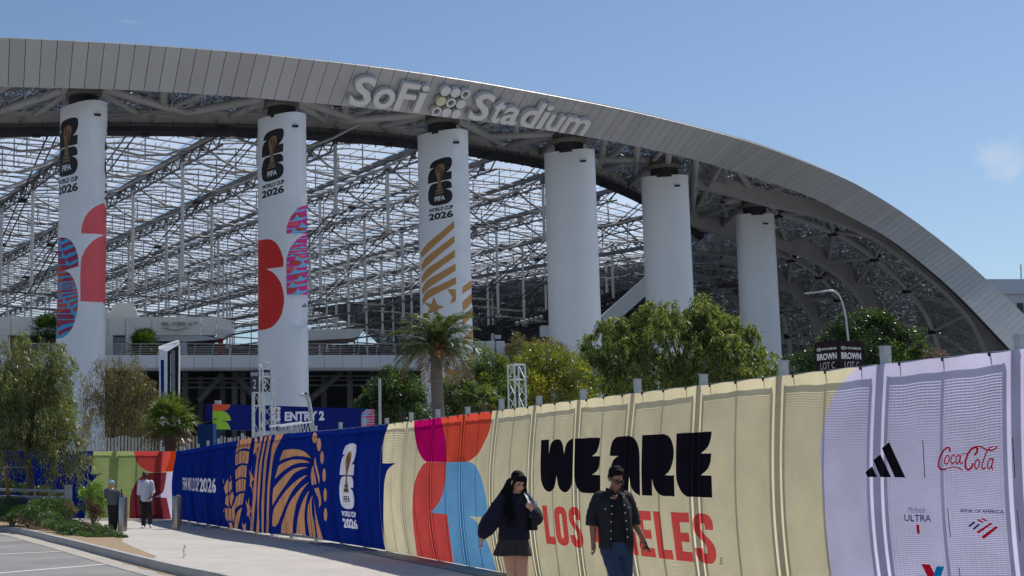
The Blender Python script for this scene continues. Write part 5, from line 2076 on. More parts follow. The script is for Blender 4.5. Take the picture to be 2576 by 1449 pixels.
def oval_logo(pr, x0, x1, y0, y1):
    w_, h_ = 1.1, zb1 - zb0
    cx, cy = (x0 + x1) / 2 * w_, (y0 + y1) / 2 * h_
    rx_, ry_ = (x1 - x0) / 2 * w_, (y1 - y0) / 2 * h_
    pr.poly(k_txt, ell(cx, cy, rx_, ry_, 20))
    pr.poly(k_brown, ell(cx, cy, rx_ * 0.82, ry_ * 0.78, 20))
    for sx in (-1, 1):
        pr.loops(k_txt, stroke([(cx + sx * rx_ * 0.42 - rx_ * 0.18, cy - ry_ * 0.6), (cx + sx * rx_ * 0.42 + rx_ * 0.18, cy + ry_ * 0.6)], rx_ * 0.2))
    pr.loops(k_txt, stroke([(cx - rx_ * 0.45, cy - ry_ * 0.1), (cx + rx_ * 0.45, cy + ry_ * 0.1)], ry_ * 0.25))


cube_sign(bs, 1.1, zb1 - zb0, zb0, k_brown, [(k_txt, oval_logo, 0.10, 0.30, 0.70, 0.82, 0), (k_txt, 'HYUNDAI', 0.33, 0.92, 0.72, 0.80, 0.02), (k_txt, 'BROWN', 0.10, 0.92, 0.40, 0.62, 0.035), (k_txtg, 'LOT C', 0.22, 0.82, 0.10, 0.32, -0.005)], R(22))
b = MB()
b.tube([(cb.x, YB, 0), (cb.x, YB, zb0)], 0.09, 10)
b.build('pole', k_brown, bs, smooth=True)

# ENTRY 2 gate
YE = 55.0
zH = lambda pts: scaled(pts, 0.2197, 440.2, 849.0)
e_tl, e_tr, e_bl, e_br = [zH([p])[0] for p in ((427, 757), (2282, 733), (427, 1052), (2282, 1003))]
Y1, Y2 = 54.0, 58.5
qa, qb = P(*e_tl, Y1), P(*e_tr, Y2)
ga = tag(empty('entry_gate', (P(740, 1045, 56).x, 56, 0)), 'blue ENTRY 2 gate board with orange and green corner behind the truss', 'gate')
za, zb_ = zat(*e_bl, Y1), qa.z
Lg = (Vector((qb.x, qb.y, 0)) - Vector((qa.x, qa.y, 0))).length
dg = (Vector((qb.x, qb.y, 0)) - Vector((qa.x, qa.y, 0))).normalized()
ng = Vector((dg.y, -dg.x, 0))


def gs_(u, v, o=0.0):
    return Vector((qa.x, qa.y, 0)) + dg * u + ng * o + Vector((0, 0, za + v))


Hg = zb_ - za


def gpx(px, py):
    # picture point -> place on the board
    d = ray(px, py)
    o = Vector((qa.x, qa.y, 0))
    den = d.x * ng.x + d.y * ng.y
    t = (o.x * ng.x + o.y * ng.y) / den
    w_ = Vector((d.x * t, d.y * t, CAMZ + d.z * t))
    return ((w_ - o).dot(dg), w_.z - za)


b = MB()
b.prism([gs_(0, 0), gs_(Lg, 0), gs_(Lg, Hg), gs_(0, Hg)], -ng * 0.5)
b.build('board_body', k_blue, ga)
pr = Print(k_blue)
GP = lambda pts: [gpx(p[0], p[1]) for p in zH(pts)]
pr.poly(k_org, [gpx(p[0], p[1]) for p in sm(zH([(420, 740, 1), (638, 740, 1), (625, 800), (590, 830), (530, 840, 1), (420, 842, 1)]), 4)])
pr.poly(k_lime, [gpx(p[0], p[1]) for p in sm(zH([(420, 843, 1), (540, 843), (590, 860), (630, 910), (638, 952, 1), (545, 955, 1), (595, 975), (625, 1020), (634, 1060, 1), (420, 1070, 1)]), 4)])
clip = [gpx(p[0], p[1]) for p in sm(zH([(2150, 720, 1), (2300, 720, 1), (2300, 1020, 1), (2130, 1020, 1), (2132, 900), (2150, 850), (2200, 818, 1), (2128, 815, 1), (2132, 770)]), 4)]
pr.poly(k_boardp, clip)
for j, y in enumerate((760, 790, 830, 860, 890, 925, 955, 985)):
    pr.poly(k_aqua, [gpx(p[0], p[1]) for p in sm(zH([(2110, y + 12, 1), (2160 + (j * 37) % 60, y - 14), (2200 + (j * 37) % 60, y), (2310, y - 10, 1), (2310, y + 2, 1), (2180, y + 10)]), 3)], clip)
emblem(pr, quadfn(gpx(*zH([(1108, 793)])[0]), gpx(*zH([(1207, 793)])[0]), gpx(*zH([(1108, 1016)])[0]), gpx(*zH([(1207, 1014)])[0])), k_boardw, k_black, k_boardw, k_cup, k_cupg)
eq = quadfn(gpx(*zH([(1255, 850)])[0]), gpx(*zH([(1708, 840)])[0]), gpx(*zH([(1255, 958)])[0]), gpx(*zH([(1708, 948)])[0]))
pr.text(k_boardw, 'ENTRY 2', eq, bold=0.05)
pr.sheet('board_print', [(0.01, 0.01), (Lg - 0.01, 0.01), (Lg - 0.01, Hg - 0.01), (0.01, Hg - 0.01)], [], lambda u, v: gs_(u, v, 0.008), ga, smooth=False)
for u in (0.15, Lg - 0.2):
    b = MB()
    b.box(gs_(u, 0, -0.25) + Vector((0, 0, -za / 2)), (0.28, 0.4, za), math.atan2(dg.y, dg.x))
    b.build('leg', k_dblue, ga)
b = MB()
pcm = gs_(0.25, Hg + 0.08, 0.0)
b.tube([pcm + Vector((0, 0.1, -0.1)), pcm + Vector((0, 0.1, 0.05))], 0.13, 12)
b.build('dome_camera', m_galv, ga, smooth=True)
# kiosk and solar panel
c0, c1 = P(497, 1068, 54.5), P(536, 1066, 53.5)
ki_ = tag(empty('kiosk', (c0.x, 54.5, 0)), 'plain dark blue kiosk box left of the ENTRY 2 board', 'kiosk')
b = MB()
b.prism([Vector((c0.x, 54.5, 0)), Vector((c1.x, 53.6, 0)), Vector((c1.x, 53.6, c0.z)), Vector((c0.x, 54.5, c0.z))], (0.25, 1.0, 0))
b.build('body', k_dblue, ki_)
b = MB()
p = P(527, 1062, 54.2)
b.bar(p + Vector((-0.3, 0, -0.06)), p + Vector((0.25, 0.1, 0.12)), 0.5, 0.03)
b.bar(p + Vector((0, 0.1, -0.12)), p + Vector((0, 0.1, 0.03)), 0.04, 0.04, up=(1, 0, 0))
b.build('solar_panel', m_glass, ki_)

# lamp posts
lm = tag(empty('lamp_post', (P(788, 1080, 53).x, 53, 0)), 'slim grey lamp post with bent arm in front of the ENTRY 2 board', 'street lamp', 'bent arm lamp posts')
q = [P(787, 1085, 53), P(783, 1045, 53), P(778, 1015, 53), P(774, 1001, 53), P(768, 996, 53), P(754, 993, 53)]
q = [Vector((q[0].x, 53, 0))] + q
b = MB()
b.tube([q[0], q[1], q[2]] + crom(q[3:], 4)[:-1], 0.075, 10)
b.build('pole', m_lamp, lm, smooth=True)
b = MB()
b.bar(q[5] + Vector((0.15, 0, 0.02)), q[6] + Vector((0, 0, -0.02)), 0.22, 0.07)
b.build('lamp_head', m_lamp, lm)
b = MB()
b.tube([P(766, 993, 53), P(768, 990.5, 53), P(771, 990, 53), P(775, 992, 53)], [0.015, 0.05, 0.045, 0.008], 7)
bird = b.build('bird', k_black)
tag(bird, 'small dark bird perched on the bent lamp arm', 'bird')
YL = 58.0
lm = tag(empty('lamp_post', (P(2128, 800, YL).x, YL, 0)), 'tall pale lamp post arching above the dark green tree', 'street lamp', 'bent arm lamp posts')
q = [P(2128, 800, YL), P(2121, 768, YL), P(2112, 745, YL), P(2101, 734, YL), P(2088, 731, YL), P(2065, 734, YL)]
b = MB()
b.tube([Vector((q[0].x + 0.4, YL, 0))] + crom(q, 4), [0.06] + [0.036] * 21, 10)
b.build('pole', m_lamp, lm, smooth=True)
b = MB()
b.bar(P(2070, 733.5, YL), P(2025, 738, YL), 0.2, 0.05)
b.build('lamp_head', m_lamp, lm)

# digital pylon
YP = 60.0
py_ = tag(empty('display_pylon', (P(425, 1120, YP).x, YP, 0)), 'tall white framed display pylon with black panels behind the fan palm', 'pylon')
zt_ = zat(425, 862, YP)
pl = lambda x, y, dY=0.0: P(x, y, YP + dY)
m_pyl = mat('pylon_white', rgb(225, 226, 228), 0.5)
b = MB()
b.prism([pl(400, 876, 0.35), pl(421, 884), pl(420, 1200), pl(402, 1200, 0.35)], (0.02, 0.25, 0))
b.build('side_cheek', m_pyl, py_)
b = MB()
b.prism([pl(399, 878, 0.3), pl(447, 862, 0.3), pl(452, 866), pl(421, 884)], (0, 0.25, 0.14))
b.build('cap', m_pyl, py_)
b = MB()
b.prism([pl(449, 868), pl(452.5, 867), pl(451, 1050), pl(447.5, 1050)], (0, 0.5, 0))
b.prism([pl(447.5, 1050), pl(451, 1050), pl(466, 1140), pl(462, 1140)], (0, 0.5, 0))
b.build('frame_edge', m_pyl, py_)
b = MB()
b.prism([pl(421.5, 886, 0.12), pl(449, 869, 0.12), pl(447.5, 1050, 0.12), pl(460, 1190, 0.12), pl(420.5, 1190, 0.12)], (0, 0.35, 0))
b.build('black_panel', k_black, py_)
b = MB()
b.prism([pl(431, 882, -0.05), pl(440, 881, -0.05), pl(441, 1080, -0.05), pl(434, 1080, -0.05)], (0, 0.12, 0))
b.build('grey_fin', mat('pylon_grey', rgb(120, 122, 128), 0.5), py_)
b = MB()
b.prism([pl(405.5, 905, 0.2), pl(412, 906, 0.14), pl(412, 1010, 0.14), pl(406, 1010, 0.2)], (-0.02, -0.02, 0))
b.build('poster', k_blue, py_)
b = MB()
b.prism([pl(428.5, 890, 0.06), pl(430.5, 889.5, 0.06), pl(430.5, 942, 0.06), pl(428.5, 942, 0.06)], (0, -0.02, 0))
b.prism([pl(428, 945, 0.06), pl(430.5, 945, 0.06), pl(430.5, 985, 0.06), pl(428, 985, 0.06)], (0, -0.02, 0))
b.build('side_lettering', k_txt, py_)

# pale picket fence
YK = 57.0
for (xa_, xb_, lab) in ((205, 500, 'pale upright picket fence behind the green banner and palms'), (506, 645, 'pale picket fence stretch under the ENTRY 2 board')):
    pf = tag(empty('picket_fence', (P((xa_ + xb_) / 2, 1150, YK).x, YK, 0)), lab, 'fence', 'pale picket fences')
    pk = MB()
    pk.box((0, 0, 0.5), (0.075, 0.05, 1.0))
    pk = pk.mesh('picket')
    pk.materials.append(m_pale)
    x = P(xa_, 1150, YK).x
    xe = P(xb_, 1150, YK).x
    k = 0
    while x < xe:
        o = put('picket', pk, pf)
        o.location = (x, YK, 0.02)
        o.scale = (1, 1, zat(400, 1100 + 3 * math.sin(k * 0.9), YK))
        x += 0.135
        k += 1
    b = MB()
    for zz_ in (0.4, 2.2):
        b.bar((P(xa_, 1150, YK).x, YK + 0.05, zz_), (xe, YK + 0.05, zz_), 0.04, 0.08)
    b.build('rail', m_pale, pf)

# ================================================================== plants
m_bark = mat('bark_brown', rgb(92, 78, 68), 0.95, nscale=6, namt=0.25, bump=0.6, bscale=30)
m_bark2 = mat('palm_trunk_grey', rgb(112, 104, 98), 0.95, nscale=3, namt=0.22, bump=0.6, bscale=20, stretch=(1, 1, 5))
m_stake = mat('stake_wood', rgb(150, 108, 78), 0.9, nscale=6, namt=0.2, stretch=(1, 1, 0.2))


def leafm(name, c, t=0.42, tc=None, gloss=0.05):
    return thin(name, rgb(*c), t, nscale=1.2, namt=0.25, tcol=rgb(*(tc or c)), gloss=gloss)


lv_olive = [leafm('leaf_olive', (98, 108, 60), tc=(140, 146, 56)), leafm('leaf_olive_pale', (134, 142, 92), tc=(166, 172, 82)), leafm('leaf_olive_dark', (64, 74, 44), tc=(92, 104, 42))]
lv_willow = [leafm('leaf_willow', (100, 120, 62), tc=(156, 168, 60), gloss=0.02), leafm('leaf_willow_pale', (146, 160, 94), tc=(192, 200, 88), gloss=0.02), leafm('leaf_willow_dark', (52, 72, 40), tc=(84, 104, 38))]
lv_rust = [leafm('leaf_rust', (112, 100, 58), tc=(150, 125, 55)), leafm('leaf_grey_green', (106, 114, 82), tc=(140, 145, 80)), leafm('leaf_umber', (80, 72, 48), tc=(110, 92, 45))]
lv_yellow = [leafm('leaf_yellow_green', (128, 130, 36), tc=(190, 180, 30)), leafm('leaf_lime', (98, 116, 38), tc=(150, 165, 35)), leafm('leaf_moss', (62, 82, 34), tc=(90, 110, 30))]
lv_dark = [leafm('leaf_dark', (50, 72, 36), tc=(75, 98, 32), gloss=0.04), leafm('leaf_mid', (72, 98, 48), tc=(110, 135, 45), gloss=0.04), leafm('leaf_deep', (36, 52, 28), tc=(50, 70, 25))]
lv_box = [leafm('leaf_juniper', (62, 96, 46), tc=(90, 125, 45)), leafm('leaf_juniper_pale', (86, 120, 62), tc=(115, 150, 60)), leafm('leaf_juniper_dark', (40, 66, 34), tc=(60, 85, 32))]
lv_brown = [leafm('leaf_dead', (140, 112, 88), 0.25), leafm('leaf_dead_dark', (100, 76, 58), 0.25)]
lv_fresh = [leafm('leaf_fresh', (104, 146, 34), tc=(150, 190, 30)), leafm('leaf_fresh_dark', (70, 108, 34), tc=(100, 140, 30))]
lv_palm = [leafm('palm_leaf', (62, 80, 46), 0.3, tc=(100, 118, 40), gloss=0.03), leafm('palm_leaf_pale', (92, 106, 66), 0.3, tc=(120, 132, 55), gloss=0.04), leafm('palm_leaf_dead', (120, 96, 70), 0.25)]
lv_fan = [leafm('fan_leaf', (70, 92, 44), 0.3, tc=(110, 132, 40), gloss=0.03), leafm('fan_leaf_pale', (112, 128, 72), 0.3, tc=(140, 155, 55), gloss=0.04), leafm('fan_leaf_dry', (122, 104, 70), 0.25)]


def leaves_mesh(name, pos, dirs, lens, wid, mis, mats, parent, curve=0.25):
    """many blades: each a bent strip of two quads"""
    n = len(pos)
    d = dirs / np.linalg.norm(dirs, axis=1, keepdims=True)
    rv = RNG.normal(size=(n, 3))
    s = np.cross(d, rv)
    s /= np.linalg.norm(s, axis=1, keepdims=True) + 1e-9
    s = s * (wid[:, None] / 2)
    mid = pos + d * (lens[:, None] * 0.5)
    tip = pos + d * lens[:, None] + np.array((0, 0, -1.0)) * (lens[:, None] * curve)
    v = np.empty((n, 4, 3))
    v[:, 0] = pos
    v[:, 1] = mid + s
    v[:, 2] = tip
    v[:, 3] = mid - s
    me = bpy.data.meshes.new(name)
    me.vertices.add(n * 4)
    me.vertices.foreach_set('co', v.reshape(-1).astype(np.float32))
    me.loops.add(n * 4)
    me.loops.foreach_set('vertex_index', np.arange(n * 4, dtype=np.int32))
    me.polygons.add(n)
    me.polygons.foreach_set('loop_start', np.arange(n, dtype=np.int32) * 4)
    me.polygons.foreach_set('material_index', mis.astype(np.int32))
    me.update(calc_edges=True)
    return put(name, me, parent, mats)


def clump_leaves(clumps, n, lmin, lmax, w, droop, spread=1.0, shell=0.55, k_mats=3, strands=0, sat=5, reach=(0.75, 1.08)):
    """clumps: (centre, rx, ry, rz, weight)"""
    more = []
    for c in clumps:
        for _ in range(sat):
            q = RNG.normal(size=3)
            q /= np.linalg.norm(q)
            f = RNG.uniform(0.28, 0.5)
            more.append((tuple(np.array(c[0]) + q * np.array((c[1], c[2], c[3])) * RNG.uniform(*reach)), c[1] * f, c[2] * f, c[3] * f))
    clumps = [tuple(c[0:1]) + (c[1] * 0.88, c[2] * 0.88, c[3] * 0.88) for c in clumps] + more
    ws = np.array([c[4] if len(c) > 4 else c[1] * c[3] for c in clumps], float)
    ws /= ws.sum()
    idx = RNG.choice(len(clumps), n, p=ws)
    cen = np.array([c[0] for c in clumps])[idx]
    rad = np.array([(c[1], c[2], c[3]) for c in clumps])[idx]
    q = RNG.normal(size=(n, 3))
    q /= np.linalg.norm(q, axis=1, keepdims=True)
    r = 1 - (1 - shell) * RNG.random(n) ** 1.6
    r *= 1 + 0.10 * RNG.normal(size=n)
    pos = cen + q * rad * r[:, None]
    if strands:
        # gather the leaves on hanging twigs
        ns = max(8, n // strands)
        root = pos[RNG.choice(n, ns)]
        which = RNG.integers(0, ns, n)
        t = RNG.random(n)
        ln = RNG.uniform(0.35, 1.0, ns)[which] * spread
        dirs0 = RNG.normal(size=(ns, 3)) * np.array((0.5, 0.5, 0.25))
        outw = (q[RNG.choice(n, ns)])
        pos = root[which] + dirs0[which] * (ln * t * 0.6)[:, None] + np.array((0, 0, -1.0)) * (ln * t * t)[:, None] + RNG.normal(size=(n, 3)) * 0.05 * spread
    d = q * 0.7 + RNG.normal(size=(n, 3)) * 0.6 + np.array((0, 0, -1.0)) * droop
    lens = RNG.uniform(lmin, lmax, n)
    wid = np.full(n, w) * RNG.uniform(0.7, 1.3, n)
    # tone by clump so that light and dark masses show
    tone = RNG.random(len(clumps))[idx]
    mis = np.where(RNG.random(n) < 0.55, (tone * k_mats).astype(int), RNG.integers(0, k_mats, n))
    return pos, d, lens, wid, mis


def limb_tree(root, base, fork, clumps, r0, m, lean=0.0, name='trunk'):
    b = MB()
    base, fork = Vector(base), Vector(fork)
    mid = base.lerp(fork, 0.5) + Vector((lean, 0, 0))
    b.tube(crom([base, mid, fork], 5), [r0 * (1.15 - 0.4 * k / 10) for k in range(11)], 10)
    t = b.build(name, m, root, smooth=True)
    for k, c in enumerate(clumps):
        e = Vector(c[0])
        b = MB()
        f = fork + Vector((0, 0, -0.05))
        j = f.lerp(e, 0.45) + Vector((random.uniform(-0.15, 0.15), random.uniform(-0.15, 0.15), 0.12 * (e - f).length))
        pts = crom([f, j, e], 4)
        b.tube(pts, [r0 * 0.5 * (1 - 0.85 * i / 8) for i in range(9)], 6)
        for _ in range(3):
            a = pts[random.randrange(3, 8)]
            d = Vector((random.uniform(-1, 1), random.uniform(-1, 1), random.uniform(-0.3, 0.9))) * c[1] * 0.8
            b.tube([a, a + d * 0.5 + Vector((0, 0, 0.05)), a + d], [r0 * 0.16, r0 * 0.11, r0 * 0.05], 5)
        b.build('branch', m, root, smooth=True)
    return t


def pxc(x, y, Y, r, ry=None, rz=None, w=None):
    """a leaf clump seen at picture point (x, y) with radius r picture units"""
    k = Y / F
    p = P(x, y, Y)
    a = (tuple(p), r * k, (ry or r) * k, (rz or r) * k)
    return a + ((w,) if w else ())


# --- the loose olive-green tree at the far left
YA = 46.5
root = tag(empty('willow_tree', (P(86, 1312, YA).x, YA, 0)), 'loose olive green willow leaved tree beside the kerb at the far left', 'tree')
cl = [pxc(20, 880, YA, 45), pxc(75, 860, YA + 0.5, 42, rz=35), pxc(125, 900, YA, 48), pxc(165, 910, YA + 0.4, 30), pxc(30, 960, YA - 0.6, 55), pxc(95, 960, YA, 60), pxc(150, 970, YA + 0.5, 48), pxc(10, 1050, YA - 0.5, 50),
      pxc(70, 1060, YA - 0.6, 55), pxc(130, 1050, YA, 55), pxc(180, 1075, YA + 0.3, 38), pxc(205, 1110, YA, 30), pxc(215, 1160, YA - 0.2, 26, rz=34), pxc(175, 1150, YA - 0.3, 28), pxc(120, 1120, YA - 0.3, 40), pxc(30, 1120, YA - 0.8, 42), pxc(50, 915, YA - 0.3, 38), pxc(140, 1170, YA - 0.5, 22), pxc(8, 1160, YA, 20)]
limb_tree(root, (P(86, 1314, YA).x, YA, 0.0), P(66, 1130, YA), cl[:15], 0.115, m_bark, 0.04)
d_ = clump_leaves(cl, 27000, 0.09, 0.18, 0.024, 0.8, spread=0.8, strands=26)
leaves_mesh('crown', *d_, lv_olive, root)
st = tag(empty('tree_stake', (P(24, 1300, 46.2).x, 46.2, 0)), 'brown wooden tree stake tied to the far left tree', 'stake')
b = MB()
p = P(24, 1294, 46.2)
b.tube([(p.x + 0.05, 46.2, 0), P(12, 1160, 46.2)], 0.055, 8)
b.build('pole', m_stake, st, smooth=True)
b = MB()
b.tube([P(12, 1175, 46.2), P(70, 1176, 46.4)], 0.015, 5)
b.tube([P(12, 1173, 46.2) + Vector((0, -0.01, 0)), P(12, 1179, 46.2) + Vector((0, -0.01, 0))], 0.062, 8)
b.build('tie', k_white, st)

# --- the drooping brown-green tree behind the green banner
YW = 62.0
root = tag(empty('pepper_tree', (P(310, 1140, YW).x, YW, 0)), 'drooping brown green weeping tree behind the green banner left of the pylon', 'tree')
cl = [pxc(290, 915, YW, 30, rz=26), pxc(255, 930, YW, 30), pxc(350, 925, YW, 28, rz=40), pxc(325, 950, YW - 0.5, 36), pxc(225, 965, YW, 26), pxc(270, 985, YW - 0.6, 46), pxc(330, 1000, YW - 0.5, 48), pxc(375, 975, YW, 28), pxc(240, 1010, YW - 0.5, 28), pxc(385, 1020, YW, 24),
      pxc(300, 1045, YW - 0.3, 45), pxc(355, 1050, YW, 40), pxc(225, 1060, YW + 0.4, 22), pxc(340, 1085, YW - 0.3, 40, rz=26), pxc(280, 1080, YW, 32)]
limb_tree(root, (P(265, 1140, YW).x, YW, 0.0), P(285, 1080, YW), cl[:11], 0.14, m_bark, 0.1)
d_ = clump_leaves(cl, 16000, 0.10, 0.20, 0.024, 1.5, spread=1.5, strands=40)
leaves_mesh('crown', *d_, lv_rust, root, curve=0.1)


# --- palms
def feather_palm(root, base, crown, r_low, r_top, n_fr, L, mats, seed):
    rn = random.Random(seed)
    base, crown = Vector(base), Vector(crown)
    b = MB()
    pts, rr = [], []
    for k in range(25):
        t = k / 24
        pts.append(base.lerp(crown, t) + Vector((0.03 * math.sin(t * 5), 0, 0)))
        rr.append((r_low + (r_top - r_low) * t) * (1 + 0.025 * (k % 2)))
    b.tube(pts, rr, 14)
    b.build('trunk', m_bark2, root, smooth=True)
    b = MB()
    for k in range(26):
        a = k * 2.4
        z = crown + Vector((0, 0, -0.28 + 0.02 * k))
        b.bar(z + Vector((math.cos(a), math.sin(a), 0)) * r_top * 0.7, z + Vector((math.cos(a), math.sin(a), 0.9)) * r_top * 1.8, 0.10, 0.05)
    b.build('leaf_bases', m_stake, root)
    for f in range(n_fr):
        a = f * 2.39996 + rn.uniform(-0.2, 0.2)
        el = R(82) - (f / n_fr) ** 0.9 * R(104) + rn.uniform(-0.08, 0.08)
        ln = L * rn.uniform(0.85, 1.1) * (0.85 if f < 4 else 1.0)
        h = Vector((math.cos(a), math.sin(a), 0))
        pts = []
        p = crown + Vector((0, 0, 0.15))
        e = el
        ns = 14
        for k in range(ns + 1):
            pts.append(p.copy())
            p = p + (h * math.cos(e) + Vector((0, 0, math.sin(e)))) * (ln / ns)
            e -= R(2.2) + R(0.9) * k * 0.5
        b = MB()
        b.tube(pts, [0.022 * (1 - 0.8 * k / ns) for k in range(ns + 1)], 4, mi=1)
        side = h.cross(Vector((0, 0, 1)))
        dead = f > n_fr * 0.86
        for k in range(2, ns + 1):
            for q in (0.0, 0.33, 0.66):
                if k == ns and q > 0:
                    continue
                pp = pts[k].lerp(pts[min(k + 1, ns)], q)
                tt = (pts[min(k + 1, ns)] - pts[k - 1]).normalized()
                up = side.cross(tt)
                w = math.sin(math.pi * min((k + q) / (ns + 1.5), 1)) ** 0.6
                ll = 0.42 * L / 1.6 * w + 0.06
                for s_ in (-1, 1):
                    d = (tt * 0.75 + side * s_ * 0.85 + up * 0.30 + Vector((rn.uniform(-.1, .1), rn.uniform(-.1, .1), rn.uniform(-.25, .05)))).normalized()
                    t1 = pp + d * ll * 0.6
                    t2 = pp + d * ll + Vector((0, 0, -ll * 0.22))
                    wv = tt * 0.021
                    b.add([pp, t1 - wv, t2, t1 + wv], [(0, 1, 2, 3)], 2 if dead else (1 if rn.random() < 0.3 else 0))
        o = b.build('frond', mats, root)
    return root


YQ = 43.0
root = tag(empty('feather_palm', (P(1100, 1100, YQ).x, YQ, 0)), 'large feather palm with thick grey trunk in front of the gold striped column', 'palm tree', 'palm trees')
feather_palm(root, (P(1101, 1060, YQ).x, YQ, 0), P(1100, 885, YQ), 0.225, 0.17, 46, 1.45, lv_palm, 4)


def fan_palm(root, base, crown, r, n_f, L, mats, seed, shag=True, up=False):
    rn = random.Random(seed)
    base, crown = Vector(base), Vector(crown)
    b = MB()
    pts = [base.lerp(crown, k / 12) for k in range(13)]
    b.tube(pts, [r * (1 + 0.08 * (k % 2)) for k in range(13)], 12)
    if shag:
        for k in range(60):
            t = rn.uniform(0.05, 1)
            a = rn.uniform(0, 6.28)
            p = base.lerp(crown, t) + Vector((math.cos(a), math.sin(a), 0)) * r
            b.bar(p, p + Vector((math.cos(a) * 0.14, math.sin(a) * 0.14, 0.12)), 0.09, 0.025)
    b.build('trunk', m_bark, root, smooth=False)
    for f in range(n_f):
        a = f * 2.39996 + rn.uniform(-0.2, 0.2)
        el = R(80) - (f / n_f) * R(130)
        h = Vector((math.cos(a), math.sin(a), 0))
        d = h * math.cos(el) + Vector((0, 0, math.sin(el)))
        pet = L * rn.uniform(0.40, 0.55)
        c = crown + d * pet
        side = h.cross(Vector((0, 0, 1))).normalized()
        b = MB()
        b.tube([crown, crown + d * pet * 0.6 + Vector((0, 0, 0.02)), c], 0.014, 4, mi=1)
        nr = side.cross(d).normalized()
        ns = 22
        R_ = L * rn.uniform(0.5, 0.62)
        dry = f > n_f * 0.85
        for k in range(ns):
            an = (k / (ns - 1) - 0.5) * R(250)
            dd = d * math.cos(an) + side * math.sin(an) + nr * 0.12 * math.cos(an)
            rl = R_ * (0.75 + 0.25 * math.cos(an * 0.7)) * rn.uniform(0.92, 1.05)
            wv = (dd.cross(nr)).normalized() * R_ * 0.045
            t1 = c + dd * rl * 0.55
            t2 = c + dd * rl + Vector((0, 0, -rl * rn.uniform(0.12, 0.4)))
            b.add([c, t1 - wv, t2, t1 + wv], [(0, 1, 2, 3)], 2 if dry else (1 if rn.random() < 0.35 else 0))
        b.build('fan_leaf', mats, root)
    return root


YF = 56.0
root = tag(empty('fan_palm', (P(428, 1150, YF).x, YF, 0)), 'short shaggy fan palm standing above the red part of the green banner', 'palm tree', 'palm trees')
fan_palm(root, (P(428, 1150, YF).x, YF, 0), P(427, 1062, YF), 0.22, 34, 1.35, lv_fan, 9)
for (px, py, Y, L, sd, lab) in ((360, 873, 139.0, 2.3, 3, 'dark fan palm on the stadium terrace under the restaurant letters'), (118, 832, 139.0, 2.2, 5, 'dark fan palm on the terrace left of the leftmost column')):
    c = P(px, py, Y)
    root = tag(empty('fan_palm', (c.x, Y, zt)), lab, 'palm tree', 'palm trees')
    fan_palm(root, (c.x, Y, zt), c, 0.3, 34, L, lv_dark, sd, False)
root = tag(empty('fan_palm', (P(150, 1120, 58).x, 58, 0)), 'grey green fan palm half hidden behind the far left tree', 'palm tree', 'palm trees')
fan_palm(root, (P(150, 1120, 58).x, 58, 0), P(155, 1050, 58), 0.2, 26, 1.1, lv_fan, 12, False)

# --- big round willow on the right
YX = 60.0
root = tag(empty('willow_tree', (P(1700, 1100, YX).x, YX, 0)), 'big round bright green willow leaved tree in front of the plain columns', 'tree')
cl = [pxc(1500, 870, YX, 42), pxc(1480, 920, YX, 40), pxc(1540, 830, YX, 42), pxc(1570, 900, YX - 0.8, 62), pxc(1590, 830, YX, 42), pxc(1650, 790, YX, 46), pxc(1700, 790, YX, 40), pxc(1690, 860, YX - 1.2, 80), pxc(1765, 770, YX, 44, rz=42), pxc(1790, 810, YX - 0.5, 55), pxc(1830, 840, YX - 0.3, 52), pxc(1860, 850, YX, 50),
      pxc(1890, 890, YX, 55), pxc(1925, 920, YX, 45), pxc(1800, 900, YX - 1.2, 75), pxc(1640, 930, YX - 1, 62), pxc(1730, 950, YX - 1, 70), pxc(1850, 950, YX - 0.8, 62), pxc(1940, 965, YX, 35), pxc(1540, 960, YX - 0.5, 50), pxc(1480, 965, YX, 36), pxc(1760, 830, YX - 0.9, 50)]
limb_tree(root, (P(1710, 1000, YX).x, YX, 0.0), P(1710, 990, YX), cl[:14], 0.22, m_bark, 0.1)
d_ = clump_leaves(cl, 60000, 0.14, 0.26, 0.040, 1.1, spread=0.5, strands=22, shell=0.6, sat=5, reach=(0.6, 0.9))
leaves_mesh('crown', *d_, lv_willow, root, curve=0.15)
# --- dark tree at the right
YZ_ = 62.0
root = tag(empty('broadleaf_tree', (P(2180, 1000, YZ_).x, YZ_, 0)), 'dark glossy broadleaf tree behind the brown cube sign', 'tree')
cl = [pxc(2095, 850, YZ_, 32), pxc(2130, 815, YZ_, 36), pxc(2180, 810, YZ_, 36), pxc(2215, 815, YZ_, 38), pxc(2250, 845, YZ_, 40), pxc(2290, 870, YZ_, 42), pxc(2320, 895, YZ_, 30), pxc(2180, 870, YZ_ - 0.8, 55), pxc(2240, 900, YZ_ - 0.6, 50), pxc(2110, 900, YZ_ - 0.5, 40), pxc(2040, 905, YZ_, 35), pxc(2015, 915, YZ_ + 0.5, 34), pxc(2170, 930, YZ_, 50), pxc(2300, 925, YZ_, 42), pxc(2070, 880, YZ_, 26)]
limb_tree(root, (P(2180, 1000, YZ_).x, YZ_, 0.0), P(2180, 960, YZ_), cl[:9], 0.2, m_bark, 0.1)
d_ = clump_leaves(cl, 20000, 0.10, 0.17, 0.07, 0.2, shell=0.5)
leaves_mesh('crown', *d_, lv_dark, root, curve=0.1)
root = tag(empty('dry_shrub', (P(2360, 930, 60).x, 60, 0)), 'sparse brown shrub at the right edge of the dark tree', 'shrub')
cl = [pxc(2350, 890, 60, 22), pxc(2375, 905, 60, 20), pxc(2340, 920, 60, 24)]
limb_tree(root, (P(2350, 930, 60).x, 60, 0.0), P(2350, 940, 60), cl, 0.08, m_bark, 0.05)
d_ = clump_leaves(cl, 1400, 0.08, 0.16, 0.02, 0.3, k_mats=2)
leaves_mesh('crown', *d_, lv_brown, root)
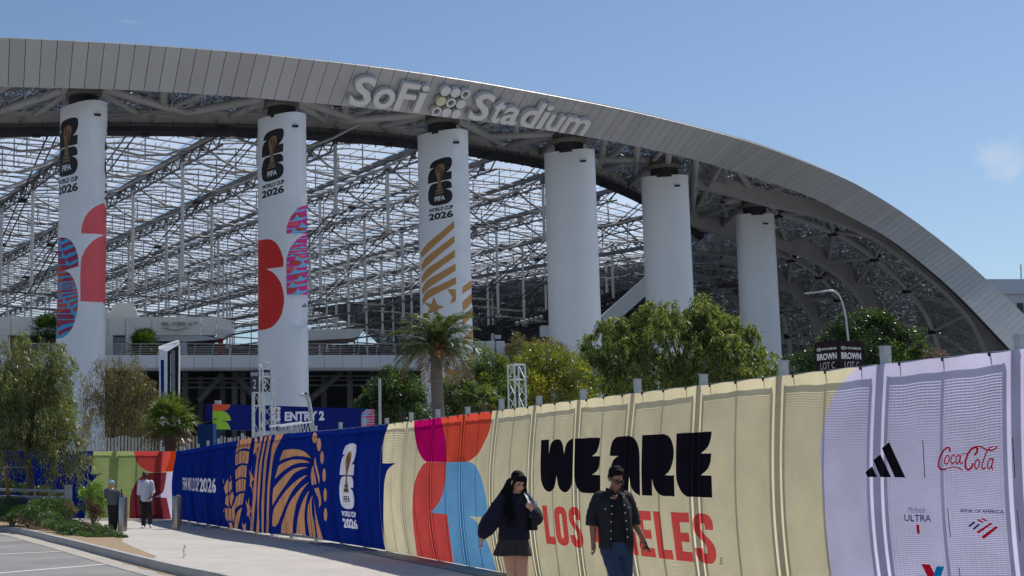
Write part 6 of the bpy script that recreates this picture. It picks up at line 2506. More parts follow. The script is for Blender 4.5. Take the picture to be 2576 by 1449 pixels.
# --- shrubs behind the fence
SHR = [
    ('shrub', 'dense dark green shrub left of the big feather palm', 62.0, [pxc(950, 985, 62, 40), pxc(995, 975, 62, 48), pxc(1035, 985, 62, 44), pxc(950, 1040, 62, 48), pxc(1010, 1045, 62, 50), pxc(1060, 1035, 62, 36), pxc(985, 945, 62.4, 24), pxc(925, 1020, 62.3, 30)], lv_dark, 15000, 0.10, 0.2, 0.055),
    ('shrub', 'tall feathery yellow green shrub right of the lone truss tower', 50.0, [pxc(1330, 935, 50, 48), pxc(1380, 915, 50, 54), pxc(1430, 925, 50, 52), pxc(1465, 960, 50, 45), pxc(1400, 985, 49.4, 58), pxc(1340, 990, 49.5, 55), pxc(1455, 1005, 49.5, 48), pxc(1290, 960, 50, 44), pxc(1290, 1010, 50, 44)], lv_yellow, 22000, 0.09, 0.17, 0.032),
    ('shrub', 'leafy green shrub between the feather palm and the truss tower', 47.0, [pxc(1150, 985, 47, 44), pxc(1190, 945, 47.4, 46), pxc(1230, 925, 47.4, 44), pxc(1250, 975, 47, 50), pxc(1180, 1015, 46.6, 50), pxc(1240, 1025, 46.6, 48), pxc(1125, 1030, 46.8, 34), pxc(1285, 1005, 46.8, 40)], [lv_yellow[1], lv_yellow[2], lv_dark[1]], 18000, 0.08, 0.16, 0.036),
    ('shrub', 'wispy grey green bush rising above the yellow green shrub', 53.0, [pxc(1310, 885, 53, 28, rz=36), pxc(1350, 890, 53, 28, rz=32), pxc(1385, 880, 53, 26, rz=30), pxc(1270, 920, 53, 26), pxc(1415, 890, 53, 22)], lv_rust, 6500, 0.12, 0.24, 0.02),
]
for nm, lab, Y, cl, mats, n, a, c, w in SHR:
    x = sum(q[0][0] for q in cl) / len(cl)
    root = tag(empty(nm, (x, Y, 0)), lab, 'shrub')
    zmin = min(q[0][2] for q in cl)
    limb_tree(root, (x, Y, 0.0), (x, Y, max(zmin * 0.6, 0.4)), cl, 0.09, m_bark, 0.05, 'stem')
    d_ = clump_leaves(cl, n, a, c, w, 0.15, shell=0.45)
    leaves_mesh('foliage', *d_, mats, root, curve=0.1)
b = MB()
c = P(954, 1040, 46)
b.tube([(c.x, 46, 0), P(955, 952, 46)], 0.045, 8)
o = b.build('signal_pole', m_lamp, smooth=True)
tag(o, 'thin grey pole standing in the dark green shrub', 'pole')
# a smaller palm leaf spray in the shrubs
root = tag(empty('fan_palm', (P(1215, 1060, 46).x, 46, 0)), 'pale palm spray among the shrubs right of the feather palm', 'palm tree', 'palm trees')
fan_palm(root, (P(1215, 1060, 46).x, 46, 0), P(1215, 1005, 46), 0.1, 9, 0.8, lv_fan, 21, False)

# --- planting beside the kerb
def ground_shrub(name, lab, px, py, Y, cl, mats, n, a, c, w, droop=-0.2, shell=0.35, cat='shrub'):
    p = Vector((P(px, py, Y).x, Y, 0))
    root = tag(empty(name, tuple(p)), lab, cat)
    limb_tree(root, p, p + Vector((0, 0, 0.12)), cl, 0.035, m_bark, 0.0, 'stem')
    d_ = clump_leaves(cl, n, a, c, w, droop, shell=shell, k_mats=len(mats))
    d_[0][:, 2] = np.maximum(d_[0][:, 2], 0.02)
    leaves_mesh('foliage', *d_, mats, root, curve=0.05)


ground_shrub('reddish_shrub', 'bright green shrub with dead brown centre beside the man in the blue cap', 232, 1312, 42.5, [pxc(215, 1245, 42.5, 20), pxc(240, 1235, 42.5, 22), pxc(262, 1255, 42.5, 16), pxc(225, 1270, 42.4, 22), pxc(255, 1285, 42.5, 16), pxc(245, 1262, 42.2, 22)], lv_fresh, 4200, 0.05, 0.10, 0.02)
ground_shrub('dead_foliage_shrub', 'dead brown patch in the bright green shrub', 236, 1312, 42.0, [pxc(222, 1268, 42.0, 13), pxc(240, 1285, 42.0, 16), pxc(232, 1300, 42.0, 12)], lv_brown, 1300, 0.04, 0.07, 0.02)
ground_shrub('juniper', 'low spreading juniper at the tip of the bed by the walk', 245, 1350, 37.8, [pxc(150, 1322, 40.5, 34, rz=16), pxc(180, 1325, 39.5, 36, rz=17), pxc(215, 1333, 38.8, 38, rz=18), pxc(255, 1340, 38.2, 36, rz=16), pxc(190, 1342, 38.6, 30, rz=11), pxc(285, 1348, 37.5, 28, rz=11), pxc(240, 1350, 37.6, 32, rz=10), pxc(165, 1330, 39.4, 28, rz=13), pxc(303, 1352, 37.1, 15, rz=6), pxc(215, 1346, 38.0, 28, rz=10)], lv_box, 24000, 0.035, 0.075, 0.014, droop=-0.5)
ground_shrub('juniper', 'mid green juniper mound under the railing post', 130, 1300, 43.5, [pxc(100, 1275, 44.6, 36, rz=24), pxc(135, 1280, 44, 36, rz=24), pxc(90, 1295, 43.6, 34, rz=20), pxc(160, 1272, 44.4, 26, rz=20), pxc(125, 1303, 42.9, 32, rz=17), pxc(165, 1300, 43, 22, rz=18), pxc(145, 1312, 42.0, 28, rz=12)], lv_box, 17000, 0.04, 0.085, 0.016, droop=-0.4)
ground_shrub('juniper', 'darker juniper mound at the left edge of the picture', 35, 1300, 45, [pxc(5, 1268, 46, 34, rz=22), pxc(45, 1270, 46, 34, rz=22), pxc(25, 1290, 45.2, 34, rz=20), pxc(60, 1288, 45, 32, rz=19), pxc(-10, 1295, 45.2, 32, rz=18), pxc(40, 1302, 44.4, 30, rz=13)], [lv_box[0], lv_box[2], lv_dark[1]], 17000, 0.04, 0.085, 0.016, droop=-0.4)
ground_shrub('heather_shrub', 'brownish low shrub along the kerb below the juniper mounds', 70, 1318, 43.5, [pxc(60, 1310, 43.4, 22, rz=9), pxc(95, 1316, 42.6, 22, rz=8), pxc(25, 1308, 44.4, 24, rz=9), pxc(125, 1322, 41.6, 18, rz=7), pxc(-5, 1302, 45, 20, rz=9)], [lv_brown[0], lv_brown[1], lv_box[2]], 5200, 0.03, 0.06, 0.015)
ground_shrub('heather_shrub', 'small rust coloured shrub beside the railing post', 178, 1296, 43.0, [pxc(175, 1275, 43, 13), pxc(188, 1283, 43, 10)], [lv_brown[0], lv_fresh[1], lv_brown[1]], 1200, 0.03, 0.06, 0.014)
ground_shrub('hedge_shrub', 'green shrubs behind the metal railing', 70, 1262, 50, [pxc(20, 1225, 50.5, 26, rz=22), pxc(65, 1230, 50.5, 24, rz=20), pxc(110, 1238, 50, 22, rz=18), pxc(140, 1246, 49.6, 18, rz=14)], lv_dark, 5000, 0.05, 0.1, 0.025)
# small weed in the walk
p = G(463, 1404)
root = tag(empty('weed', tuple(p)), 'single small weed growing from the edge of the walk', 'plant')
q = np.repeat(np.array([tuple(p)]), 26, axis=0)
q[:, 2] += np.linspace(0.0, 0.24, 26)
dd = RNG.normal(size=(26, 3)) + np.array((0, 0, 0.7))
leaves_mesh('leaves', q, dd, np.full(26, 0.06), np.full(26, 0.012), RNG.integers(0, 2, 26), lv_box[:2], root)
b = MB()
b.tube([p, p + Vector((0, 0, 0.25))], 0.004, 4)
b.build('stem', lv_box[0], root)

# ================================================================== small things on the walk
m_ss = mat('brushed_stainless', rgb(176, 170, 160), 0.28, 0.95, nscale=12, namt=0.08, stretch=(1, 1, 0.05))
m_sst = mat('bollard_top', rgb(60, 60, 62), 0.4, 0.8)
for k, (px, py, hh, lab) in enumerate(((308, 1336, 0.99, 'stainless steel bollard the man in the blue cap leans on'), (444, 1331, 0.98, 'stainless steel bollard beside the blue banner'))):
    c = G(px, py)
    root = tag(empty('bollard', tuple(c)), lab, 'bollard', 'stainless steel bollards')
    b = MB()
    n = 32
    b.loft([[c + Vector((r_ * math.cos(2 * math.pi * i / n), r_ * math.sin(2 * math.pi * i / n), z)) for i in range(n)] for r_, z in ((0.137, 0.0), (0.137, hh - 0.02), (0.13, hh - 0.005))])
    b.build('shaft', m_ss, root, smooth=True)
    b = MB()
    b.loft([[c + Vector((r_ * math.cos(2 * math.pi * i / n), r_ * math.sin(2 * math.pi * i / n), z)) for i in range(n)] for r_, z in ((0.128, hh - 0.004), (0.12, hh + 0.006))])
    b.build('cap', m_sst, root, smooth=True)
c = G(444, 1331)
b = MB()
b.tube([c + Vector((0.03, 0, 0.988)), c + Vector((0.03, 0, 1.012))], 0.045, 12)
tag(b.build('cup_lid', k_white), 'small white lid lying on top of the bollard by the blue banner', 'lid')
# railing in the bed
rr_ = tag(empty('guard_rail', (P(90, 1290, 45.8).x, 45.8, 0)), 'two bar grey metal guard rail in the planting bed', 'railing')
m_rail = mat('rail_painted_grey', rgb(160, 166, 172), 0.45, 0.3)
for y0, y1 in ((1231, 1236), (1250, 1252)):
    b = MB()
    b.tube([P(-120, y0 - 3, 47.5), P(162, y1, 45.5)], 0.045, 8)
    b.build('rail', m_rail, rr_, smooth=True)
pc = P(170, 1300, 45.4)
b = MB()
zt_p = zat(170, 1222, 45.4)
b.box((pc.x, 45.4, zt_p / 2), (0.24, 0.24, zt_p), R(15))
b.box((pc.x, 45.4, zt_p + 0.015), (0.27, 0.27, 0.03), R(15))
b.build('post', m_rail, rr_)
# dry leaves and litter along the fence foot
m_litter = mat('dry_leaf_litter', rgb(120, 78, 55), 0.9)
b = MB()
rn = random.Random(8)
for k in range(70):
    u = rn.uniform(20, 41)
    p, t, n = FM.base(u)
    p = p + n * (0.15 + abs(rn.gauss(0, 0.35)))
    s_ = rn.uniform(0.02, 0.05)
    a = rn.uniform(0, 6.28)
    e1 = Vector((math.cos(a), math.sin(a), 0.15)) * s_
    e2 = Vector((-math.sin(a), math.cos(a), 0.1)) * s_ * 0.5
    z = Vector((0, 0, 0.012))
    b.add([p + e1 + z, p + e2 + z + Vector((0, 0, 0.01)), p - e1 + z, p - e2 + z], [(0, 1, 2, 3)])
tag(b.build('leaf_litter', m_litter), 'dry brown leaves scattered along the foot of the fence', 'leaves', kind='stuff')
m_plastic = mat('crumpled_plastic', rgb(210, 212, 216), 0.25)
b = MB()
p = G(490, 1333)
for k in range(14):
    c = p + Vector((rn.uniform(-0.45, 0.45), rn.uniform(-0.35, 0.35), rn.uniform(0.01, 0.07)))
    e = [Vector((rn.uniform(-.12, .12), rn.uniform(-.12, .12), rn.uniform(0.0, .06))) for _ in range(3)]
    b.add([c + e[0], c + e[1], c + e[2]], [(0, 1, 2)])
tag(b.build('plastic_sheet', m_plastic), 'crumpled clear plastic lying at the foot of the blue banner', 'litter')

# ================================================================== people
def capsule(b, p0, r0, p1, r1, n=12):
    p0, p1 = Vector(p0), Vector(p1)
    d = (p1 - p0)
    d = d.normalized() if d.length > 1e-6 else Vector((0, 0, 1))
    b.tube([p0 - d * r0, p0 - d * r0 * 0.7, p0, p1, p1 + d * r1 * 0.7, p1 + d * r1], [r0 * 0.1, r0 * 0.72, r0, r1, r1 * 0.72, r1 * 0.1], n)


def chain(b, pts, rad, n=12):
    for k in range(len(pts) - 1):
        capsule(b, pts[k], rad[k], pts[k + 1], rad[k + 1], n)


def ellipsoid(b, c, rx, ry, rz, M=None, n=16, m=10):
    c = Vector(c)
    rings = []
    for i in range(1, m):
        a = math.pi * i / m
        rings.append([Vector((rx * math.sin(a) * math.cos(2 * math.pi * j / n), ry * math.sin(a) * math.sin(2 * math.pi * j / n), -rz * math.cos(a))) for j in range(n)])
    if M is not None:
        rings = [[M @ p for p in r_] for r_ in rings]
    b.loft([[p + c for p in r_] for r_ in rings])


def fuse(name, b, voxel, m, parent, it=3, T=None):
    """join overlapping closed shapes into one continuous skin"""
    me = b.mesh(name)
    ob = bpy.data.objects.new(name, me)
    COL.objects.link(ob)
    md = ob.modifiers.new('r', 'REMESH')
    md.mode = 'VOXEL'
    md.voxel_size = voxel
    ms = ob.modifiers.new('s', 'SMOOTH')
    ms.factor = 0.5
    ms.iterations = it
    bpy.context.view_layer.update()
    dg = bpy.context.evaluated_depsgraph_get()
    nm = bpy.data.meshes.new_from_object(ob.evaluated_get(dg))
    bpy.data.objects.remove(ob)
    nm.name = name
    if T is not None:
        nm.transform(T)
    nm.polygons.foreach_set('use_smooth', [True] * len(nm.polygons))
    nm.materials.clear()
    return put(name, nm, parent, m)


def hand(b, wrist, palm, fdir, side, size=1.0, curl=0.5, thumb=1):
    """palm and five jointed fingers; fdir: where the fingers point, side: across the knuckles, curl: 0 flat .. 1 fist"""
    w, p = Vector(wrist), Vector(palm)
    f, s = Vector(fdir).normalized(), Vector(side).normalized()
    nrm = f.cross(s).normalized()
    M = Matrix((s, nrm, f)).transposed()
    ellipsoid(b, p, 0.040 * size, 0.017 * size, 0.046 * size, M, 12, 8)
    capsule(b, w, 0.026 * size, p, 0.026 * size, 10)
    for k, (o, l) in enumerate(((-0.029, 0.070), (-0.010, 0.080), (0.010, 0.075), (0.028, 0.058))):
        q = p + f * 0.040 * size + s * o * size
        d = f
        for seg, ln in enumerate((0.45, 0.32, 0.23)):
            a = curl * (0.9 + 0.5 * seg)
            d2 = (f * math.cos(a * (seg + 0.7)) + nrm * math.sin(a * (seg + 0.7))).normalized()
            q2 = q + d2 * l * ln * size
            capsule(b, q, 0.0088 * size, q2, 0.0080 * size, 8)
            q = q2
    t0 = p - f * 0.018 * size - s * 0.034 * size * thumb
    t1 = t0 + (f * 0.6 - s * 0.7 * thumb + nrm * 0.25).normalized() * 0.036 * size
    t2 = t1 + (f * 0.9 - s * 0.15 * thumb + nrm * 0.45).normalized() * 0.028 * size
    chain(b, [t0, t1, t2], [0.011 * size, 0.010 * size, 0.0085 * size], 8)


def head(b, c, yaw, tilt, s=1.0):
    """skull, jaw, nose, brow, ears, lips; faces -Y before it is turned"""
    M = Matrix.Rotation(yaw, 3, 'Z') @ Matrix.Rotation(tilt, 3, 'X')
    c = Vector(c)
    E = lambda o, rx, ry, rz: ellipsoid(b, c + M @ (Vector(o) * s), rx * s, ry * s, rz * s, M, 18, 12)
    E((0, 0.012, 0.035), 0.074, 0.092, 0.083)
    E((0, -0.022, -0.035), 0.059, 0.064, 0.078)
    E((0, -0.050, -0.090), 0.030, 0.026, 0.022)
    E((0, -0.078, 0.012), 0.052, 0.014, 0.012)
    for x in (-0.036, 0.036):
        E((x, -0.064, -0.035), 0.022, 0.020, 0.022)
    capsule(b, c + M @ (Vector((0, -0.082, 0.008)) * s), 0.008 * s, c + M @ (Vector((0, -0.102, -0.030)) * s), 0.0135 * s, 8)
    for x in (-0.012, 0.012):
        E((x, -0.090, -0.034), 0.009, 0.009, 0.008)
    E((0, -0.083, -0.062), 0.024, 0.010, 0.0075)
    E((0, -0.081, -0.072), 0.020, 0.010, 0.007)
    for x in (-0.078, 0.078):
        E((x, 0.012, -0.010), 0.010, 0.020, 0.032)
    return M, c, s


def face_marks(M, c, s, parent, lips, eyes, brows):
    pt = lambda x, y, z: c + M @ (Vector((x, y, z)) * s)
    for sx in (-1, 1):
        b = MB()
        ellipsoid(b, pt(0.031 * sx, -0.0795, -0.008), 0.014 * s, 0.006 * s, 0.0055 * s, M, 10, 6)
        b.build('eye', eyes, parent, smooth=True)
        b = MB()
        b.tube([pt(0.013 * sx, -0.092, 0.012), pt(0.032 * sx, -0.089, 0.018), pt(0.050 * sx, -0.076, 0.012)], [0.0035 * s, 0.0042 * s, 0.002 * s], 6)
        b.build('eyebrow', brows, parent)
    b = MB()
    b.tube([pt(-0.024, -0.088, -0.066), pt(-0.008, -0.0955, -0.064), pt(0, -0.095, -0.0655), pt(0.008, -0.0955, -0.064), pt(0.024, -0.088, -0.066)], [0.002 * s, 0.0052 * s, 0.0048 * s, 0.0052 * s, 0.002 * s], 8)
    b.build('lips', lips, parent, smooth=True)


def rings(b, specs, n=28, gap=None, yaw=0.0, wob=0.0, mi=0, sq=2.0):
    """loft of oval rings (x, y, z, rx, ry); gap: half-angle left open at the front (-Y)"""
    rs = []
    for k, sp in enumerate(specs):
        x, y, z, rx, ry = sp[:5]
        g = sp[5] if len(sp) > 5 else (gap or 0.0)
        off = sp[6] if len(sp) > 6 else 0.0
        ring = []
        for j in range(n):
            if gap is not None:
                a = -math.pi / 2 + g + (2 * math.pi - 2 * g) * j / (n - 1) + off
            else:
                a = 2 * math.pi * j / n
            ca, sa = math.cos(a), math.sin(a)
            e = 2 / sq
            px_, py_ = (abs(ca) ** e) * (1 if ca >= 0 else -1), (abs(sa) ** e) * (1 if sa >= 0 else -1)
            w = 1 + wob * (math.sin(a * 5 + k * 1.3) * 0.6 + math.sin(a * 9 + k * 0.7) * 0.4)
            q = Vector((px_ * rx * w, py_ * ry * w, 0))
            q = Matrix.Rotation(yaw, 3, 'Z') @ q
            ring.append(Vector((x, y, z)) + q)
        rs.append(ring)
    b.loft(rs, mi, closed=gap is None, caps=gap is None)


def sleeve(b, pts, rad, n=16, wob=0.05, fold=6):
    p = crom(pts, 6)
    rr = np.interp(np.linspace(0, 1, len(p)), np.linspace(0, 1, len(rad)), rad)
    rr = [r_ * (1 + wob * math.sin(k * fold * 0.6)) for k, r_ in enumerate(rr)]
    b.tube(p, rr, n)


skin_a = mat('skin_tan', rgb(150, 106, 84), 0.5, nscale=14, namt=0.06, spec=0.4)
skin_b = mat('skin_light', rgb(196, 148, 122), 0.5, nscale=14, namt=0.06, spec=0.4)
skin_c = mat('skin_brown', rgb(104, 70, 54), 0.5, nscale=14, namt=0.06, spec=0.4)
hair_k = mat('hair_black', rgb(20, 18, 18), 0.75, nscale=40, namt=0.3, spec=0.12, stretch=(1, 1, 0.12))
hair_g = mat('hair_grey', rgb(70, 66, 64), 0.6, nscale=40, namt=0.25)
eye_m = mat('eye_dark', rgb(30, 22, 20), 0.2)
lip_m = mat('lips_red', rgb(160, 70, 72), 0.4)
lip_n = mat('lips_natural', rgb(150, 96, 86), 0.45)
cl_sh = mat('denim_shirt_black', rgb(24, 25, 31), 0.85, nscale=9, namt=0.25, bump=0.3, bscale=120)
cl_tee = mat('tee_black', rgb(14, 14, 16), 0.9, nscale=6, namt=0.15, bump=0.2, bscale=60)
cl_jean = mat('jeans_blue', rgb(40, 58, 88), 0.85, nscale=5, namt=0.25, bump=0.3, bscale=140, nscale2=40, namt2=0.1)
cl_knit = mat('knit_navy', rgb(20, 20, 42), 0.95, nscale=8, namt=0.2, bump=0.5, bscale=110)
cl_skirt = mat('skirt_charcoal', rgb(50, 46, 45), 0.85, nscale=7, namt=0.15)
cl_white = mat('shirt_white', rgb(214, 212, 226), 0.85, nscale=9, namt=0.06, bump=0.3, bscale=25)
cl_grey = mat('tee_charcoal', rgb(92, 96, 104), 0.9, nscale=9, namt=0.12, bump=0.3, bscale=25)
cl_pants = mat('trousers_black', rgb(34, 34, 37), 0.85, nscale=9, namt=0.2, bump=0.3, bscale=25)
cl_cap = mat('cap_light_blue', rgb(140, 186, 214), 0.85, nscale=9, namt=0.1)
m_shoe = mat('shoe_white', rgb(215, 212, 206), 0.6, namt=0.05)
m_shoek = mat('shoe_black', rgb(28, 28, 30), 0.6, namt=0.05)
m_lens = mat('sunglass_black', rgb(10, 10, 12), 0.12, spec=0.8)
m_snap = mat('snap_pearl', rgb(220, 220, 224), 0.3)
m_bag = mat('bag_black', rgb(30, 29, 31), 0.4)
m_strap = mat('strap_grey', rgb(140, 146, 150), 0.45)
m_phone = mat('phone_black', rgb(16, 16, 18), 0.2)
k_ribbon = mat('ribbon_pale', rgb(200, 206, 232), 0.6)


def finish(root, loc, s=1.0):
    """move everything built around the origin to its place"""
    root.location = loc
    root.scale = s if isinstance(s, tuple) else (s, s, s)


def glasses(M, c, s, parent, r=0.024):
    pt = lambda x, y, z: c + M @ (Vector((x, y, z)) * s)
    b = MB()
    for sx in (-1, 1):
        ring = [pt(sx * 0.034 + r * 1.12 * math.cos(a), -0.094 + 0.010 * abs(math.cos(a)) * (1 if math.cos(a) * sx > 0 else 0), -0.010 + r * 0.86 * math.sin(a)) for a in [2 * math.pi * k / 14 for k in range(14)]]
        b.prism(ring, M @ Vector((0, -0.006 * s, 0)))
        b.bar(pt(sx * 0.060, -0.082, 0.0), pt(sx * 0.081, 0.01, 0.002), 0.006 * s, 0.008 * s)
    b.bar(pt(-0.012, -0.098, -0.002), pt(0.012, -0.098, -0.002), 0.006 * s, 0.007 * s)
    b.build('sunglasses', m_lens, parent)


# ---------------------------------------------------------------- man in the open black shirt
man = tag(empty('person', (0, 0, 0)), 'person in open black denim shirt, sunglasses and blue jeans, phone in hand, looking down', 'person', 'people on the sidewalk')
b = MB()
hM, hc, hs = head(b, (0.012, -0.03, 1.578), R(16), R(20), 0.93)
chain(b, [(0.0, 0.03, 1.36), (0.004, 0.01, 1.48)], [0.062, 0.056])
chain(b, [(-0.01, 0.02, 0.98), (-0.01, 0.02, 1.15), (-0.015, 0.02, 1.32)], [0.13, 0.125, 0.13], 16)
for sx, sh, el, wr, pm in ((-1, (-0.175, 0.03, 1.375), (-0.238, 0.05, 1.13), (-0.262, -0.03, 0.935), (-0.262, -0.045, 0.872)), (1, (0.150, 0.03, 1.380), (0.222, 0.06, 1.145), (0.278, -0.04, 0.985), (0.297, -0.06, 0.925))):
    chain(b, [(sx * 0.08, 0.03, 1.35), sh, Vector(sh).lerp(Vector(el), 0.5), el], [0.075, 0.060, 0.050, 0.042])
    chain(b, [el, Vector(el).lerp(Vector(wr), 0.35), wr], [0.041, 0.040, 0.028])
    hand(b, wr, pm, Vector(pm) - Vector(wr), (0.35 * sx, -0.9, 0.0), 1.0, 1.05 if sx < 0 else 0.75, -1 if sx < 0 else 1)
for sx, hip, kn, an in ((-1, (-0.075, 0.02, 0.90), (-0.03, -0.13, 0.50), (-0.05, -0.02, 0.09)), (1, (0.085, 0.02, 0.90), (0.10, 0.06, 0.49), (0.10, 0.30, 0.13))):
    chain(b, [hip, Vector(hip).lerp(Vector(kn), 0.5), kn, Vector(kn).lerp(Vector(an), 0.3), an], [0.095, 0.078, 0.056, 0.054, 0.036])
    a = Vector(an)
    chain(b, [a, a + Vector((0, -0.14, -0.05))], [0.038, 0.030])
fuse('body', b, 0.0085, skin_a, man, 2)
face_marks(hM, hc, hs, man, lip_n, eye_m, hair_k)
glasses(hM, hc, hs, man, 0.026)
# hair: cap of short dark hair with a textured top
b = MB()
pt = lambda x, y, z: hc + hM @ (Vector((x, y, z)) * hs)
ellipsoid(b, pt(0, 0.022, 0.060), 0.083 * hs, 0.096 * hs, 0.074 * hs, hM)
ellipsoid(b, pt(0, -0.030, 0.098), 0.072 * hs, 0.062 * hs, 0.036 * hs, hM)
ellipsoid(b, pt(0, 0.060, 0.005), 0.074 * hs, 0.050 * hs, 0.060 * hs, hM)
for sx in (-1, 1):
    ellipsoid(b, pt(0.070 * sx, 0.010, 0.040), 0.014 * hs, 0.045 * hs, 0.036 * hs, hM)
rn = random.Random(2)
for k in range(70):
    a, e = rn.uniform(0, 6.28), rn.uniform(0.1, 1.1)
    d = Vector((math.cos(a) * math.sin(e) * 0.080, math.sin(a) * math.sin(e) * 0.094 + 0.012, math.cos(e) * 0.070 + 0.064))
    p0 = pt(*d)
    p1 = pt(d.x * 1.10 + rn.uniform(-.012, .012), d.y * 1.10 - 0.016, d.z * 1.09 + rn.uniform(0.0, 0.010))
    capsule(b, p0, 0.009, p1, 0.004, 6)
fuse('hair', b, 0.0065, hair_k, man, 3)
# trousers
b = MB()
rings(b, [(0.005, 0.02, 1.00, 0.165, 0.120), (0.005, 0.02, 0.93, 0.175, 0.128), (0.005, 0.02, 0.86, 0.178, 0.130), (0.005, 0.02, 0.80, 0.170, 0.125)], 28, wob=0.015)
for sx, hip, kn, an in ((-1, (-0.078, 0.015, 0.86), (-0.03, -0.125, 0.50), (-0.05, -0.015, 0.10)), (1, (0.092, 0.02, 0.86), (0.10, 0.06, 0.49), (0.10, 0.29, 0.14))):
    p = crom([hip, Vector(hip).lerp(Vector(kn), 0.5) + Vector((0, -0.01, 0)), kn, Vector(kn).lerp(Vector(an), 0.5), an], 5)
    rr = np.interp(np.linspace(0, 1, len(p)), (0, 0.25, 0.5, 0.75, 1), (0.104, 0.088, 0.070, 0.068, 0.066))
    for k in range(len(p) - 1):
        f0, f1 = 1 + 0.03 * math.sin(k * 2.1), 1 + 0.03 * math.sin((k + 1) * 2.1)
        capsule(b, p[k], rr[k] * f0, p[k + 1], rr[k + 1] * f1, 14)
fuse('jeans', b, 0.010, cl_jean, man, 2)
# tee
b = MB()
rings(b, [(0, 0.02, 0.93, 0.165, 0.135), (0, 0.02, 1.05, 0.165, 0.138), (0, 0.02, 1.20, 0.175, 0.142), (0, 0.02, 1.33, 0.175, 0.132), (0, 0.03, 1.405, 0.130, 0.100), (0.002, 0.025, 1.435, 0.085, 0.080)], 30, wob=0.008)
b.build('tee', cl_tee, man, smooth=True)
# shirt: open front, sleeves rolled, collar
b = MB()
rings(b, [(0.005, 0.02, 0.865, 0.192, 0.150, 0.50), (0.005, 0.02, 0.95, 0.190, 0.150, 0.44), (0, 0.02, 1.05, 0.190, 0.152, 0.40), (-0.005, 0.02, 1.17, 0.198, 0.156, 0.37), (-0.012, 0.02, 1.29, 0.205, 0.152, 0.34), (-0.018, 0.025, 1.37, 0.192, 0.128, 0.34), (-0.010, 0.03, 1.42, 0.130, 0.100, 0.42), (0, 0.03, 1.45, 0.080, 0.080, 0.50)], 46, gap=0.4, wob=0.012)
for sx, sh, el, cf in ((-1, (-0.165, 0.03, 1.375), (-0.245, 0.05, 1.20), (-0.255, 0.045, 1.125)), (1, (0.140, 0.03, 1.380), (0.215, 0.055, 1.22), (0.232, 0.055, 1.135))):
    sleeve(b, [(sx * 0.10, 0.03, 1.35), sh, el, cf], [0.080, 0.076, 0.064, 0.058])
    cfv, elv = Vector(cf), Vector(el)
    d = (cfv - elv).normalized()
    b.tube([cfv - d * 0.025, cfv - d * 0.02, cfv + d * 0.025, cfv + d * 0.03], [0.056, 0.064, 0.066, 0.052], 16)
so = b.build('shirt', cl_sh, man, smooth=True)
md = so.modifiers.new('thickness', 'SOLIDIFY')
md.thickness = 0.006
b = MB()
for sx in (-1, 1):
    b.add([Vector((sx * 0.020 + 0.002, -0.070, 1.452)), Vector((sx * 0.078, -0.040, 1.480)), Vector((sx * 0.088, 0.02, 1.488)), Vector((sx * 0.115, -0.02, 1.430)), Vector((sx * 0.090, -0.098, 1.392)), Vector((sx * 0.060, -0.100, 1.395))], [(0, 1, 3, 4), (1, 2, 3), (0, 4, 5)])
co_ = b.build('collar', cl_sh, man)
md = co_.modifiers.new('thickness', 'SOLIDIFY')
md.thickness = 0.006
snp = [(-0.075, 1.385), (-0.072, 1.30), (-0.076, 1.22), (-0.083, 1.14), (-0.088, 1.05), (-0.092, 0.97), (0.062, 1.39), (0.068, 1.31), (0.074, 1.23), (0.081, 1.15), (0.086, 1.065), (0.092, 0.985), (-0.135, 1.27), (0.118, 1.285)]
for x, z in snp:
    b = MB()
    yy = 0.02 - 0.158 * math.sqrt(max(0.05, 1 - (x / 0.20) ** 2)) - 0.010
    ellipsoid(b, (x, yy, z), 0.0072, 0.006, 0.0072, None, 8, 6)
    b.build('snap_button', m_snap, man)
for sx, an in ((-1, (-0.05, -0.02, 0.09)), (1, (0.10, 0.30, 0.13))):
    b = MB()
    a = Vector(an)
    chain(b, [a + Vector((0, 0.04, -0.045)), a + Vector((0, -0.06, -0.05)), a + Vector((0, -0.17, -0.058))], [0.042, 0.046, 0.034])
    fuse('shoe', b, 0.010, m_shoek, man, 1)
finish(man, (4.022, 14.75, 0.0), (0.92, 0.94, 0.99))
ph = MB()
ph.box((0, 0, 0), (0.010, 0.070, 0.145), M=Matrix.Rotation(R(-24), 3, 'Y') @ Matrix.Rotation(R(8), 3, 'X'))
po = ph.build('phone', m_phone)
po.location = (4.022 + 0.276, 14.75 - 0.099, 0.897)
tag(po, 'black phone held in the hand of the person in the black shirt', 'phone')

# ---------------------------------------------------------------- woman in the navy sweater
wom = tag(empty('person', (0, 0, 0)), 'person with long black hair in navy sweater and charcoal pleated skirt holding a bag strap', 'person', 'people on the sidewalk')
b = MB()
hM, hc, hs = head(b, (0.022, -0.045, 1.522), R(16), R(24), 0.93)
chain(b, [(0.0, 0.02, 1.33), (0.008, -0.005, 1.44)], [0.050, 0.046])
chain(b, [(-0.02, 0.02, 0.95), (-0.01, 0.02, 1.10), (-0.01, 0.02, 1.27)], [0.12, 0.105, 0.112], 16)
wl = [(-0.130, 0.02, 1.325), (-0.315, 0.03, 1.09), (-0.408, -0.01, 0.965), (-0.412, -0.015, 0.915)]
wr_ = [(0.105, 0.02, 1.345), (0.215, 0.00, 1.175), (0.150, -0.175, 1.225), (0.128, -0.195, 1.262)]
for A in (wl, wr_):
    chain(b, [A[0], Vector(A[0]).lerp(Vector(A[1]), 0.5), A[1]], [0.052, 0.042, 0.036])
    chain(b, [A[1], A[2]], [0.035, 0.024])
hand(b, wl[2], wl[3], (0.02, -0.1, -1), (0.2, -1, 0), 0.88, 0.45, 1)
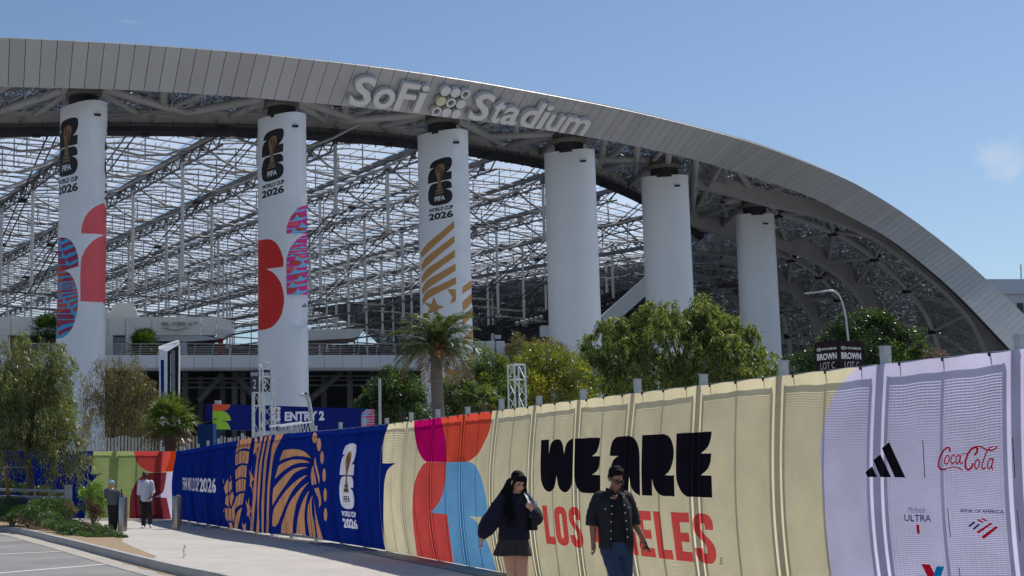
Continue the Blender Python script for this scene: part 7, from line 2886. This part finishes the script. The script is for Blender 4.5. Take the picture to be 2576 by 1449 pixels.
hand(b, wr_[2], wr_[3], (-0.75, -0.35, 0.55), (0.25, -0.3, 1.0), 0.90, 1.15, -1)
for hip, kn, an in (((0.035, 0.02, 0.86), (0.045, -0.115, 0.46), (0.055, -0.06, 0.08)), ((-0.085, 0.03, 0.86), (-0.055, 0.02, 0.47), (-0.050, 0.26, 0.12))):
    chain(b, [hip, Vector(hip).lerp(Vector(kn), 0.45), Vector(hip).lerp(Vector(kn), 0.8), kn, Vector(kn).lerp(Vector(an), 0.35), an], [0.095, 0.078, 0.060, 0.053, 0.055, 0.033], 14)
    a = Vector(an)
    chain(b, [a, a + Vector((0, -0.13, -0.05))], [0.034, 0.026])
fuse('body', b, 0.008, skin_b, wom, 2)
face_marks(hM, hc, hs, wom, lip_m, eye_m, hair_k)
b = MB()
pt = lambda x, y, z: hc + hM @ (Vector((x, y, z)) * hs)
ellipsoid(b, pt(0, 0.024, 0.050), 0.086 * hs, 0.100 * hs, 0.082 * hs, hM)
ellipsoid(b, pt(0, 0.070, -0.050), 0.086 * hs, 0.050 * hs, 0.100 * hs, hM)
# fringe, side curtains and the long fall over the shoulder on the left
for k in range(13):
    x = -0.060 + 0.010 * k
    chain(b, [pt(x * 0.8, -0.052, 0.100), pt(x, -0.074 + 2.0 * x * x, 0.070), pt(x * 1.08, -0.083 + 4.0 * x * x, 0.044 - 0.010 * math.sin(k * 1.7))], [0.009, 0.007, 0.003], 8)
for sx in (-1, 1):
    chain(b, [pt(0.066 * sx, -0.045, 0.070), pt(0.084 * sx, -0.035, -0.01), pt(0.092 * sx, -0.010, -0.09)], [0.020, 0.014, 0.012], 10)
fall = [(-0.055, 0.00, 1.52), (-0.085, 0.00, 1.42), (-0.105, -0.06, 1.32), (-0.100, -0.125, 1.22), (-0.085, -0.145, 1.12), (-0.078, -0.140, 1.06)]
chain(b, fall, [0.045, 0.040, 0.032, 0.026, 0.018, 0.006], 12)
fall2 = [(-0.045, 0.05, 1.52), (-0.110, 0.05, 1.43), (-0.165, 0.06, 1.34), (-0.215, 0.07, 1.27), (-0.265, 0.08, 1.21)]
chain(b, fall2, [0.055, 0.042, 0.030, 0.018, 0.004], 12)
fall3 = [(0.075, 0.04, 1.52), (0.095, 0.05, 1.43), (0.100, 0.08, 1.33), (0.080, 0.10, 1.22)]
chain(b, fall3, [0.050, 0.042, 0.034, 0.010], 12)
chain(b, [(0.0, 0.09, 1.50), (-0.03, 0.12, 1.36), (-0.03, 0.14, 1.18), (-0.03, 0.14, 1.05)], [0.075, 0.085, 0.07, 0.02], 12)
rn = random.Random(6)
for k in range(70):
    base = rn.choice((fall, fall2, fall3))
    o = Vector((rn.uniform(-.03, .03), rn.uniform(-.03, .03), rn.uniform(-.03, .03)))
    pts = [Vector(p) + o * (1 + 0.35 * i) for i, p in enumerate(base)]
    b.tube(crom(pts, 4), [0.006] * (len(base) * 4 - 7) + [0.005, 0.004, 0.003, 0.002], 5)
fuse('hair', b, 0.006, hair_k, wom, 3)
# sweater
b = MB()
rings(b, [(-0.030, 0.02, 0.925, 0.180, 0.145), (-0.030, 0.02, 0.96, 0.184, 0.148), (-0.026, 0.02, 1.05, 0.172, 0.140), (-0.015, 0.02, 1.15, 0.160, 0.140), (-0.012, 0.02, 1.24, 0.168, 0.142), (-0.010, 0.02, 1.32, 0.160, 0.120), (-0.004, 0.02, 1.385, 0.105, 0.090), (0.0, 0.015, 1.405, 0.080, 0.074)], 30, wob=0.012)
for A, rad in ((wl, [0.085, 0.092, 0.100, 0.104, 0.085, 0.045]), (wr_, [0.080, 0.084, 0.090, 0.088, 0.070, 0.042])):
    pts = [Vector(A[0]) + Vector((0.04 if A is wl else -0.04, 0, 0.0)), A[0], Vector(A[0]).lerp(Vector(A[1]), 0.55), Vector(A[1]) + Vector((-0.01 if A is wl else 0.015, 0.01, -0.02)), Vector(A[1]).lerp(Vector(A[2]), 0.6), Vector(A[1]).lerp(Vector(A[2]), 0.95)]
    p = crom(pts, 4)
    rr = np.interp(np.linspace(0, 1, len(p)), np.linspace(0, 1, 6), rad)
    for k in range(len(p) - 1):
        capsule(b, p[k], rr[k] * (1 + 0.03 * math.sin(k * 1.9)), p[k + 1], rr[k + 1] * (1 + 0.03 * math.sin(k * 1.9 + 1.9)), 14)
fuse('sweater', b, 0.009, cl_knit, wom, 2)
# pleated skirt
b = MB()
rs = []
for k, (z, rx_, ry_, amp) in enumerate(((0.965, 0.155, 0.120, 0.0), (0.92, 0.172, 0.135, 0.02), (0.86, 0.188, 0.150, 0.06), (0.80, 0.204, 0.168, 0.10), (0.762, 0.214, 0.178, 0.13))):
    ring = []
    for j in range(96):
        a = 2 * math.pi * j / 96
        pl_ = (j % 6) / 5.0
        w = 1 + amp * (pl_ - 0.5)
        ring.append(Vector((-0.030 - 0.012 * k * 0.5 + rx_ * w * math.cos(a), 0.02 + ry_ * w * math.sin(a), z + 0.006 * math.sin(a * 3) * (k > 2))))
    rs.append(ring)
b.loft(rs, caps=False)
sk_ = b.build('skirt', cl_skirt, wom, smooth=True)
for an in ((0.055, -0.06, 0.08), (-0.050, 0.26, 0.12)):
    b = MB()
    a = Vector(an)
    chain(b, [a + Vector((0, 0.04, -0.04)), a + Vector((0, -0.06, -0.046)), a + Vector((0, -0.15, -0.052))], [0.038, 0.042, 0.030])
    fuse('shoe', b, 0.010, m_shoek, wom, 1)
b = MB()
for k in range(7):
    c = Vector((0.115 + 0.014 * k, -0.03 - 0.008 * k, 1.395 - 0.022 * k))
    ellipsoid(b, c + Vector((0.02, -0.03, 0.012)), 0.010, 0.006, 0.008, None, 8, 6)
b.add([(0.190, -0.075, 1.30), (0.222, -0.08, 1.335), (0.230, -0.08, 1.295)], [(0, 1, 2)])
b.add([(0.190, -0.075, 1.30), (0.195, -0.08, 1.262), (0.226, -0.08, 1.268)], [(0, 1, 2)])
b.build('shoulder_ribbon', k_ribbon, wom)
finish(wom, (3.10, 15.2, 0.0), (0.91, 0.94, 1.0))
# shoulder bag
bag = tag(empty('shoulder_bag', (3.10 + 0.11, 15.2, 1.0)), 'black shoulder bag with grey strap held by the person in the navy sweater', 'bag')
b = MB()
o = Vector((3.10, 15.2, 0))
b.box(o + Vector((0.135, -0.04, 1.095)), (0.07, 0.16, 0.14), R(25))
b.build('bag_body', m_bag, bag)
b = MB()
pp = crom([o + Vector(p) for p in ((0.080, 0.02, 1.41), (0.088, -0.085, 1.388), (0.100, -0.148, 1.335), (0.112, -0.195, 1.265), (0.132, -0.13, 1.165))], 4)
for a, c in zip(pp[:-1], pp[1:]):
    b.bar(a, c, 0.024, 0.006, up=(0.2, -1, 0.3))
b.build('strap', m_strap, bag)

# ---------------------------------------------------------------- man in the white shirt
mw = tag(empty('person', (0, 0, 0)), 'person in white shirt and dark trousers walking beside the bollards', 'person', 'people on the sidewalk')
b = MB()
hM, hc, hs = head(b, (-0.03, -0.02, 1.585), R(10), R(6), 1.0)
chain(b, [(-0.01, 0.02, 1.38), (-0.02, 0.0, 1.49)], [0.058, 0.054])
chain(b, [(0, 0.02, 0.95), (0, 0.02, 1.15), (-0.005, 0.02, 1.32)], [0.13, 0.13, 0.13], 14)
aL = [(-0.175, 0.02, 1.375), (-0.215, 0.05, 1.08), (-0.195, -0.02, 0.86), (-0.185, -0.03, 0.80)]
aR = [(0.160, 0.02, 1.375), (0.225, 0.05, 1.10), (0.175, -0.16, 0.95), (0.135, -0.195, 0.905)]
for A in (aL, aR):
    chain(b, [A[0], A[1], A[2]], [0.058, 0.044, 0.030])
hand(b, aL[2], aL[3], (0.05, -0.1, -1), (0.2, -1, 0), 1.0, 0.45, 1)
hand(b, aR[2], aR[3], (-0.6, -0.3, -0.7), (0.3, -1, 0.2), 1.0, 0.6, 1)
for hip, kn, an in (((-0.085, 0.02, 0.86), (-0.055, -0.08, 0.46), (-0.05, -0.12, 0.08)), ((0.09, 0.02, 0.86), (0.135, 0.02, 0.47), (0.125, 0.22, 0.14))):
    chain(b, [hip, kn, an], [0.09, 0.056, 0.038])
fuse('body', b, 0.012, skin_c, mw, 2)
face_marks(hM, hc, hs, mw, lip_n, eye_m, hair_g)
glasses(hM, hc, hs, mw, 0.022)
b = MB()
pt = lambda x, y, z: hc + hM @ (Vector((x, y, z)) * hs)
ellipsoid(b, pt(0, 0.025, 0.052), 0.080 * hs, 0.092 * hs, 0.074 * hs, hM)
ellipsoid(b, pt(0, 0.060, 0.0), 0.072 * hs, 0.045 * hs, 0.060 * hs, hM)
fuse('hair', b, 0.010, hair_g, mw, 1)
b = MB()
rings(b, [(0.01, 0.02, 0.80, 0.180, 0.140), (0.01, 0.02, 0.95, 0.185, 0.145), (0, 0.02, 1.12, 0.182, 0.145), (-0.004, 0.02, 1.28, 0.192, 0.145), (-0.008, 0.02, 1.38, 0.165, 0.115), (-0.012, 0.02, 1.45, 0.085, 0.075)], 26, wob=0.015)
for A in (aL, aR):
    e = Vector(A[1]).lerp(Vector(A[2]), 0.25)
    chain(b, [Vector(A[0]) * 0.9 + Vector((0, 0, 0.137)), A[0], A[1], e], [0.08, 0.080, 0.064, 0.058], 12)
fuse('shirt', b, 0.011, cl_white, mw, 2)
b = MB()
b.bar((-0.012, -0.118, 1.42), (0.012, -0.137, 0.84), 0.028, 0.008)
for sx in (-1, 1):
    b.add([(sx * 0.012 - 0.012, -0.078, 1.455), (sx * 0.07 - 0.012, -0.04, 1.478), (sx * 0.075 - 0.012, -0.085, 1.41)], [(0, 1, 2)])
b.box((0.01, -0.150, 1.305), (0.022, 0.01, 0.03))
b.build('placket', cl_white, mw)
b = MB()
rings(b, [(0.005, 0.02, 0.93, 0.165, 0.125), (0.005, 0.02, 0.80, 0.168, 0.125)], 24)
for hip, kn, an in (((-0.082, 0.02, 0.83), (-0.055, -0.075, 0.46), (-0.05, -0.115, 0.10)), ((0.092, 0.02, 0.83), (0.135, 0.02, 0.47), (0.125, 0.21, 0.16))):
    chain(b, [hip, Vector(hip).lerp(Vector(kn), 0.5), kn, Vector(kn).lerp(Vector(an), 0.5), an], [0.105, 0.092, 0.075, 0.072, 0.072], 14)
fuse('trousers', b, 0.011, cl_pants, mw, 2)
for a, d in ((Vector((-0.05, -0.12, 0.08)), Vector((-0.04, -0.13, -0.03))), (Vector((0.125, 0.22, 0.14)), Vector((0.03, -0.11, -0.09)))):
    b = MB()
    chain(b, [a + Vector((0, 0.04, -0.03)), a + d * 0.5 + Vector((0, 0, -0.02)), a + d * 1.2], [0.044, 0.046, 0.036])
    fuse('shoe', b, 0.010, m_shoe, mw, 1)
b = MB()
w0 = Vector(aR[2])
b.tube([w0 + Vector((0.02, 0.04, 0.022)), w0 + Vector((0.006, 0.012, 0.008))], 0.036, 10)
b.build('watch', m_phone, mw)
p = G(366, 1329)
finish(mw, (p.x, p.y, 0.0), 1.0)

# ---------------------------------------------------------------- man in the cap, seen from behind
mc = tag(empty('person', (0, 0, 0)), 'person in charcoal tee and light blue cap leaning on the bollard, seen from behind', 'person', 'people on the sidewalk')
b = MB()
hM, hc, hs = head(b, (-0.045, -0.02, 1.325), R(150), R(28), 0.98)
chain(b, [(-0.04, 0.02, 1.16), (-0.045, 0.0, 1.25)], [0.060, 0.055])
chain(b, [(0.0, 0.03, 0.80), (-0.02, 0.02, 0.98), (-0.05, 0.0, 1.12)], [0.13, 0.135, 0.13], 14)
aR = [(0.115, 0.0, 1.12), (0.215, -0.03, 0.915), (0.275, -0.06, 1.00), (0.292, -0.08, 1.035)]
aL = [(-0.185, 0.02, 1.14), (-0.20, 0.16, 0.95), (-0.05, 0.25, 0.98), (0.0, 0.27, 1.0)]
for A in (aR, aL):
    chain(b, [A[0], A[1], A[2]], [0.062, 0.048, 0.036])
hand(b, aR[2], aR[3], (0.1, 0.1, 0.9), (0.3, -1, 0.2), 1.0, 1.1, 1)
hand(b, aL[2], aL[3], (1, 0.1, 0.1), (0.2, 0.3, 1), 1.0, 0.9, 1)
for hip, kn, an in (((-0.07, 0.02, 0.76), (-0.05, 0.03, 0.42), (-0.05, 0.02, 0.08)), ((0.075, 0.03, 0.76), (0.075, 0.0, 0.42), (0.065, 0.05, 0.08))):
    chain(b, [hip, kn, an], [0.09, 0.056, 0.038])
fuse('body', b, 0.012, skin_b, mc, 2)
face_marks(hM, hc, hs, mc, lip_n, eye_m, hair_g)
b = MB()
pt = lambda x, y, z: hc + hM @ (Vector((x, y, z)) * hs)
ellipsoid(b, pt(0, 0.014, 0.058), 0.088 * hs, 0.104 * hs, 0.076 * hs, hM)
ellipsoid(b, pt(0, 0.115, 0.012), 0.066 * hs, 0.062 * hs, 0.012 * hs, hM @ Matrix.Rotation(R(-28), 3, 'X'))
fuse('cap', b, 0.009, cl_cap, mc, 1)
b = MB()
rings(b, [(0.01, 0.03, 0.745, 0.165, 0.140), (0.0, 0.03, 0.86, 0.172, 0.145), (-0.015, 0.02, 0.98, 0.178, 0.150), (-0.035, 0.01, 1.09, 0.185, 0.145), (-0.045, 0.0, 1.17, 0.150, 0.110), (-0.045, 0.0, 1.215, 0.075, 0.07)], 26, wob=0.015)
chain(b, [(0.03, 0, 1.12), aR[0], Vector(aR[0]).lerp(Vector(aR[1]), 0.72)], [0.09, 0.086, 0.076], 12)
chain(b, [(-0.10, 0, 1.12), aL[0], Vector(aL[0]).lerp(Vector(aL[1]), 0.72)], [0.09, 0.084, 0.076], 12)
fuse('tee', b, 0.011, cl_grey, mc, 2)
b = MB()
rings(b, [(0.008, 0.03, 0.83, 0.155, 0.128), (0.005, 0.03, 0.70, 0.160, 0.128)], 24)
for hip, kn, an in (((-0.065, 0.02, 0.74), (-0.05, 0.03, 0.42), (-0.05, 0.02, 0.09)), ((0.078, 0.03, 0.74), (0.075, 0.0, 0.42), (0.065, 0.05, 0.09))):
    chain(b, [hip, Vector(hip).lerp(Vector(kn), 0.5), kn, an], [0.10, 0.092, 0.080, 0.074], 14)
fuse('trousers', b, 0.011, cl_pants, mc, 2)
for a in (Vector((-0.05, 0.02, 0.08)), Vector((0.065, 0.05, 0.08))):
    b = MB()
    chain(b, [a + Vector((0, -0.03, -0.04)), a + Vector((0.02, 0.13, -0.045))], [0.04, 0.036])
    fuse('shoe', b, 0.011, m_shoek, mc, 1)
b = MB()
b.tube([(0.255, -0.02, 1.02), (0.245, -0.01, 1.16)], 0.018, 8)
b.box((0.245, -0.01, 1.18), (0.05, 0.035, 0.03))
b.build('hand_grip', m_phone, mc)
p = G(308, 1336)
finish(mc, (p.x - 0.290, p.y + 0.06, 0.0), 1.0)
